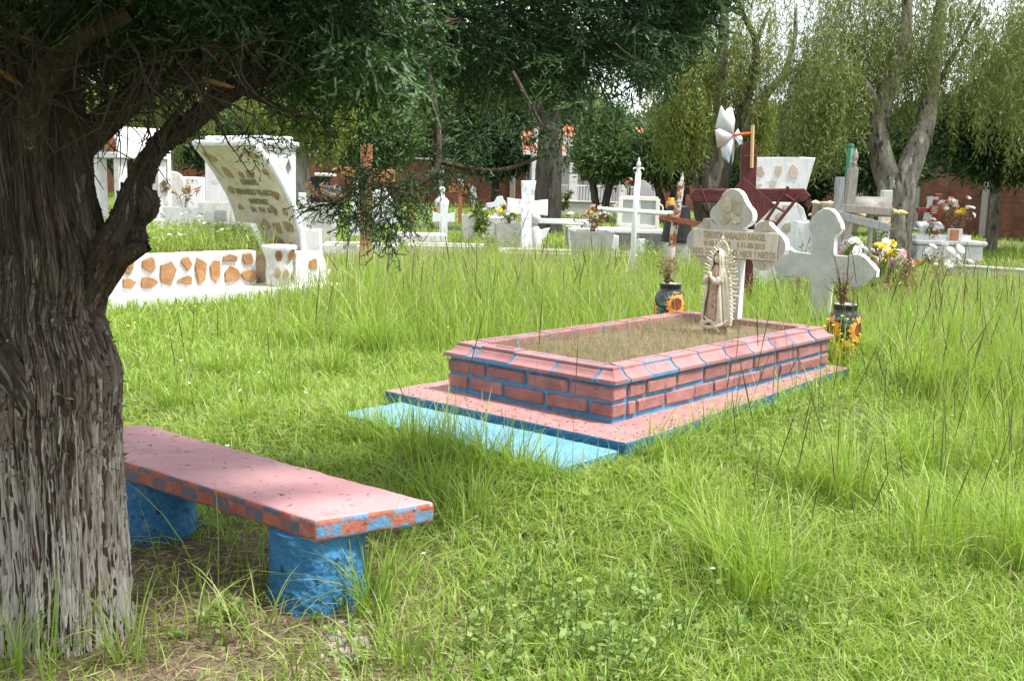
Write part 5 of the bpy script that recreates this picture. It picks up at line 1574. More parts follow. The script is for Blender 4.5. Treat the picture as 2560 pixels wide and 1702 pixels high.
def grave_bed(label, px, y, w, d, h, m='white', yaw=0.1, name='grave_bed', soil=True, group='low white grave beds'):
    """kerbed bed: four kerbs and soil"""
    t, b = flat_thing(name, label, 'grave', px, y, yaw, group)
    k = 0.12
    obj('kerb', bbox(-w / 2, w / 2, 0, k, -0.05, h, 0.012), MT[m], t)
    obj('kerb', bbox(-w / 2, w / 2, d - k, d, -0.05, h, 0.012), MT[m], t)
    obj('kerb', bbox(-w / 2, -w / 2 + k, k + .002, d - k - .002, -0.05, h - .004, 0.012), MT[m], t)
    obj('kerb', bbox(w / 2 - k, w / 2, k + .002, d - k - .002, -0.05, h - .004, 0.012), MT[m], t)
    obj('lid' if not soil else 'soil', bbox(-w / 2 + k + .002, w / 2 - k - .002, k + .002, d - k - .002, -0.05, h - 0.03, 0.005), MT['soil' if soil else m], t)
    return t, b

def panel(label, name, cat, px, y, pts, th, m, yaw=0.0, bev=0.008, group=None):
    t, b = flat_thing(name, label, cat, px, y, yaw, group)
    poly = plane(pts, b, yaw)
    obj('slab', prism(poly, -th / 2, th / 2, bev), MT[m], t)
    return t, b

def stones(parent, base, yaw, cents, m, y0, y1, seed=0):
    for k, (px, py, rx, ry) in enumerate(cents):
        rn = random.Random(seed + k * 7)
        n = rn.randint(5, 7)
        ph = rn.uniform(0, 6)
        an = sorted(ph + 2 * math.pi * (q + rn.uniform(-.38, .38)) / n for q in range(n))
        pts = [(px + rx * math.cos(a) * rn.uniform(.72, 1.25), py - ry * math.sin(a) * rn.uniform(.72, 1.25)) for a in an]
        obj('flagstone', prism(plane(pts, base, yaw), y0, y1, 0.002), MT[m], parent)

# ================================================================== CURVED MONUMENT GRAVE (LEFT)
MY = math.radians(46)
mb = Vector((-2.98, 12.55, 0.0))                          # right end of the long front wall
t = thing('curved_monument', 'white curved monument leaning over its stone-studded grave bed on the left', 'monument', mb, MY)
mon = t
# local x runs along the wall to the right/away, y across the grave (away from the camera)
WL, WD, PH, WH = 2.35, 1.42, 0.10, 0.40
obj('plinth', rough_box(-WL - 0.25, 0.95, -0.42, WD + 0.1, -0.1, PH, 0.12, 0.006, 0.015, 8), MT['whiteclean'], t)
obj('front_wall', rough_box(-WL, -0.02, 0, 0.16, PH - 0.01, PH + WH, 0.08, 0.005, 0.015, 9), MT['white'], t)
obj('back_wall', bbox(-WL, -0.02, WD - 0.16, WD, PH - 0.01, PH + WH, 0.012), MT['white'], t)
obj('end_wall', bbox(-WL, -WL + 0.16, 0.162, WD - 0.162, PH - 0.01, PH + WH - 0.003, 0.012), MT['white'], t)
obj('soil', box(-WL + 0.161, 0.3, 0.161, WD - 0.161, PH, PH + WH - 0.05), MT['soil'], t)
ws = []
rw = random.Random(14)
xx_ = -2.28
while xx_ < -0.06:
    wst = rw.uniform(0.15, 0.24)
    if rw.random() < 0.35: ws.append((xx_ + wst / 2, 0.195, wst * 0.46, 0.15))
    else:
        sp_ = rw.uniform(0.15, 0.24)
        ws.append((xx_ + wst / 2, 0.02 + sp_ / 2, wst * 0.46, sp_ * 0.42))
        ws.append((xx_ + wst / 2 + rw.uniform(-.02, .02), (sp_ + 0.04 + 0.37) / 2, wst * 0.44, (0.36 - sp_) * 0.42))
    xx_ += wst + 0.012
for k, (sx, sz, rx, rz) in enumerate(ws):
    obj('flagstone', prism(blobpoly(sx, PH + sz, rx, rz, random.Random(k + 3).randint(5, 7), k + 60), -0.026, 0.02, 0.005), MT['stone_or'], t)
# curved slab: profile in (x, z) swept across y
zt_ = 1.70
prof_in, prof_out = [], []
for k in range(25):
    s_ = k / 24
    z_ = PH + WH * 0.5 + (zt_ - PH - WH * 0.5) * s_
    x_ = 0.62 - 0.04 * s_ - 0.62 * s_ ** 2.2
    prof_in.append((x_, z_)); prof_out.append((x_ + 0.10 + 0.0 * s_, z_ + 0.0))
YA, YB = 0.05, WD - 0.1
V, F = [], []
n = len(prof_in)
for yy_ in (YA, YB):
    for p in prof_in: V.append((p[0], yy_, p[1]))
    for p in prof_out: V.append((p[0], yy_, p[1]))
for k in range(n - 1):
    F.append((k, k + 1, 2 * n + k + 1, 2 * n + k))                   # inner face
    F.append((n + k + 1, n + k, 3 * n + k, 3 * n + k + 1))           # outer face
    F.append((k + 1, k, n + k, n + k + 1))                            # near edge
    F.append((2 * n + k, 2 * n + k + 1, 3 * n + k + 1, 3 * n + k))
F += [(0, 2 * n, 3 * n, n), (n - 1, 2 * n - 1, 4 * n - 1, 3 * n - 1)]
me = bpy.data.meshes.new('curved_slab')
me.from_pydata(V, [], F)
me.materials.append(MT['curved_face']); me.materials.append(MT['whiteclean'])
for p in me.polygons: p.material_index = 0 if p.index % 4 == 0 and p.index < 4 * (n - 1) else 1
cs_ = obj('curved_slab', me, None, t)
# rough white rims standing proud along the two curved edges
for yy_, nm in ((YA - 0.035, 'edge_rim'), (YB + 0.035, 'edge_rim')):
    pts = [(p[0] + 0.04, yy_, p[1]) for p in prof_in]
    V, F = tube(pts, 0.042, 10)
    A = np.array(V); A[:, 1] = yy_ + (A[:, 1] - yy_) * 0.7
    A = A + (fbm(A * 22, 2) * 0.012)[:, None]
    obj(nm, ([tuple(v) for v in A], F), MT['whiteclean'], t, smooth=True)
xt = prof_in[-1][0]
V, F = rough_box(xt - 0.02, 0.60, YA - 0.05, YB + 0.05, zt_ - 0.01, zt_ + 0.065, 0.05, 0.012, 0.030, 12)
obj('top_cap', (V, F), MT['whiteclean'], t)
obj('top_block', rough_box(0.10, 0.52, YA - 0.02, YB + 0.02, zt_ + 0.068, zt_ + 0.12, 0.07, 0.010, 0.02, 13), MT['whiteclean'], t)
# back pillar with a lozenge recess in its near side
pz0 = 1.15
px0, px1 = 0.36, 0.56
lz, lx, lh, lw = 1.46, 0.46, 0.11, 0.045
ring = [(lx, lz - lh), (lx + lw, lz), (lx, lz + lh), (lx - lw, lz)]
outer = [(px0 + 0.16, pz0 - 0.25), (px1, pz0 - 0.25), (px1, zt_ - 0.021), (px0 - 0.22, zt_ - 0.021)]
V = [(x, YA, z) for x, z in outer] + [(x, YA, z) for x, z in ring] + [(x, YA + 0.08, z) for x, z in ring] + [(x, YA + 0.22, z) for x, z in outer]
F = [(0, 1, 5, 4), (1, 2, 6, 5), (2, 3, 7, 6), (3, 0, 4, 7)] + [(4 + k, 4 + (k + 1) % 4, 8 + (k + 1) % 4, 8 + k) for k in range(4)] + [(8, 9, 10, 11), (15, 14, 13, 12)] + [((k + 1) % 4, k, 12 + k, 12 + (k + 1) % 4) for k in range(4)]
obj('back_pillar', (V, F), MT['whiteclean'], t)
obj('back_pillar', ([(v[0], YA + YB - v[1], v[2]) for v in V], [f[::-1] for f in F]), MT['whiteclean'], t)
# flagstones and lettering on the curved face
def on_curve(yv, s_):
    z_ = PH + WH * 0.5 + (zt_ - PH - WH * 0.5) * s_
    return Vector((0.62 - 0.04 * s_ - 0.62 * s_ ** 2.2, yv, z_))
def curve_n(s_):
    d = (on_curve(0, min(1, s_ + 0.01)) - on_curve(0, max(0, s_ - 0.01))).normalized()
    return Vector((-d.z, 0, d.x))
rn = random.Random(22)
spots_ = [(0.12, .93), (0.95, .9), (0.1, .78), (0.42, .77), (0.6, .76), (0.85, .78), (1.02, .93), (0.14, .60), (0.97, .62), (0.1, .45), (0.95, .47), (0.3, .47), (0.12, .33), (0.32, .31), (0.55, .33), (0.73, .31), (0.95, .30), (0.15, .17), (0.35, .18), (0.5, .16), (0.72, .19), (0.9, .16), (0.25, .05), (0.6, .05), (0.95, .04)]
for k, (yv, s_) in enumerate(spots_):
    yv = YA + yv / 1.1 * (YB - YA)
    q = rn.randint(5, 6)
    rr_ = rn.uniform(.06, .12)
    an_ = sorted(6.283 * (j + rn.uniform(-.4, .4)) / q for j in range(q))
    ring = [(yv + rr_ * math.cos(a_) * rn.uniform(.55, 1.25), s_ + 0.45 * rr_ * math.sin(a_) * rn.uniform(.55, 1.25)) for a_ in an_]
    V = [tuple(on_curve(min(max(a_, YA + .03), YB - .03), b_) + curve_n(b_) * 0.012) for a_, b_ in ring] + [tuple(on_curve(min(max(a_, YA + .03), YB - .03), b_) - curve_n(b_) * 0.01) for a_, b_ in ring]
    F = [tuple(range(q)), tuple(range(2 * q - 1, q - 1, -1))] + [((j + 1) % q, j, q + j, q + (j + 1) % q) for j in range(q)]
    obj('flagstone', (V, F), MT['stone_br'], cs_)
for s, sz, s_ in (('DURMIENTE', 0.085, .695), ('BERNARDO VELASCO', 0.092, .61), ('MARTINEZ', 0.085, .53), ('SA  TH  SA', 0.08, .455)):
    V, F = text_mesh(s, sz, 0.0, 1.0, 0.004)
    wt_ = max(v[0] for v in V) - min(v[0] for v in V)
    fx = {'D': .36, 'B': .82, 'M': .42, 'S': .50}[s[0]] / wt_
    ym = (YA + YB) / 2 - 0.02
    out = []
    for v in V:
        q_ = s_ + v[1] / (zt_ - PH - WH * 0.5)
        p = on_curve(ym - v[0] * fx, q_) + curve_n(q_) * 0.006
        out.append(tuple(p))
    obj('lettering', (out, [f for f in F]), MT['letters_dark'], cs_)
# leaning name panel, low round shoulder, stone vase
obj('name_panel', xf(bbox(-0.04, 0.04, -0.33, 0.33, 0, 0.36, 0.01), (0.28, 0.62, PH + WH - 0.04), (0, -0.42, 0)), MT['white'], t)
obj('inner_block', bbox(0.0, 0.2, 0.98, 1.2, PH + 0.2, PH + WH + 0.42, 0.02), MT['white'], t)
sh = [(-0.12, 0.0), (0.32, 0.0)] + arc(0.14, 0.20, 0.19, 0, 95, 7) + [(-0.12, 0.38)]
shd = obj('shoulder', xf(prism(sh, -0.07, 0.07, 0.012), (0.55, -0.06, PH - 0.005)), MT['whiteclean'], t)
obj('flagstone', xf(prism(blobpoly(0.12, 0.22, 0.07, 0.07, 6, 4), -0.084, -0.06, 0.002), (0.55, -0.06, PH)), MT['stone_or'], t)
V, F = lathe([(0.13, 0), (0.155, 0.05), (0.16, 0.15), (0.15, 0.25), (0.16, 0.33), (0.19, 0.41), (0.205, 0.46), (0.19, 0.475), (0.165, 0.45), (0.14, 0.34), (0.12, 0.30)], 34, cap=False)
A = np.array(V); A = A + (fbm(A * 16, 3) * 0.012)[:, None] * np.array([1, 1, .3])
va = obj('stone_vase', ([tuple(v + np.array([0.16, -0.20, PH - 0.004])) for v in A], F), MT['white'], t, smooth=True)
for k, (a, z_, rr_, m) in enumerate(((-2.2, .36, .05, 'stone_or'), (-1.35, .37, .055, 'stone_or'), (-0.75, .33, .05, 'stone_br'), (-2.3, .16, .05, 'stone_br'), (-1.7, .15, .045, 'stone_br'), (-1.0, .12, .05, 'stone_or'))):
    ring = []
    for j in range(6):
        a2 = a + rr_ / 0.17 * math.cos(j * 1.047 + k) * 0.8; z2 = z_ + rr_ * 1.35 * math.sin(j * 1.047 + k)
        R_ = float(np.interp(z2, [0, .05, .15, .25, .33, .41, .46], [.13, .155, .16, .15, .16, .19, .205])) + 0.016
        ring.append((0.16 + R_ * math.cos(a2), -0.20 + R_ * math.sin(a2), PH + z2))
    obj('flagstone', (ring, [tuple(range(6))]), MT[m], va)

# ================================================================== BARREL-ROOFED NICHE (FAR LEFT)
b = base_at(330, 17.5)
t = thing('barrel_niche', 'white grave niche with a barrel roof seen between trunk and branch', 'monument', b, -0.72)
NR, NS, NL = 0.40, 1.64, 0.42
arcp = [(NR * math.cos(a), NS + NR * math.sin(a)) for a in np.linspace(0, math.pi, 17)]
inn = [((NR - 0.05) * math.cos(a), NS + (NR - 0.05) * math.sin(a)) for a in np.linspace(math.pi, 0, 17)]
obj('barrel_roof', prism(arcp + inn, -NL, NL), MT['whiteclean'], t, smooth=False)
obj('rear_wall', prism(arcp[:] + [(-NR, 0.0), (NR, 0.0)], NL + 0.003, NL + 0.07), MT['white'], t)
obj('ledge', bbox(-NR - 0.05, NR + 0.05, -NL - 0.05, NL, NS - 0.095, NS - 0.003, 0.012), MT['whiteclean'], t)
for x in (-NR + 0.09, NR - 0.09):
    for y_ in (-NL + 0.08, NL - 0.08):
        obj('post', bbox(x - 0.075, x + 0.075, y_ - 0.075, y_ + 0.075, 0.6, NS - 0.098, 0.01), MT['whiteclean'], t)
obj('base', rough_box(-NR - 0.1, NR + 0.1, -NL - 0.1, NL + 0.1, -0.1, 0.6, 0.12, 0.008, 0.02, 31), MT['white'], t)
bb = base_at(283, 17.3)
t = thing('terracotta_pot', 'shiny orange pot on the ledge of the barrel-roofed niche', 'pot', (bb.x + 0.06, bb.y, 1.64))
obj('body', lathe([(0.07, 0), (0.12, 0.05), (0.15, 0.13), (0.14, 0.22), (0.11, 0.26), (0.13, 0.30), (0.11, 0.30), (0.09, 0.25)], 20, cap=False), MT['terracotta'], t, smooth=True)
obj('soil', lathe([(0.001, 0.25), (0.09, 0.25)], 16, cap=False), MT['soil'], t)

# ---- whitish grave pieces between the branch and the curved monument
def small_stone(label, px, y, w, h, d=0.12, m='white', yaw=0.1, name='headstone', round_=False, z=0.0, base=True, lean=0.0):
    t, b = flat_thing(name, label, 'headstone', px, y, yaw, None, z)
    if round_: pl = [(-w / 2, 0), (w / 2, 0), (w / 2, h - w / 2)] + arc(0, h - w / 2, w / 2, 0, 180, 10)[1:-1] + [(-w / 2, h - w / 2)]
    else: pl = [(-w / 2 * 1.05, 0), (w / 2 * 1.05, 0), (w / 2, h), (-w / 2, h)]
    obj('slab', xf(prism(pl, -d / 2, d / 2, 0.012), (0, 0, 0.0), (0, lean, 0)), MT[m], t)
    if base: obj('foot', bbox(-w / 2 - 0.12, w / 2 + 0.12, -d / 2 - 0.12, d / 2 + 0.12, -0.08, 0.10, 0.015), MT[m], t)
    return t
small_stone('grey-white headstone right beside the juniper branch', 404, 17.6, 0.28, 1.2, 0.2, 'white')
small_stone('short rounded white headstone with ragged flowers before it', 434, 19.5, 0.42, 1.36, 0.14, 'white', round_=True)
planter('tapered white planter left of the curved monument', 462, 17.0, 0.56, 0.40, 0.82, 'whiteclean')
small_stone('blank pale grey headstone behind the tapered planter', 484, 20.5, 0.44, 1.26, 0.1, 'marble')
small_stone('stepped white monument half hidden behind the curved slab', 560, 18.6, 0.55, 1.62, 0.3, 'whiteclean', name='stepped_monument')
planter('square white planter tucked behind the curved slab edge', 556, 16.6, 0.62, 0.52, 0.92, 'white')
grave_bed('white grave bed low in front of the tapered planter', 450, 16.4, 1.7, 0.9, 0.34, 'white', 0.3)
bouquet('dry straw bouquet with two yellow blooms behind the branch', (base_at(462, 17.0).x, 17.0, 0.80), 0.42, 0.55, [YEL, YEL, ORA], 4, 0.05, 90, True, 3)
bouquet('small dark withered plant clinging by the branch knot', (base_at(412, 17.5).x, 17.5, 1.0), 0.2, 0.3, [WHITE], 3, 0.03, 70, True, 4)
t, b = flat_thing('cross', 'small dark cross against the brick wall left of the curved monument', 'cross', 493, 52.0)
obj('upright', box(-0.09, 0.09, -0.04, 0.04, 0, 1.75), MT['brownwood'], t); obj('arm', box(-0.55, 0.55, -0.045, 0.045, 1.15, 1.33), MT['brownwood'], t)

# ================================================================== LEFT-CENTRE: barrel, wooden cross, planters
t, b = flat_thing('barrel', 'blue plastic barrel against the brick wall', 'barrel', 832, 38.0)
obj('body', lathe([(0.27, 0), (0.29, 0.04), (0.30, 0.3), (0.305, 0.33), (0.295, 0.36), (0.30, 0.62), (0.305, 0.65), (0.29, 0.68), (0.28, 0.90), (0.285, 0.93), (0.26, 0.935), (0.25, 0.85)], 24, cap=False), MT['bluebarrel'], t, smooth=True)
obj('rim', lathe([(0.285, 0.90), (0.30, 0.915), (0.285, 0.93)], 24, cap=False), MT['bluebarrel'], t)
planter('pale square planter of dry plants right of the curved monument', 805, 22.0, 0.60, 0.52, 0.80, 'white')
bouquet('bushy dry brown and green plant in the pale planter', (base_at(800, 22.0).x, 22.0, 0.78), 0.75, 0.55, [YEL], 0, 0.04, 320, True, 11)
bouquet('rust brown withered fern drooping from the pale planter', (base_at(842, 21.7).x, 21.7, 0.70), 0.6, 0.42, [ORA], 0, 0.04, 260, True, 12)
small_stone('tiny white post stone by the grey trunk', 756, 24.0, 0.16, 0.95, 0.12, 'whiteclean')
small_stone('blunt white block just right of the curved monument', 777, 14.6, 0.28, 0.66, 0.3, 'whiteclean', name='grave_block')
t, b = flat_thing('wooden_cross', 'orange-brown wooden cross behind the hanging juniper twigs', 'cross', 915, 16.5, -0.12)
p0 = plane([(850, 417), (908, 421), (908, 452), (857, 445)], b, -0.12)
obj('arm', prism([p0[0], (abs(p0[0][0]) + 0.02, p0[1][1] - 0.01), (abs(p0[0][0]) + 0.02, p0[2][1] - 0.02), p0[3]], -0.05, 0.05, 0.01), MT['orangewood'], t)
obj('upright', bbox(-0.085, 0.085, -0.04, 0.04, -0.1, 1.85, 0.008), MT['orangewood'], t)
obj('knob', ball((p0[0][0] - 0.06, 0, (p0[0][1] + p0[3][1]) / 2 + 0.02), (0.07, 0.04, 0.045)), MT['orangewood'], t)
t, b = panel('tall white tapering marker behind the orange wooden cross', 'marker', 'headstone', 890, 18.5, [(881, 450), (893, 450), (905, 590), (876, 590)], 0.12, 'whiteclean')
t, b = panel('wide white headstone hidden behind the dangling juniper twigs', 'headstone', 'headstone', 955, 19.5, [(925, 480), (960, 468), (992, 520), (995, 560), (922, 560)], 0.14, 'whiteclean')
grave_bed('white grave bed at the foot of the orange wooden cross', 900, 18.5, 1.3, 0.9, 0.20, 'white', 0.1)
bouquet('yellowish dried flowers right of the dangling juniper twigs', (base_at(1020, 23.0).x, 23.0, 0.0), 0.5, 0.95, [YEL, ORA], 5, 0.05, 160, True, 13)
t, b = flat_thing('trough', 'dark trough with white rim in front of the brick wall by the grey trunk', 'trough', 795, 40.0)
obj('tank', bbox(-0.5, 0.4, -0.2, 0.3, 0.0, 1.25, 0.03), MT['blackplastic'], t); obj('lid', bbox(-0.1, 0.62, -0.25, 0.35, 1.253, 1.38, 0.03), MT['whiteclean'], t)

# ================================================================== CENTRE CROSSES
t, b = flat_thing('small_cross', 'small flared white cross standing low in the grass, centre', 'cross', 1108, 25.2, 0.1)
pts = [(1100, 507), (1121, 507), (1118, 536), (1136, 532), (1136, 556), (1117, 552), (1120, 600), (1098, 600), (1100, 552), (1081, 556), (1081, 530), (1101, 536)]
obj('slab', prism(plane(pts, b, 0.1), -0.06, 0.06, 0.01), MT['marble'], t)
t, b = flat_thing('leaning_cross', 'white cross tilted to the right behind the marble cross', 'cross', 1228, 27.0, 0.0)
pts = [(1242, 492), (1256, 490), (1259, 502), (1263, 503), (1262, 516), (1252, 516), (1246, 560), (1228, 560), (1240, 514), (1214, 524), (1205, 528), (1216, 508), (1236, 506)]
obj('slab', prism(plane(pts, b, 0.0), -0.08, 0.08, 0.012), MT['marble'], t)
t, b = flat_thing('leaning_cross', 'brown wooden cross with white perched ornament near the brick wall', 'cross', 1149, 33.0, 0.0)
obj('upright', box(-0.06, 0.06, -0.04, 0.04, 0, 1.32), MT['orangewood'], t); obj('arm', box(-0.36, 0.36, -0.045, 0.045, 0.92, 1.18), MT['orangewood'], t)
obj('ornament', tube([(-0.1, -0.05, 1.3), (0, -0.05, 1.28), (0.14, -0.05, 1.08)], [0.05, 0.06, 0.02], 8), MT['whiteclean'], t)
t, b = panel('tilted round-topped white post beyond the small cross', 'marker', 'headstone', 1188, 30.0, [(1174, 470), (1180, 466), (1188, 468), (1198, 524), (1200, 545), (1186, 545), (1176, 490)], 0.12, 'whiteclean')
t, b = flat_thing('white_urn', 'white urn-shaped ornament in front of the brick wall', 'urn', 1103, 41.0)
obj('body', lathe([(0.12, 0), (0.2, 0.06), (0.28, 0.45), (0.20, 0.55), (0.10, 0.62), (0.09, 0.8), (0.13, 0.9), (0.05, 1.0)], 18), MT['whiteclean'], t, smooth=True)
planter('pale flared pot right of the small white cross', 1172, 24.0, 0.34, 0.22, 0.58, 'white')
bouquet('bunch of pale green leaves and one yellow bloom beside the flared pot', (base_at(1200, 23.6).x, 23.6, 0.0), 0.7, 0.85, [YEL], 2, 0.06, 240, False, 21, leafsize=0.16)
bouquet('two dark red blooms left of the small white cross', (base_at(1078, 26.0).x, 26.0, 0.0), 0.5, 0.95, [RED, RED], 2, 0.06, 50, False, 22)
grave_bed('small white bed left of the small white cross', 1050, 22.0, 1.1, 0.8, 0.22, 'whiteclean', 0.1)
grave_bed('weathered low bed in front of the small white cross', 1120, 20.0, 1.5, 0.8, 0.14, 'white', 0.05)
grave_bed('pale grey tomb box behind the marble cross, left side', 1245, 25.0, 0.8, 0.8, 0.5, 'concrete', 0.05, soil=False)

# marble cross
t, b = flat_thing('marble_cross', 'white veined marble cross with flared arms, left of the iron cross', 'cross', 1317, 18.8, 0.08)
pts = [(1303, 452), (1340, 452), (1330, 505), (1369, 499), (1368, 540), (1326, 531), (1328, 580), (1333, 650), (1300, 650), (1304, 580), (1304, 532), (1267, 532), (1268, 494), (1307, 503)]
obj('slab', prism(plane(pts, b, 0.08), -0.07, 0.07, 0.012), MT['marble'], t)
t, b = flat_thing('angel_figure', 'small white winged figure at the foot of the marble cross', 'figure', 1338, 19.05, 0.08)
obj('gown', lathe([(0.16, 0), (0.15, 0.1), (0.11, 0.35), (0.09, 0.52), (0.05, 0.58)], 18), MT['whiteclean'], t, smooth=True)
obj('head', ball((0, 0, 0.72), (0.085, 0.085, 0.10), 14, 10), MT['whiteclean'], t, smooth=True)
for s in (-1, 1): obj('wing', prism([(0.05 * s, 0.28), (0.20 * s, 0.40), (0.26 * s, 0.56), (0.16 * s, 0.54), (0.06 * s, 0.50)], 0.03, 0.09, 0.008), MT['whiteclean'], t)
t, b = planter('white planter full of mixed flowers left of the marble cross', 1270, 20.0, 0.50, 0.42, 0.58, 'concrete_lt')
bouquet('white, pink and yellow flowers in the planter left of the marble cross', (b.x, b.y, 0.55), 0.55, 0.40, [WHITE, PINK, YEL, WHITE, YEL], 13, 0.055, 150, False, 31)
t, b = planter('grey-white planter of faded flowers right of the marble cross', 1478, 17.2, 0.62, 0.46, 0.62, 'concrete_lt')
bouquet('white and yellow flowers with one orange strelitzia right of the marble cross', (b.x, b.y, 0.58), 0.72, 0.46, [WHITE, WHITE, YEL, WHITE, ORA], 17, 0.05, 190, True, 32)
grave_bed('long white grave bed between the marble cross and the iron cross', 1425, 17.6, 2.3, 1.1, 0.22, 'white', 0.03)
t, b = flat_thing('marble_table', 'low marble bench slab on legs behind the marble cross', 'bench', 1398, 22.0, 0.05)
obj('top', bbox(-0.75, 0.75, -0.25, 0.25, 0.52, 0.61, 0.012), MT['marble'], t)
for x in (-0.55, 0.55): obj('leg', bbox(x - 0.1, x + 0.1, -0.2, 0.2, -0.05, 0.518, 0.01), MT['concrete'], t)
t, b = grave_bed('white grave with dark granite panels behind the iron cross', 1560, 21.5, 2.2, 1.0, 0.46, 'whiteclean', 0.03, soil=False)
obj('dark_panel', bbox(-0.9, 0.9, -0.03, -0.002, 0.05, 0.40, 0.005), mat('dark_granite', (0.10, 0.10, 0.105), (0.16, 0.16, 0.165), 20, 0.4), t)
small_stone('white block with one bright edge right of the faded flower planter', 1520, 17.9, 0.30, 0.52, 0.3, 'whiteclean', name='grave_block')
bouquet('round dark shrub under the white house railings', (base_at(1402, 41.0).x, 41.0, 0), 1.6, 1.1, [WHITE], 0, 0.04, 900, False, 33, name='shrub', cat='shrub', leafsize=0.2)

# iron cross
t, b = flat_thing('iron_cross', 'slim white iron cross with pointed finial standing in tall grass', 'cross', 1584, 13.6, 0.05)
q = plane([(1596, 432), (1587, 600), (1499, 523), (1675, 534), (1588, 528), (1596, 400)], b, 0.05)
xT, zT = q[0]
post = [(-0.005, 0, -0.1), (q[4][0], 0, q[4][1]), (xT, 0, zT)]
obj('upright', tube(post, 0.036, 12), MT['ironwhite'], t, smooth=True)
obj('arm', tube([(q[2][0], -0.002, q[2][1]), (q[3][0], -0.002, q[3][1])], 0.029, 12), MT['ironwhite'], t, smooth=True)
obj('cap', tube([(q[2][0] - 0.03, 0, q[2][1]), (q[2][0] + 0.03, 0, q[2][1])], 0.036, 10), MT['rust'], t)
obj('cap', tube([(q[3][0] - 0.03, 0, q[3][1]), (q[3][0] + 0.03, 0, q[3][1])], 0.036, 10), MT['rust'], t)
fin = [xf(lathe([(0.030, 0), (0.036, 0.01), (0.02, 0.03), (0.014, 0.06), (0.022, 0.075), (0.030, 0.10), (0.022, 0.13), (0.008, 0.15), (0.016, 0.165), (0.004, 0.185)], 12), (xT, 0, zT))]
fin += [tube(smooth_path([(xT, 0, zT + 0.03), (xT + 0.03 * s, 0, zT + 0.055), (xT + 0.06 * s, 0, zT + 0.05), (xT + 0.066 * s, 0, zT + 0.03)], 4), lerp_list([0.012, 0.012, 0.010, 0.005], 13), 7) for s in (-1, 1)]
obj('finial', merge(fin), MT['ironcream'], t, smooth=True)

# framed plaque cabinet on a white post
t, b = flat_thing('plaque_cabinet', 'rust-stained cream framed cabinet tilted on a white post behind the iron cross', 'plaque', 1602, 18.6, 0.08)
fp = plane([(1552, 494), (1644, 498), (1641, 570), (1547, 563)], b, 0.08)
def bar2(a, c, w_, y0, y1):
    a, c = Vector(a), Vector(c); d = (c - a).normalized(); nn = Vector((-d.y, d.x)) * w_ / 2
    return prism([tuple(a - nn), tuple(c - nn), tuple(c + nn), tuple(a + nn)], y0, y1, 0.004)
for i in range(4): obj('frame_bar', bar2(fp[i], fp[(i + 1) % 4], 0.07, -0.05 - 0.002 * (i % 2), 0.05 + 0.002 * (i % 2)), MT['ironcream'], t)
cc = (Vector(fp[0]) + Vector(fp[1]) + Vector(fp[2]) + Vector(fp[3])) / 4
inner = [tuple(cc + (Vector(p) - cc) * 0.97) for p in fp]
obj('pane', prism(inner, -0.02, 0.0), MT['glass'], t)
obj('mullion', bar2((Vector(fp[0]) + Vector(fp[1])) / 2, (Vector(fp[2]) + Vector(fp[3])) / 2, 0.05, -0.035, 0.015), MT['ironcream'], t)
obj('post', bbox(-0.06, 0.07, -0.06, 0.06, -0.05, 0.44, 0.01), MT['whiteclean'], t)
for s in (-1, 1):
    obj('scroll', tube([(fp[0][0] - 0.02 if s < 0 else fp[1][0] + 0.02, 0, 0.86)] + [((fp[0][0] if s < 0 else fp[1][0]) + s * (0.05 + 0.05 * math.cos(a)), 0, 0.86 + 0.09 + 0.08 * math.sin(a)) for a in np.linspace(-1.5, 2.6, 12)], 0.012, 6), MT['ironwhite'], t)
t, b = panel('round-topped grey-white headstone behind the framed cabinet', 'headstone', 'headstone', 1607, 24.0, [(1582, 560), (1582, 490), (1581, 475), (1586, 464), (1596, 458), (1600, 450), (1612, 452), (1624, 464), (1631, 480), (1630, 560)], 0.12, 'concrete_lt')
bouquet('pink wreath flowers left of the framed cabinet', (base_at(1530, 22.5).x, 22.5, 0.5), 0.5, 0.42, [PINK, PINK, WHITE, YEL], 9, 0.06, 60, False, 41)
bouquet('pink and white ribbons hung high behind the round-topped headstone', (base_at(1563, 26.0).x, 26.0, 0.7), 0.35, 0.9, [PINK, WHITE, RED], 6, 0.07, 24, False, 42)

# rusty cross and upturned black bucket
t, b = flat_thing('rusty_cross', 'leaning cross of flaking rusty iron pipe right of the iron cross', 'cross', 1672, 14.4, 0.1)
q = plane([(1672, 700), (1683, 590), (1697, 500), (1704, 455), (1707, 431), (1645, 542), (1757, 563)], b, 0.1)
V, F = tube(smooth_path([(x, 0, z) for x, z in q[:4]], 5), lerp_list([0.052, 0.050, 0.048, 0.043], 16), 12)
A = np.array(V); A = A + (fbm(A * 20, 2) * 0.012)[:, None]
obj('upright', ([tuple(v) for v in A], F), MT['rust'], t)
obj('tip', tube([(q[3][0], 0, q[3][1] - 0.01), (q[3][0] + 0.004, 0, q[3][1] + 0.03), (q[4][0], 0, q[4][1])], [0.02, 0.026, 0.004], 8), MT['rust'], t)
obj('arm', bar2(q[5], q[6], 0.07, -0.075, -0.05), MT['rustdark'], t)
t, b = flat_thing('black_bucket', 'upturned black plastic bucket behind the rusty cross', 'bucket', 1692, 17.6)
q = plane([(1660, 600), (1738, 600), (1728, 515), (1672, 512)], b, 0)
rB, rT = (q[1][0] - q[0][0]) / 2, (q[2][0] - q[3][0]) / 2
obj('body', lathe([(rB * 1.04, q[0][1] - 0.02), (rB * 1.04, q[0][1] + 0.02), (rB, q[0][1] + 0.025), (rT, q[2][1] - 0.02), (rT * 0.9, q[2][1])], 24), MT['blackplastic'], t, smooth=False)
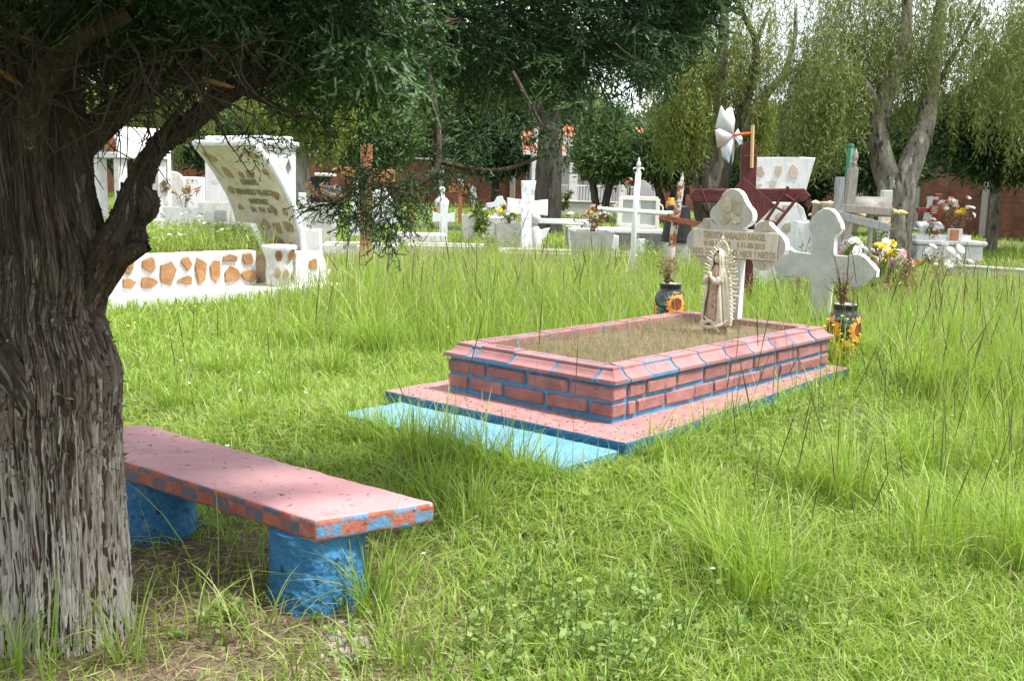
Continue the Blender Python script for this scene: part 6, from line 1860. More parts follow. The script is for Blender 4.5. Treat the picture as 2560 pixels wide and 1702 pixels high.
obj('stand', bbox(-0.2, 0.2, -0.2, 0.2, -0.05, q[0][1] - 0.022, 0.02), MT['concrete'], t)
t, b = flat_thing('hanging_pot', 'small orange pot behind the rusty cross near the wall', 'pot', 1673, 30.0)
obj('body', lathe([(0.08, 0.62), (0.15, 0.72), (0.14, 0.86), (0.08, 0.92), (0.09, 0.98)], 16), MT['petal'], t, smooth=True)
obj('stand', bbox(-0.1, 0.1, -0.1, 0.1, -0.05, 0.618, 0.01), MT['concrete'], t)
t, b = panel('black squared board behind the small orange pot', 'board', 'board', 1705, 31.0, [(1680, 463), (1722, 466), (1725, 486), (1684, 486)], 0.1, 'blackplastic')
obj('leg', box(-0.04, 0.04, -0.03, 0.03, -0.05, 1.1), MT['blackplastic'], t)

# ================================================================== RED WOODEN CROSS + PINWHEEL
RYW = -0.06
t, b = flat_thing('red_wooden_cross', 'tall dark red wooden cross with diamond panel, ladder and spear', 'cross', 1866, 12.9, RYW)
q = plane([(1853, 371), (1860, 355), (1884, 356), (1892, 371), (1888, 620), (1848, 620)], b, RYW)
zt_, xl_, xr_ = q[1][1], q[5][0], q[4][0]
up = [(xl_, -0.1), (xr_, -0.1), (q[3][0], q[3][1]), (q[2][0], q[2][1]), (q[1][0], q[1][1]), (q[0][0], q[0][1])]
obj('upright', prism(up, -0.06, 0.06, 0.012), MT['redwood_v'], t)
q = plane([(1726, 482), (1738, 472), (2008, 471), (2024, 490), (2008, 505), (1736, 505), (1724, 494)], b, RYW)
obj('arm', prism(q, -0.085, 0.03, 0.012), MT['redwood'], t)
q = plane([(1856, 443), (1934, 512), (1888, 558), (1808, 500)], b, RYW)
obj('diamond_panel', prism(q, -0.115, -0.088, 0.004), MT['redwood_v'], t)
lad = plane([(1966, 467), (1884, 590), (1993, 488), (1910, 592)], b, RYW)
def rod3(a, c, r_, y0): return tube([(a[0], y0, a[1]), (c[0], y0, c[1])], r_, 6)
ld = obj('ladder', rod3(lad[0], lad[1], 0.021, -0.125), MT['redwood_v'], t)
obj('ladder_rail', rod3(lad[2], lad[3], 0.021, -0.125), MT['redwood_v'], ld)
for s_ in (0.14, 0.40, 0.66, 0.90):
    a = Vector(lad[0]).lerp(Vector(lad[1]), s_); c = Vector(lad[2]).lerp(Vector(lad[3]), s_)
    obj('rung', rod3(a, c, 0.015, -0.125), MT['redwood_v'], ld)
sp = plane([(1747, 463), (1791, 580), (1754, 530), (1775, 562)], b, RYW)
obj('spear', rod3(sp[0], sp[1], 0.012, -0.125), MT['redwood_v'], t)
obj('spear', rod3(sp[2], sp[3], 0.012, -0.105), MT['redwood_v'], t)
zw = plane([(1870, 390)], b, RYW)[0][1]
obj('wire_tie', merge([box(xl_ - 0.012, xr_ + 0.02, -0.067, -0.061, zw, zw + 0.008)]), MT['sheet'], t)
# pinwheel tied on top
pb = base_at(1881, 12.9)
t = thing('pinwheel', 'white pinwheel with orange hub on a stick atop the red wooden cross', 'pinwheel', (pb.x, 12.83, 0))
pw_ = lambda px, py, dy=0.0: tuple(at(px, py, 12.83 + dy) - Vector((pb.x, 12.83, 0)))
obj('stick', tube([pw_(1879, 420), pw_(1882, 313)], 0.021, 8), MT['palewood'], t)
hubp = pw_(1834, 338, -0.03)
obj('hub', tube([pw_(1880, 333, 0.0), hubp], 0.017, 10), MT['orangeplastic'], t)
def blade(pts, m, bulge, seed):
    V = [pw_(px, py, -0.03 + dy) for px, py, dy in pts]
    n_ = len(V)
    c_ = np.mean(np.array(V), axis=0) + np.array([0, bulge, 0])
    Vs = V + [tuple(c_)]
    o = obj('blade', (Vs, [(k, (k + 1) % n_, n_) for k in range(n_)]), m, t, smooth=True)
    md = o.modifiers.new('thick', 'SOLIDIFY'); md.thickness = 0.003
    return o
blade([(1834, 338, 0), (1822, 292, -.05), (1803, 264, -.06), (1798, 278, .0), (1788, 318, .05), (1800, 334, .04)], MT['plasticwhite'], -0.05, 1)
blade([(1834, 338, 0), (1838, 300, .04), (1830, 268, .06), (1818, 272, .02), (1812, 285, -.05), (1818, 315, -.03)], MT['plasticwhite'], 0.05, 2)
blade([(1834, 338, 0), (1800, 322, -.07), (1787, 325, -.08), (1791, 355, -.04), (1793, 370, .02), (1815, 362, .03)], MT['plasticpink'], -0.06, 3)
blade([(1834, 338, 0), (1808, 365, .03), (1802, 372, .05), (1806, 390, .04), (1822, 410, .0), (1828, 385, -.04)], MT['plasticwhite'], -0.03, 4)
blade([(1834, 338, 0), (1845, 322, .05), (1856, 345, .06), (1856, 360, .03), (1848, 363, -.02), (1840, 350, -.02)], MT['plasticwhite'], 0.03, 5)
blade([(1834, 338, 0), (1838, 345, .02), (1834, 400, .03), (1829, 414, .04), (1830, 380, .03)], MT['plasticpink'], 0.01, 6)
MT['irid_a'] = mat('holographic_green_film', (0.25, 0.62, 0.42), (0.30, 0.45, 0.70), 6, 0.2); MT['irid_b'] = mat('holographic_violet_film', (0.45, 0.40, 0.72), (0.3, 0.55, 0.75), 6, 0.2)
obj('film_stripe', ([pw_(1812, 372, -.07), pw_(1820, 380, -.07), pw_(1825, 396, -.07), pw_(1816, 388, -.07)], [(0, 1, 2, 3)]), MT['irid_a'], t)
obj('film_stripe', ([pw_(1816, 389, -.07), pw_(1825, 397, -.07), pw_(1823, 408, -.07), pw_(1819, 400, -.07)], [(0, 1, 2, 3)]), MT['irid_b'], t)

# ================================================================== CONCRETE CROSS, GREY CROSSES, STONE-SET MONUMENT
CYW = TYAW - math.pi / 2 + 0.1
b = base_at(2050, 10.6)
t = thing('concrete_cross', 'rough pale concrete cross with bulbous clover ends, right of the sandstone cross', 'cross', b, CYW)
pts = [(2028, 800), (2030, 700), (2032, 690), (1988, 684), (1980, 692), (1965, 692), (1952, 684), (1945, 678), (1938, 665), (1942, 640), (1955, 622), (1975, 618), (1990, 632), (2036, 638), (2038, 590), (2030, 582), (2025, 565), (2032, 548), (2048, 530), (2064, 520), (2082, 522), (2094, 536), (2106, 556), (2109, 572), (2100, 586), (2088, 592), (2086, 640), (2122, 644), (2138, 634), (2154, 634), (2168, 645), (2186, 662), (2196, 676), (2194, 692), (2180, 698), (2168, 702), (2160, 714), (2144, 722), (2128, 716), (2116, 702), (2080, 700), (2078, 720), (2072, 800)]
V, F = prism(plane(pts, b, CYW), -0.055, 0.055, 0.010, 1)
me = bpy.data.meshes.new('cross_body'); me.from_pydata(V, [], F)
me.materials.append(MT['concrete_lt']); me.materials.append(MT['lit_edge'])
for p in me.polygons: p.material_index = 0 if abs(p.normal.y) > 0.7 else 1
obj('cross_body', me, None, t)

t, b = flat_thing('grey_wooden_cross', 'weathered grey wooden cross with turned pointed finials', 'cross', 2119, 14.2, 0.05)
q = plane([(2112, 620), (2116, 520), (2133, 420), (2120, 522), (2226, 530), (2264, 532), (2145, 374), (2050, 516)], b, 0.05)
def plank(a, c, w_, y0, y1): return bar2(a, c, w_, y0, y1)
obj('upright', plank((q[0][0] - .03, -0.05), q[2], 0.115, -0.05, 0.05), MT['greywood'], t)
obj('arm', plank(q[7], q[4], 0.10, -0.085, -0.052), MT['greywood'], t)
finp = [(0.045, 0), (0.050, 0.02), (0.030, 0.035), (0.050, 0.05), (0.028, 0.07), (0.040, 0.11), (0.045, 0.14), (0.025, 0.20), (0.003, 0.25)]
dv = Vector((q[2][0] - q[1][0], 0, q[2][1] - q[1][1])).normalized()
ang = math.atan2(dv.x, dv.z)
obj('finial', xf(lathe(finp, 12), (q[2][0], 0, q[2][1]), (0, ang, 0)), MT['greywood'], t, smooth=True)
obj('finial', xf(lathe(finp, 12), (q[4][0], -0.068, q[4][1]), (0, math.radians(92), 0), (0.9, 0.9, 0.85)), MT['tanlog'], t, smooth=True)
t, b = flat_thing('grey_board_cross', 'grey board cross leaning askew behind the concrete cross', 'cross', 2096, 13.4, 0.0)
q = plane([(2100, 443), (2096, 545), (2090, 640), (2098, 545), (2221, 570), (2060, 530)], b, 0.0)
obj('upright', plank((q[2][0] - 0.01, -0.05), q[0], 0.105, -0.035, 0.035), MT['greysteel'], t)
obj('arm', plank(q[5], q[4], 0.10, -0.07, -0.037), MT['greysteel'], t)
# split half-log trough lying behind
t, b = flat_thing('half_log', 'hollow split log with a peeled tan rim behind the concrete cross', 'log', 2095, 14.9, 0.0)
q = plane([(2038, 508), (2080, 510), (2150, 540), (2146, 548), (2128, 585), (2060, 580), (2034, 560)], b, 0)
obj('bark_shell', prism(q, -0.2, 0.16, 0.03), MT['bark_log'], t)
obj('peeled_rim', tube([(q[0][0], -0.21, q[0][1]), (q[1][0], -0.21, q[1][1] + 0.01), (q[2][0], -0.21, q[2][1])], [0.026, 0.030, 0.034], 8), MT['tanlog'], t, smooth=True)
obj('stump', bbox(-0.14, 0.14, -0.1, 0.1, -0.05, 0.6, 0.03), MT['bark_log'], t)
t, b = flat_thing('metal_hood', 'curved sheet metal hood on posts behind the grey crosses', 'hood', 2155, 17.0, 0.1)
arcp = [(0.42 * math.cos(a), 0.26 * math.sin(a)) for a in np.linspace(0.0, math.pi, 13)]
V, F = [], []
for x_ in (-0.36, 0.34):
    for cy, cz in arcp: V.append((x_, cy * 0.7, 0.98 + cz * 1.15))
n_ = len(arcp)
for k in range(n_ - 1): F.append((k, k + 1, n_ + k + 1, n_ + k))
o = obj('sheet', (V, F), MT['sheet'], t, smooth=True)
md = o.modifiers.new('thick', 'SOLIDIFY'); md.thickness = 0.012
for x_ in (-0.25, 0.27): obj('post', bbox(x_ - 0.03, x_ + 0.03, 0.3, 0.36, -0.05, 1.16, 0.006), MT['greywood'], t)
t, b = flat_thing('grey_post', 'plain grey post between the metal hood and the forked willow', 'post', 2207, 18.6)
obj('shaft', bbox(-0.08, 0.08, -0.08, 0.08, -0.05, 1.38, 0.01), MT['concrete'], t); obj('foot', bbox(-0.14, 0.14, -0.14, 0.14, -0.06, 0.1, 0.01), MT['concrete'], t)
t, b = flat_thing('green_pole', 'green painted pole rising beside the grey wooden cross', 'pole', 2108, 16.2, 0)
obj('shaft', tube([(-0.05, 0, -0.1), (0.02, 0, 2.0)], 0.05, 12), MT['greenpole'], t, smooth=True); obj('cap', ball((0.02, 0, 2.0), 0.053), MT['greenpole'], t)

t, b = flat_thing('stone_set_monument', 'white monument panel set with veined stones behind the red cross', 'monument', 1950, 15.8, -0.04)
q = plane([(1868, 394), (1990, 396), (2000, 393), (2035, 395), (2030, 412), (2010, 482), (1868, 478)], b, -0.04)
obj('upper_panel', prism(q, -0.1, 0.1, 0.015), MT['whiteclean'], t)
stones(t, b, -0.04, [(1895, 430, 12, 18), (1942, 428, 10, 16), (1981, 430, 13, 17), (1930, 462, 8, 10), (1895, 464, 10, 6)], 'stone_pale', -0.112, -0.09, 3)
q = plane([(1868, 500), (1985, 508), (1995, 520), (1992, 600), (2005, 760), (1868, 760)], b, -0.04)
obj('lower_block', prism(q, -0.3, 0.05, 0.015), MT['whiteclean'], t)
stones(t, b, -0.04, [(1955, 516, 9, 8), (1936, 538, 8, 9), (1958, 565, 12, 12), (1915, 560, 9, 9)], 'honey', -0.325, -0.29, 9)
q = plane([(1868, 470), (1990, 470), (1990, 512), (1868, 512)], b, -0.04)
obj('neck', prism(q, -0.06, 0.04), MT['white'], t)
t, b = panel('white angular side block beside the stone-set monument', 'grave_block', 'monument', 2010, 15.0, [(1985, 552), (2030, 556), (2035, 640), (1980, 640)], 0.4, 'marble', -0.04, 0.012)
q = plane([(1990, 508), (2004, 520), (2014, 552), (2004, 552), (1994, 530)], b, -0.04)
obj('brace', prism(q, -0.12, -0.02, 0.006), MT['whiteclean'], t)
bouquet('tall white phlox-like flowers right of the red cross arm', (base_at(2048, 15.6).x, 15.6, 0.3), 0.42, 0.98, [WHITE], 15, 0.055, 40, False, 51)
bouquet('small mixed flowers by the white monument brace', (base_at(2018, 15.4).x, 15.4, 0.3), 0.3, 0.5, [YEL, WHITE, ORA], 7, 0.04, 60, False, 52)
bouquet('tangled dry branching stems in front of the white monument', (base_at(2000, 12.2).x, 12.2, 0.1), 0.75, 0.85, [WHITE], 0, 0.03, 60, True, 53, leafsize=0.05)
bouquet('dry dark green stalks right of the concrete cross shaft', (base_at(2105, 12.6).x, 12.6, 0.0), 0.4, 0.85, [WHITE], 0, 0.03, 160, False, 54, leafsize=0.16)
bouquet('withered white artificial flowers right of the concrete cross', (base_at(2145, 13.2).x, 13.2, 0.0), 0.55, 0.85, [WHITE, WHITE, PINK], 17, 0.06, 90, True, 55)
t, b = grave_bed('white low tomb behind the withered white flowers', 2165, 17.8, 1.3, 0.9, 0.42, 'whiteclean', 0.05, soil=False)
bouquet('grey and yellow plant in front of the willow trunk left side', (base_at(2190, 18.4).x, 18.4, 0.4), 0.5, 0.55, [YEL], 4, 0.05, 130, False, 56)

# ================================================================== RIGHT BACKGROUND GRAVE
t, b = flat_thing('white_tomb', 'white tomb with sloping lid and crucifix relief, right of the willow trunk', 'grave', 2335, 21.8, 0.05)
obj('box', bbox(-0.55, 0.78, -0.5, 0.7, -0.05, 0.34, 0.02), MT['whiteclean'], t)
obj('ledge', bbox(-0.6, 0.84, -0.55, 0.75, 0.342, 0.42, 0.015), MT['whiteclean'], t)
V, F = box(-0.5, 0.42, -0.3, 0.5, 0.42, 0.5)
V = [(v[0], v[1], v[2] + (0.16 if v[2] > 0.5 and v[1] > 0 else 0.0)) for v in V]
obj('sloping_lid', (V, F), MT['whiteclean'], t)
obj('open_book', xf(bbox(-0.26, 0.26, -0.12, 0.12, 0, 0.07, 0.02), (0.02, 0.30, 0.66), (0.4, 0, 0)), MT['whiteclean'], t)
def slope(x_, s_): return (x_, -0.3 + 0.8 * s_, 0.502 + 0.16 * s_ + 0.004)
cr_ = obj('crucifix_relief', tube([slope(-0.28, .05), slope(-0.08, .62)], 0.022, 8), MT['marble'], t)
obj('arms', tube([slope(-0.30, .75), slope(-0.12, .52), slope(0.2, .72)], 0.018, 8), MT['marble'], cr_)
obj('niche', bbox(0.12, 0.42, -0.33, -0.302, 0.43, 0.66, 0.01), MT['whiteclean'], t)
obj('niche_door', bbox(0.16, 0.34, -0.345, -0.332, 0.44, 0.64, 0.005), MT['terracotta'], t)
obj('plaque', bbox(-0.38, -0.2, -0.512, -0.502, 0.12, 0.24, 0.003), MT['concrete'], t)
t, b = flat_thing('maroon_cross', 'maroon wooden cross lettered INRI above the white tomb', 'cross', 2336, 22.9, 0.05)
q = plane([(2331, 484), (2344, 484), (2346, 560), (2330, 560), (2292, 520), (2377, 520), (2377, 531), (2292, 531), (2320, 514), (2348, 512), (2348, 540), (2320, 536)], b, 0.05)
obj('upright', bbox(q[3][0], q[2][0], -0.05, 0.05, -0.05, q[0][1], 0.008), MT['maroon'], t)
obj('arm', prism(q[4:8], -0.06, 0.04, 0.006), MT['maroon'], t)
pl_ = obj('plate', prism(q[8:12], -0.085, -0.062, 0.004), MT['maroon'], t)
text_on('lettering', 'INRI', 0.085, (q[0][0] + q[1][0]) / 2, plane([(2337, 496)], b, 0.05)[0][1], -0.052, MT['whiteclean'], t, 0.8, 0.002)
for k in range(4):
    zz = plane([(2334, 519 + k * 4.6)], b, 0.05)[0][1]
    obj('text_line', box(q[8][0] + 0.05, q[9][0] - 0.06 - 0.02 * (k % 2), -0.088, -0.0855, zz, zz + 0.014), MT['statue'], pl_)
t, b = flat_thing('white_trestle', 'white pointed trestle behind the maroon cross', 'trestle', 2326, 23.4, 0.05)
for a_, c_ in (((2296, 575), (2328, 492)), ((2344, 575), (2326, 492))):
    q = plane([a_, c_], b, 0.05)
    obj('strut', bar2((q[0][0], -0.03), q[1], 0.09, -0.03 + 0.063 * (a_[0] > 2300), 0.03 + 0.063 * (a_[0] > 2300)), MT['whiteclean'], t)
t, b = planter('white pot of lilies right of the white tomb', 2388, 22.0, 0.44, 0.36, 0.52, 'whiteclean')
bouquet('large bouquet of pale lilies and dried flowers beside the white tomb', (base_at(2384, 21.9).x, 21.9, 0.5), 0.85, 0.85, [WHITE, YEL, PINK, WHITE], 20, 0.07, 240, True, 61)
bouquet('white daisies low left of the white tomb', (base_at(2298, 22.0).x, 21.5, 0.4), 0.35, 0.45, [WHITE, PINK], 7, 0.05, 60, False, 62)
bouquet('yellow, pink and white bouquet lying by the foot of the willow', (base_at(2228, 12.6).x, 12.6, 0.12), 0.72, 0.70, [YEL, YEL, WHITE, VIO, YEL, PINK], 34, 0.055, 260, False, 63, leafsize=0.12)
bouquet('dry ochre plume flowers beside the yellow bouquet', (base_at(2275, 12.2).x, 12.2, 0.1), 0.55, 0.5, [YEL], 0, 0.05, 300, True, 64)
bouquet('drooping white flowers on dark stems in the grass right of the willow', (base_at(2358, 14.2).x, 14.2, 0.1), 0.55, 0.66, [WHITE], 16, 0.06, 80, True, 65)
bouquet('two tall white blooms right of the drooping white flowers', (base_at(2415, 14.5).x, 14.5, 0.0), 0.3, 0.72, [WHITE], 4, 0.07, 24, False, 66)
t = thing('concrete_kerb', 'long low concrete kerb across the grass on the right', 'kerb', (G(2300, 672).x, 17.6, 0), -0.62)
obj('face', bbox(-0.2, 6.0, 0, 0.2, -0.1, 0.17, 0.015), MT['concrete'], t); obj('top', bbox(-0.22, 6.02, -0.02, 0.22, 0.172, 0.21, 0.008), MT['concrete_lt'], t)

# ---- dried flowers standing in the two vases
def dried(label, loc, h, w, seed, fluffy):
    t = thing('dried_flowers', label, 'flowers', loc)
    rn = random.Random(seed)
    st, tips = [], []
    for k in range(16):
        a, q_ = rn.uniform(0, 6.28), rn.random()
        tip = Vector((math.cos(a) * q_ * w, math.sin(a) * q_ * w, h * rn.uniform(0.55, 1)))
        if k % 4 == 0: tip = Vector((tip.x * 1.4, tip.y, tip.z * 0.7))
        tips.append(tip)
        st.append(tube(smooth_path([(0, 0, -0.1), (tip.x * 0.3, tip.y * 0.3, h * 0.4), tuple(tip)], 3), lerp_list([0.003, 0.0014], 7), 4))
    if not fluffy:
        for dx, dz, ex, ez in ((-0.03, 0.2, -0.1, 0.40), (0.02, 0.2, 0.01, 0.42), (-0.05, 0.1, -0.14, 0.16)):
            st.append(tube([(0, 0, 0), (dx, 0, dz), (ex, -0.02, ez)], [0.004, 0.004, 0.003], 5))
    tag(obj('stems', merge(st), MT['stem_dry'], t), kind='stuff')
    r_ = np.random.default_rng(seed)
    n_ = 900 if fluffy else 420
    T = np.array([list(p) for p in tips])[r_.integers(0, len(tips), n_)]
    P = T + r_.normal(size=(n_, 3)) * np.array([0.028, 0.028, 0.03])
    D = r_.normal(size=(n_, 3)) + np.array([0, 0, 0.2])
    V, F = leaves_np(P, D, r_.uniform(0.006, 0.02, n_), r_.uniform(0.002, 0.006, n_), seed)
    n2 = 40
    T2 = np.array([list(p) for p in tips])[r_.integers(0, len(tips), n2)] * r_.uniform(0.2, 0.8, (n2, 1))
    V2, F2 = leaves_np(T2, r_.normal(size=(n2, 3)) + np.array([0, 0, -0.4]), r_.uniform(0.03, 0.06, n2), r_.uniform(0.008, 0.02, n2), seed + 1)
    tag(obj('withered_heads', (np.concatenate([V, V2]), np.concatenate([F, F2 + len(V)])), MT['bouquet_dry'], t, attr=np.concatenate([np.repeat(r_.random(n_), 4), np.repeat(r_.random(n2) * 0.3, 4)])), kind='stuff')
dried('fluffy brown dried flowers in the left sunflower vase', (vl.x - 0.03, vl.y, 0.235 + 0.38), 0.24, 0.09, 3, True)
dried('dark withered stalks and rose in the right sunflower vase', (vr.x - 0.02, vr.y, 0.19 + 0.38), 0.30, 0.11, 8, False)
# ================================================================== GRASS AND WEEDS
MT['grass'] = mat('meadow_grass', (0.10, 0.185, 0.022), (0.54, 0.49, 0.27), rough=0.5, attr='tint', transl=0.42, tcol=(1.0, 1.05, 0.45), c3=(0.285, 0.43, 0.07), spec=0.35)
MT['grass'].node_tree.nodes  # colour ramp refined below
for nd in MT['grass'].node_tree.nodes:
    if nd.type == 'VALTORGB':
        e = nd.color_ramp.elements
        e[1].position = 0.55
        e[2].position = 1.0
        x_ = e.new(0.80); x_.color = (0.40, 0.53, 0.135, 1)
MT['stalk'] = mat('dark_seed_stalks', (0.07, 0.058, 0.035), (0.24, 0.28, 0.08), rough=0.8, attr='tint', c3=(0.13, 0.13, 0.05))
MT['weed'] = leaf_mat('broad_weed_leaves', (0.12, 0.21, 0.04), (0.36, 0.48, 0.19), (0.24, 0.36, 0.10), 0.35)
MT['litter'] = mat('dry_litter', (0.13, 0.085, 0.055), (0.40, 0.31, 0.20), rough=0.9, attr='tint', c3=(0.24, 0.17, 0.11))
MT['wisp'] = mat('pinkish_dry_wisps', (0.30, 0.20, 0.13), (0.25, 0.35, 0.09), rough=0.8, attr='tint', transl=0.3, c3=(0.42, 0.32, 0.22))

def blades(P, Hh, Wd, bend, segs, seed, tint, z0=None, az=None):
    r = np.random.default_rng(seed)
    n = len(P)
    az = r.uniform(0, 2 * np.pi, n) if az is None else az
    d = np.stack([np.cos(az), np.sin(az), np.zeros(n)], 1)
    wa = az + np.pi / 2 + r.normal(0, 0.5, n)
    s = np.stack([np.cos(wa), np.sin(wa), np.zeros(n)], 1)
    lean = r.normal(0, 0.13, (n, 2))
    base = np.concatenate([P, (z0 if z0 is not None else ground_z(P[:, 0], P[:, 1]))[:, None] - 0.01], 1)
    rows = []
    ts = np.linspace(0, 1, segs + 1)
    for t in ts:
        up = Hh * (t - 0.45 * bend * t ** 2.4)
        out = Hh * bend * t ** 2 * 0.85
        c = base + d * out[:, None] + np.array([0, 0, 1.0])[None] * up[:, None]
        c[:, :2] += lean * (Hh * t)[:, None]
        w = Wd * (1 - 0.25 * t) if t < 0.99 else Wd * 0.06
        if t < 0.99:
            w = Wd * (1 - t ** 1.8 * 0.75)
        rows.append(np.stack([c - s * (w / 2)[:, None] if hasattr(w, '__len__') else c, c + s * (w / 2)[:, None]], 1))
    V = np.stack(rows, 1).reshape(n, -1, 3)
    k = (segs + 1) * 2
    F = []
    for q in range(segs): F.append([2 * q, 2 * q + 1, 2 * q + 3, 2 * q + 2])
    F = np.array(F)
    FF = (np.arange(n) * k)[:, None, None] + F[None]
    return V.reshape(-1, 3), FF.reshape(-1, 4), np.repeat(tint, k)

def in_tomb(P, pad=0.0):
    a = (P[:, 0] - TO.x) * TA.x + (P[:, 1] - TO.y) * TA.y
    b_ = (P[:, 0] - TO.x) * TBv.x + (P[:, 1] - TO.y) * TBv.y
    m = (a > -0.275 - pad) & (a < TL + 0.13 + pad) & (b_ > -0.27 * (1 - 0.6 * np.clip(a / 2.3, 0, 1)) - pad) & (b_ < TW + 0.23 + pad)
    m |= (a > -0.72 - pad) & (a <= -0.27) & (b_ > -0.245 - pad) & (b_ < TW + 0.09 + pad)
    return m
def in_mon(P):
    dx, dy = P[:, 0] - mb.x, P[:, 1] - mb.y
    a = dx * math.cos(MY) + dy * math.sin(MY)
    b_ = -dx * math.sin(MY) + dy * math.cos(MY)
    return (a > -WL - 0.25) & (a < 0.95) & (b_ > -0.42) & (b_ < WD + 0.1)
def disc_mask(P, x, y, rad): return (P[:, 0] - x) ** 2 + (P[:, 1] - y) ** 2 < rad * rad

def scatter(n, y0, y1, seed, power=1.0, half=0.60, pad=1.2):
    r = np.random.default_rng(seed)
    y = y0 + (y1 - y0) * r.random(n) ** power
    x = (r.random(n) * 2 - 1) * (half * y + pad)
    # thin out so that density is even across the band
    keep = r.random(n) < (half * y + pad) / (half * y1 + pad)
    return np.stack([x, y], 1)[keep]

def shade_thin(P, r):                      # thin, bare turf beneath the juniper and bench
    d = np.minimum(np.hypot((P[:, 0] + 1.05) / 1.05, (P[:, 1] - 3.35) / 0.95), 3)
    d = np.minimum(d, np.hypot((P[:, 0] + 0.55) / 0.55, (P[:, 1] - 2.95) / 0.35) + 0.25)
    return r.random(len(P)) < np.clip((d - 0.55) / 0.55, 0.06, 1)

def tall_field(P):
    x, y = P[:, 0], P[:, 1]
    f = np.zeros(len(P))
    f = np.maximum(f, np.exp(-(((x + 0.2) / 2.1) ** 4)) * np.exp(-(((y - 11.0) / 2.4) ** 4)))
    f = np.maximum(f, 1.0 * np.exp(-(((x - 3.9) / 1.35) ** 4)) * np.exp(-(((y - 7.6) / 2.6) ** 4)))
    f = np.maximum(f, 0.95 * np.exp(-(((x - 5.2) / 1.9) ** 4)) * np.exp(-(((y - 11.5) / 2.6) ** 4)))
    f = np.maximum(f, 0.7 * np.exp(-(((x - 0.2) / 2.6) ** 4)) * np.exp(-(((y - 15.0) / 2.2) ** 4)))
    f = np.maximum(f, 0.6 * np.exp(-(((x - 2.6) / 1.0) ** 4)) * np.exp(-(((y - 10.2) / 1.5) ** 4)))
    return f

allV, allF, allT = [], [], []
nv = 0
def push(res):
    global nv
    V, F, T = res
    allV.append(V); allF.append(F + nv); allT.append(T)
    nv += len(V)

bands = [(1.9, 3.6, 88000, 0.0046, 4, 0.085), (3.6, 5.6, 98000, 0.0056, 3, 0.09), (5.6, 9.0, 96000, 0.0078, 3, 0.10), (9.0, 15.0, 80000, 0.012, 2, 0.15), (15.0, 27.0, 60000, 0.020, 2, 0.17), (27.0, 58.0, 42000, 0.042, 1, 0.18)]
for k, (y0, y1, n, w, sg, h) in enumerate(bands):
    r = np.random.default_rng(100 + k)
    P = scatter(n, y0, y1, 200 + k)
    keep = ~in_tomb(P, -0.01) & ~in_mon(P) & ~disc_mask(P, JB.x, JB.y, 0.19) & ~disc_mask(P, -0.625, 3.475, 0.13) & ~disc_mask(P, -1.4, 4.12, 0.13)
    keep &= shade_thin(P, r)
    P = P[keep]
    patch = fbm(np.stack([P[:, 0] * 0.9, P[:, 1] * 0.9, P[:, 0] * 0], 1), 3)
    fine = fbm(np.stack([P[:, 0] * 4.5, P[:, 1] * 4.5, P[:, 0] * 0 + 9], 1), 2)
    H_ = h * np.clip(r.normal(1.0, 0.30, len(P)), 0.35, 1.9) * (1 + 0.45 * patch + 0.35 * fine)
    tint = np.clip(0.55 + 0.10 * patch + 0.10 * fine + r.normal(0, 0.12, len(P)), 0.05, 0.86)
    dry = r.random(len(P)) < 0.075
    tint[dry] = r.uniform(0.88, 1.0, dry.sum())
    push(blades(P, H_, w * np.clip(r.lognormal(-0.05, 0.42, len(P)), 0.4, 2.4), np.clip(r.normal(0.75, 0.35, len(P)), 0.05, 1.5), sg, 300 + k, tint))
tag(obj('grass', (np.concatenate(allV), np.concatenate(allF)), MT['grass'], attr=np.concatenate(allT)), 'short bright green turf over the whole cemetery', 'grass', kind='stuff')
print('short grass faces', sum(len(f) for f in allF))

# ---- tall grass: fields and tufts
allV, allF, allT = [], [], []
nv = 0
for k, (y0, y1, n, w) in enumerate(((4.5, 9.0, 60000, 0.006), (9.0, 17.5, 110000, 0.0095))):
    r = np.random.default_rng(400 + k)
    P = scatter(n, y0, y1, 410 + k)
    cl = 0.5 + 0.5 * fbm(np.stack([P[:, 0] * 1.8, P[:, 1] * 1.8, P[:, 0] * 0], 1), 2)
    f = tall_field(P)
    keep = (r.random(len(P)) < f * (0.25 + 1.1 * cl)) & ~in_tomb(P, 0.12) & ~in_mon(P)
    P, f, cl = P[keep], f[keep], cl[keep]
    H_ = (0.30 + 0.26 * f) * (0.72 + 0.5 * cl) * np.clip(r.normal(1, 0.22, len(P)), 0.4, 1.6)
    tint = np.clip(0.60 + 0.12 * (cl - 0.5) + r.normal(0, 0.12, len(P)), 0.1, 0.86)
    dry = r.random(len(P)) < 0.09
    tint[dry] = r.uniform(0.87, 1.0, dry.sum())
    push(blades(P, H_, w * r.uniform(0.7, 1.3, len(P)), np.clip(r.normal(0.30, 0.2, len(P)), 0.02, 0.9), 4, 420 + k, tint))
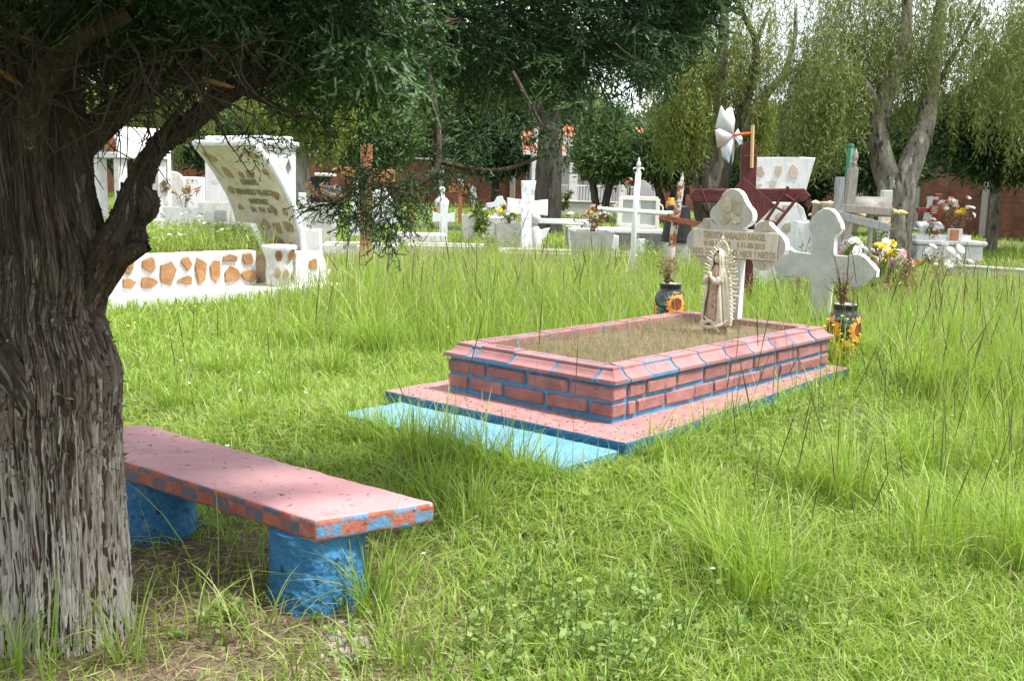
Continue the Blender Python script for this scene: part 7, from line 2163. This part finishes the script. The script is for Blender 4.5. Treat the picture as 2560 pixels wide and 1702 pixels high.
tufts = [((1885, 1500), .42, 150, .16), ((1960, 1475), .36, 110, .16), ((1800, 1420), .34, 200, .10), ((2330, 1390), .40, 150, .18), ((2420, 1330), .38, 120, .17), ((2500, 1180), .42, 200, .2), ((2280, 1180), .36, 220, .12), ((2120, 1260), .36, 240, .12), ((2020, 1180), .32, 180, .12), ((2560, 1420), .40, 240, .12), ((1700, 1300), .26, 120, .12),
         ((950, 1095), .24, 130, .12), ((1030, 1120), .28, 150, .12), ((1110, 1145), .30, 170, .12), ((1200, 1165), .28, 150, .12), ((1290, 1190), .26, 130, .12), ((890, 1070), .24, 110, .12), ((1370, 1205), .22, 90, .10), ((1640, 1085), .2, 60, .08), ((1720, 1060), .22, 70, .08), ((1800, 1030), .24, 70, .08), ((1880, 1000), .26, 80, .08), ((1960, 975), .28, 90, .08), ((2030, 950), .30, 90, .08), ((1080, 1290), .25, 110, .1), ((1180, 1330), .22, 100, .1),
         ((930, 1540), .34, 70, .06), ((985, 1480), .26, 60, .09), ((650, 1590), .22, 34, .1), ((480, 1580), .24, 26, .09), ((545, 1480), .50, 7, .04), ((330, 1660), .26, 40, .08), ((110, 1695), .30, 30, .1), ((30, 1680), .32, 26, .08), ((420, 1480), .34, 8, .06), ((760, 1680), .16, 40, .12), ((990, 1650), .2, 110, .14), ((620, 1450), .34, 10, .05),
         ((1200, 1010), .22, 0, .1), ((700, 990), .26, 150, .15), ((560, 930), .24, 130, .15), ((450, 1010), .28, 120, .14), ((830, 930), .3, 160, .14), ((930, 880), .4, 220, .16), ((780, 860), .36, 200, .18), ((620, 1080), .22, 120, .14), ((2080, 930), .34, 160, .12), ((2180, 960), .36, 200, .13), ((2300, 1020), .38, 220, .14), ((2440, 1010), .42, 240, .14), ((1700, 1150), .2, 60, .1), ((1800, 1080), .2, 60, .1)]
for k, ((px, py), h, n, rad) in enumerate(tufts):
    if not n: continue
    r = np.random.default_rng(500 + k)
    c = G(px, py, 0.125 if 850 < px < 2120 and 900 < py < 1260 else 0.0)
    q = r.normal(size=(n, 2)) * rad * 0.55
    P = np.array([c.x, c.y])[None] + q
    ok = ~in_tomb(P, 0.0)
    P, q = P[ok], q[ok]
    m = len(P)
    if m == 0: continue
    H_ = h * np.clip(r.normal(1, 0.22, m), 0.35, 1.5)
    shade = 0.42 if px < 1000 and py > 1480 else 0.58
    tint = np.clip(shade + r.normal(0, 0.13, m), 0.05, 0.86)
    dry = r.random(m) < 0.07
    tint[dry] = r.uniform(0.88, 1.0, dry.sum())
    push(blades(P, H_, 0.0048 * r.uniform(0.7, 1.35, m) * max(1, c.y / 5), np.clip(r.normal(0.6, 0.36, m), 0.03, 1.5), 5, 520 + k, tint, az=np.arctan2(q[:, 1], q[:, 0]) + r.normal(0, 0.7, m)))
# blades crowding the edges of the brick grave's slab and step
r = np.random.default_rng(590)
def edge_run(n, fa, fb, hlo, hhi, seed):
    u_ = r.random(n)
    a_, b_ = fa(u_), fb(u_)
    P = np.stack([TO.x + TA.x * a_ + TBv.x * b_, TO.y + TA.y * a_ + TBv.y * b_], 1)
    cl = 0.5 + 0.5 * fbm(np.stack([P[:, 0] * 5, P[:, 1] * 5, P[:, 0] * 0], 1), 2)
    P = P[r.random(n) < 0.15 + 1.1 * cl]
    m = len(P)
    tint = np.clip(0.56 + r.normal(0, 0.13, m), 0.05, 0.86)
    dr = r.random(m) < 0.08
    tint[dr] = r.uniform(0.88, 1.0, dr.sum())
    push(blades(P, r.uniform(hlo, hhi, m) * np.clip(r.normal(0.9, 0.3, m), 0.3, 1.6), 0.0055 * r.uniform(0.7, 1.4, m), np.clip(r.normal(0.6, 0.3, m), 0.05, 1.4), 4, seed, tint))
edge_run(1700, lambda u: -0.25 + 2.95 * u, lambda u: -0.27 * (1 - 0.6 * np.clip((-0.25 + 2.95 * u) / 2.3, 0, 1)) - 0.015 - np.abs(r.normal(0, 0.07, len(u))), 0.13, 0.27, 591)
edge_run(700, lambda u: -0.735 - np.abs(r.normal(0, 0.06, len(u))), lambda u: -0.25 + 1.5 * u, 0.10, 0.20, 592)
edge_run(500, lambda u: -0.70 + 3.2 * u, lambda u: TW + 0.10 + 0.14 * (u > 0.13) + np.abs(r.normal(0, 0.06, len(u))), 0.10, 0.22, 593)
edge_run(700, lambda u: TL + 0.15 + np.abs(r.normal(0, 0.12, len(u))), lambda u: -0.3 + 1.7 * u, 0.2, 0.42, 594)
tag(obj('tall_grass', (np.concatenate(allV), np.concatenate(allF)), MT['grass'], attr=np.concatenate(allT)), 'tall uncut meadow grass in tufts and belts round the graves', 'grass', kind='stuff')
print('tall grass faces', sum(len(f) for f in allF))

# ---- pale brown haze of fine seed heads over the tall belts
allV, allF, allT = [], [], []
nv = 0
r = np.random.default_rng(58)
P = scatter(60000, 5.0, 17.5, 59)
f = tall_field(P)
cl = 0.5 + 0.5 * fbm(np.stack([P[:, 0] * 1.1, P[:, 1] * 1.1, P[:, 0] * 0 + 3], 1), 2)
kp = (r.random(len(P)) < f * cl * 0.5) & ~in_tomb(P, 0.12) & ~in_mon(P)
P, f = P[kp], f[kp]
n = len(P)
push(blades(P, (0.42 + 0.28 * f) * r.uniform(0.7, 1.2, n), 0.0030 * np.clip(P[:, 1] / 6, 1, 2.4), np.clip(r.normal(0.15, 0.12, n), 0, 0.5), 3, 57, r.uniform(0, 1, n)))
tp = allV[0].reshape(n, -1, 3)[:, -1]
n2 = n * 4
ix = r.integers(0, n, n2)
V2, F2 = leaves_np(tp[ix] + np.stack([r.normal(0, 0.018, n2), r.normal(0, 0.018, n2), -r.uniform(0, 0.14, n2)], 1), r.normal(size=(n2, 3)) * 0.4 + np.array([0, 0, 1.0]), r.uniform(0.015, 0.04, n2), 0.0035 * np.clip(tp[ix][:, 1] / 6, 1, 2.2), 56)
push((V2, F2, np.repeat(r.uniform(0.2, 0.7, n2), 4)))
tag(obj('seed_heads', (np.concatenate(allV), np.concatenate(allF)), MT['wisp'], attr=np.concatenate(allT)), 'pale brown haze of fine seed heads above the tall grass', 'grass', kind='stuff')

# ---- straw thatch lying in the near lawn
r = np.random.default_rng(65)
P = scatter(26000, 1.9, 6.5, 66)
P = P[~in_tomb(P, 0.0)]
n = len(P)
V, F = leaves_np(np.concatenate([P, (ground_z(P[:, 0], P[:, 1]) + r.uniform(0.01, 0.07, n))[:, None]], 1), np.concatenate([r.normal(size=(n, 2)), r.normal(0.1, 0.35, (n, 1))], 1), r.uniform(0.03, 0.12, n), r.uniform(0.002, 0.005, n), 67)
tag(obj('straw_thatch', (V, F), MT['grass'], attr=np.repeat(r.uniform(0.82, 1.0, n), 4)), 'dry straw thatch lying in the near lawn', 'grass', kind='stuff')

# ---- thin dark flowering stalks
r = np.random.default_rng(61)
P = []
for (x0, x1, y0_, y1_, n) in ((1800, 2540, 1150, 1520, 70), (2100, 2600, 900, 1150, 90), (2150, 2600, 700, 900, 70), (860, 1560, 690, 860, 100), (1000, 1450, 1180, 1330, 12), (300, 800, 950, 1150, 16), (1640, 2050, 1010, 1150, 22), (1100, 1350, 1120, 1200, 6)):
    for k in range(n):
        c = G(r.uniform(x0, x1), r.uniform(y0_, y1_))
        P.append((c.x, c.y))
P = np.array(P)
P = P[~in_tomb(P, 0.0)]
n = len(P)
H_ = np.clip(r.normal(0.62, 0.14, n), 0.3, 0.95) * np.where(P[:, 1] > 8, 1.12, 1.0)
wd = np.clip(0.0024 * P[:, 1] / 5.0, 0.0022, 0.0060)
V1, F1, T1 = blades(P, H_, wd, np.clip(r.normal(0.10, 0.09, n), 0.0, 0.4), 6, 62, r.uniform(0.35, 0.95, n))
# the upper part of each stalk is a dark spike, a little thicker
sp_sel = r.random(n) < 0.75
base = V1.reshape(n, -1, 2, 3).mean(axis=2)
S0, S1 = base[:, 4][sp_sel], base[:, 6][sp_sel]
m = len(S0)
d = S1 - S0
s = np.cross(d, np.array([0, 1.0, 0])); s /= np.linalg.norm(s, axis=1, keepdims=True)
w2 = (wd[sp_sel] * 1.5)[:, None]
Vs = np.stack([S0 - s * w2 * .4, S0 + s * w2 * .4, S0 + d * .5 + s * w2 * .6, S1 + s * w2 * .15, S1 - s * w2 * .15, S0 + d * .5 - s * w2 * .6], 1).reshape(-1, 3)
Fs_ = (np.arange(m) * 6)[:, None, None] + np.array([[0, 1, 2, 5], [5, 2, 3, 4]])[None]
tag(obj('seed_stalks', (np.concatenate([V1, Vs]), np.concatenate([F1, Fs_.reshape(-1, 4) + len(V1)])), MT['stalk'], attr=np.concatenate([T1, np.repeat(r.uniform(0.0, 0.35, m), 6)])), 'thin dark flowering grass stalks standing above the meadow', 'grass', kind='stuff')

# ---- broad-leaved weeds
def weed_patch(specs, seed):
    r = np.random.default_rng(seed)
    PP, DD, LL, WW, TT, ST = [], [], [], [], [], []
    for (px, py), n, rad, h, ls in specs:
        c = G(px, py, 0.125 if 850 < px < 2120 and 900 < py < 1260 else 0.0)
        for k in range(n):
            q = r.normal(size=2) * rad
            bx0, by0 = c.x + q[0], c.y + q[1]
            hh = h * r.uniform(0.5, 1.2)
            tx, ty = r.normal(size=2) * 0.03
            if in_tomb(np.array([[bx0, by0]]), 0.0)[0]: continue
            z0 = float(ground_z(np.array([bx0]), np.array([by0]))[0])
            nl_ = r.integers(6, 12)
            tn = np.clip(r.normal(0.5, 0.2), 0, 1)
            ST.append(tube([(bx0, by0, z0 - 0.01), (bx0 + tx, by0 + ty, z0 + hh)], [0.0022, 0.0012], 4))
            for j in range(nl_):
                t_ = 0.25 + 0.75 * j / nl_
                a = j * 2.4 + r.uniform(-.4, .4)
                PP.append((bx0 + tx * t_, by0 + ty * t_, z0 + hh * t_))
                DD.append((math.cos(a), math.sin(a), r.uniform(-0.1, 0.7)))
                LL.append(ls * r.uniform(0.6, 1.2) * (1.1 - 0.5 * t_)); WW.append(ls * 0.42 * r.uniform(0.7, 1.2)); TT.append(np.clip(tn + r.normal(0, 0.1), 0, 1))
    V, F = leaves_np(np.array(PP), np.array(DD), np.array(LL), np.array(WW), seed)
    return V, F, np.repeat(np.array(TT), 4), ST
specs = [((1330, 1560), 26, .16, .13, .045), ((1480, 1600), 30, .18, .14, .048), ((1600, 1560), 22, .16, .13, .045), ((1400, 1480), 14, .14, .10, .04), ((1700, 1650), 14, .16, .12, .04), ((1250, 1660), 10, .14, .12, .045), ((1900, 1560), 12, .12, .14, .045), ((880, 1620), 8, .12, .08, .04),
         ((1590, 1085), 12, .07, .16, .04), ((1520, 1130), 10, .08, .12, .035), ((1440, 1165), 9, .06, .10, .03), ((1780, 1010), 7, .06, .26, .05), ((1690, 1040), 8, .08, .14, .04), ((1990, 945), 8, .06, .28, .05), ((1860, 985), 8, .08, .18, .045), ((1640, 1120), 10, .1, .12, .035),
         ((500, 1570), 5, .07, .09, .05), ((560, 1545), 4, .05, .08, .05), ((2050, 1150), 16, .18, .14, .045), ((2160, 1120), 14, .18, .14, .045), ((1560, 690), 26, .25, .42, .08), ((1640, 670), 30, .3, .5, .09), ((1700, 690), 26, .25, .45, .08), ((1880, 740), 18, .3, .35, .07), ((1960, 760), 14, .3, .3, .07), ((1250, 640), 26, .35, .6, .10), ((1450, 650), 16, .35, .45, .09), ((2120, 750), 18, .25, .3, .06)]
V, F, T, ST = weed_patch(specs, 71)
tag(obj('weeds', (V, F), MT['weed'], attr=T), 'broad-leaved weeds sprouting through the turf', 'weeds', kind='stuff')
tag(obj('weed_stems', merge(ST), MT['stem']), 'thin green stems of the broad-leaved weeds', 'weeds', kind='stuff')

# ---- dry wispy grass on the brick grave's soil, sprigs of green
r = np.random.default_rng(81)
n = 9000
la, lb = r.uniform(0.15, TL - 0.15, n), r.uniform(0.15, TW - 0.15, n)
P = np.stack([TO.x + TA.x * la + TBv.x * lb, TO.y + TA.y * la + TBv.y * lb], 1)
dens = fbm(np.stack([la * 3, lb * 3, la * 0], 1), 2)
kk = (r.random(n) < 0.55 + 0.5 * dens) & ~((la > 1.75) & (la < 2.2) & (lb > 0.25) & (lb < 0.8) & (r.random(n) < 0.8))
P, dens = P[kk], dens[kk]
n = len(P)
tint = np.where(r.random(n) < 0.5, r.uniform(0.2, 0.6, n), r.uniform(0.75, 1.0, n))
V, F, T = blades(P, r.uniform(0.035, 0.12, n), np.full(n, 0.0024), r.uniform(0.1, 0.8, n), 3, 82, tint, z0=np.full(n, ZB))
# pale fluffy seed heads
n2 = 9000
ix = r.integers(0, n, n2)
tips = V.reshape(n, -1, 3)[ix, -1] + r.normal(size=(n2, 3)) * np.array([0.012, 0.012, 0.012])
V2, F2 = leaves_np(tips, r.normal(size=(n2, 3)) + np.array([0, 0, 0.6]), r.uniform(0.006, 0.016, n2), r.uniform(0.0012, 0.0026, n2), 83)
tag(obj('dry_wisps', (np.concatenate([V, V2]), np.concatenate([F, F2 + len(V)])), MT['wisp'], attr=np.concatenate([T, np.repeat(r.uniform(0.3, 0.62, n2), 4)])), 'dry pinkish wispy grass growing on the brick grave', 'grass', kind='stuff')

# ---- overgrown bed of the curved monument: weeds, straw and daisies
r = np.random.default_rng(91)
n = 5200
la, lb = r.uniform(-WL + 0.15, 0.35, n), r.uniform(0.15, WD - 0.15, n)
P = np.stack([mb.x + math.cos(MY) * la - math.sin(MY) * lb, mb.y + math.sin(MY) * la + math.cos(MY) * lb], 1)
tint = np.where(r.random(n) < 0.5, r.uniform(0.35, 0.8, n), r.uniform(0.86, 1.0, n))
V, F, T = blades(P, np.clip(r.normal(0.22, 0.14, n), 0.05, 0.75), np.full(n, 0.008), np.clip(r.normal(0.5, 0.3, n), 0, 1.3), 4, 92, tint, z0=np.full(n, PH + WH - 0.05))
n2 = 3200
la, lb = r.uniform(-WL + 0.15, 0.2, n2), r.uniform(0.15, WD - 0.15, n2)
Pw = np.stack([mb.x + math.cos(MY) * la - math.sin(MY) * lb, mb.y + math.sin(MY) * la + math.cos(MY) * lb, PH + WH + r.uniform(0, 0.28, n2)], 1)
V2, F2 = leaves_np(Pw, r.normal(size=(n2, 3)) + np.array([0, 0, 0.5]), r.uniform(0.04, 0.09, n2), r.uniform(0.012, 0.024, n2), 93)
tag(obj('bed_weeds', (np.concatenate([V, V2]), np.concatenate([F, F2 + len(V)])), MT['grass'], attr=np.concatenate([T, np.repeat(r.uniform(0.3, 0.8, n2), 4)])), 'weeds and straw filling the bed of the curved monument', 'weeds', kind='stuff')
MT['daisy'] = mat('daisy_petals', (0.78, 0.77, 0.76), None, 5, 0.6)
dz = []
for k in range(130):
    la, lb = r.uniform(-WL + 0.2, -0.2), r.uniform(0.15, WD - 0.2)
    p = (mb.x + math.cos(MY) * la - math.sin(MY) * lb, mb.y + math.sin(MY) * la + math.cos(MY) * lb, PH + WH + r.uniform(0.12, 0.42))
    dz.append(xf(lathe([(0.004, 0.006), (0.026, 0.0)], 9, cap=False), p, (r.uniform(-.8, .3), r.uniform(-.5, .5), 0)))
for k in range(46):                                   # small white and yellow blooms dotted in the turf
    c = G(r.uniform(300, 2540), r.uniform(700, 1500))
    if in_tomb(np.array([[c.x, c.y]]), 0.05)[0] or (c.x < -0.3 and c.y < 4.8): continue
    dz.append(xf(lathe([(0.002, 0.004), (0.011, 0.0)], 7, cap=False), (c.x, c.y, 0.10), (r.uniform(-.8, .3), r.uniform(-.5, .5), 0)))
tag(obj('daisies', merge(dz), MT['daisy']), 'tiny white daisies in the monument bed and turf', 'daisies', kind='stuff')
MT['buttercup'] = mat('yellow_blooms', (0.78, 0.62, 0.03), None, 5, 0.6)
yb = []
for k in range(14):                                    # yellow blooms in front of the right vase and in the grass
    p = Vector((vr.x - 0.22 + r.uniform(-0.12, 0.22), vr.y - 0.35 + r.uniform(-0.1, 0.1), ZS + r.uniform(0.10, 0.36)))
    yb.append(xf(ball((0, 0, 0), (0.011, 0.011, 0.006), 7, 4), p)); yb.append(tube([(p.x + r.uniform(-.05, .05), p.y, 0.12), tuple(p)], 0.0013, 3))
for px, py in ((455, 790), (488, 783), (510, 795), (338, 830), (322, 838), (1870, 880), (1120, 840)):
    c = G(px, py + 25); yb.append(xf(ball((0, 0, 0), (0.013, 0.013, 0.007), 7, 4), (c.x, c.y, 0.16)))
tag(obj('yellow_blooms', merge(yb), MT['buttercup']), 'small yellow wild blooms by the right vase and in the turf', 'flowers', kind='stuff')

# ---- bare soil below juniper and bench
sx_, sy_ = np.meshgrid(np.linspace(-2.6, 0.2, 57), np.linspace(2.2, 4.9, 55))
dd_ = np.minimum(np.hypot((sx_ + 1.05) / 1.2, (sy_ - 3.4) / 1.05), np.hypot((sx_ + 0.55) / 0.62, (sy_ - 2.95) / 0.42) + 0.1)
zz_ = ground_z(sx_.ravel(), sy_.ravel()).reshape(sx_.shape) + 0.006 - 0.05 * np.clip(dd_ - 0.75 + 0.25 * fbm(np.stack([sx_.ravel() * 3, sy_.ravel() * 3, sx_.ravel() * 0], 1), 3).reshape(sx_.shape), 0, 1)
ii = np.arange(sx_.size).reshape(sx_.shape)
MT['bare'] = mat('bare_soil', (0.11, 0.08, 0.055), (0.22, 0.165, 0.12), 9, 0.95, 0.9, 40, [((0.34, 0.28, 0.22), 30, 0.64, 0.04)])
tag(obj('bare_soil', (np.stack([sx_.ravel(), sy_.ravel(), zz_.ravel()], 1), np.stack([ii[:-1, :-1].ravel(), ii[:-1, 1:].ravel(), ii[1:, 1:].ravel(), ii[1:, :-1].ravel()], 1)), MT['bare'], smooth=True), kind='structure')

# ---- dry litter and rubble under the bench
r = np.random.default_rng(95)
n = 16000
P = np.stack([r.normal(-0.85, 0.6, n), r.normal(3.4, 0.55, n)], 1)
P = P[~disc_mask(P, JB.x, JB.y, 0.2)]
n = len(P)
z = ground_z(P[:, 0], P[:, 1]) + r.uniform(0.002, 0.02, n)
V, F = leaves_np(np.concatenate([P, z[:, None]], 1), np.concatenate([r.normal(size=(n, 2)), r.normal(0.05, 0.2, (n, 1))], 1), r.uniform(0.02, 0.09, n), r.uniform(0.0018, 0.0045, n), 96)
tag(obj('dry_litter', (V, F), MT['litter'], attr=np.repeat(r.random(n), 4)), 'brown needle litter on the bare ground beneath the bench', 'litter', kind='stuff')
MT['rubble'] = mat('pale_rubble', (0.36, 0.30, 0.27), (0.58, 0.56, 0.55), 12, 0.9, 0.5, 40, rnd=True)
rb_ = []
for k in range(90):
    c = G(870 + r.normal(0, 45), 1610 + r.normal(0, 28))
    s = abs(r.normal(0.008, 0.005)) + 0.004
    V, F = ball((0, 0, 0), (s * r.uniform(.7, 1.5), s, s * 0.6), 6, 4)
    A = np.array(V); A = A + r.normal(size=A.shape) * s * 0.12
    rb_.append(xf(([tuple(v) for v in A], F), (c.x, c.y, float(ground_z(np.array([c.x]), np.array([c.y]))[0]) + s * 0.4), (0, 0, r.uniform(0, 6))))
tag(obj('rubble', merge(rb_), MT['rubble']), 'pale stone rubble on bare soil before the near bench leg', 'rubble', kind='stuff')
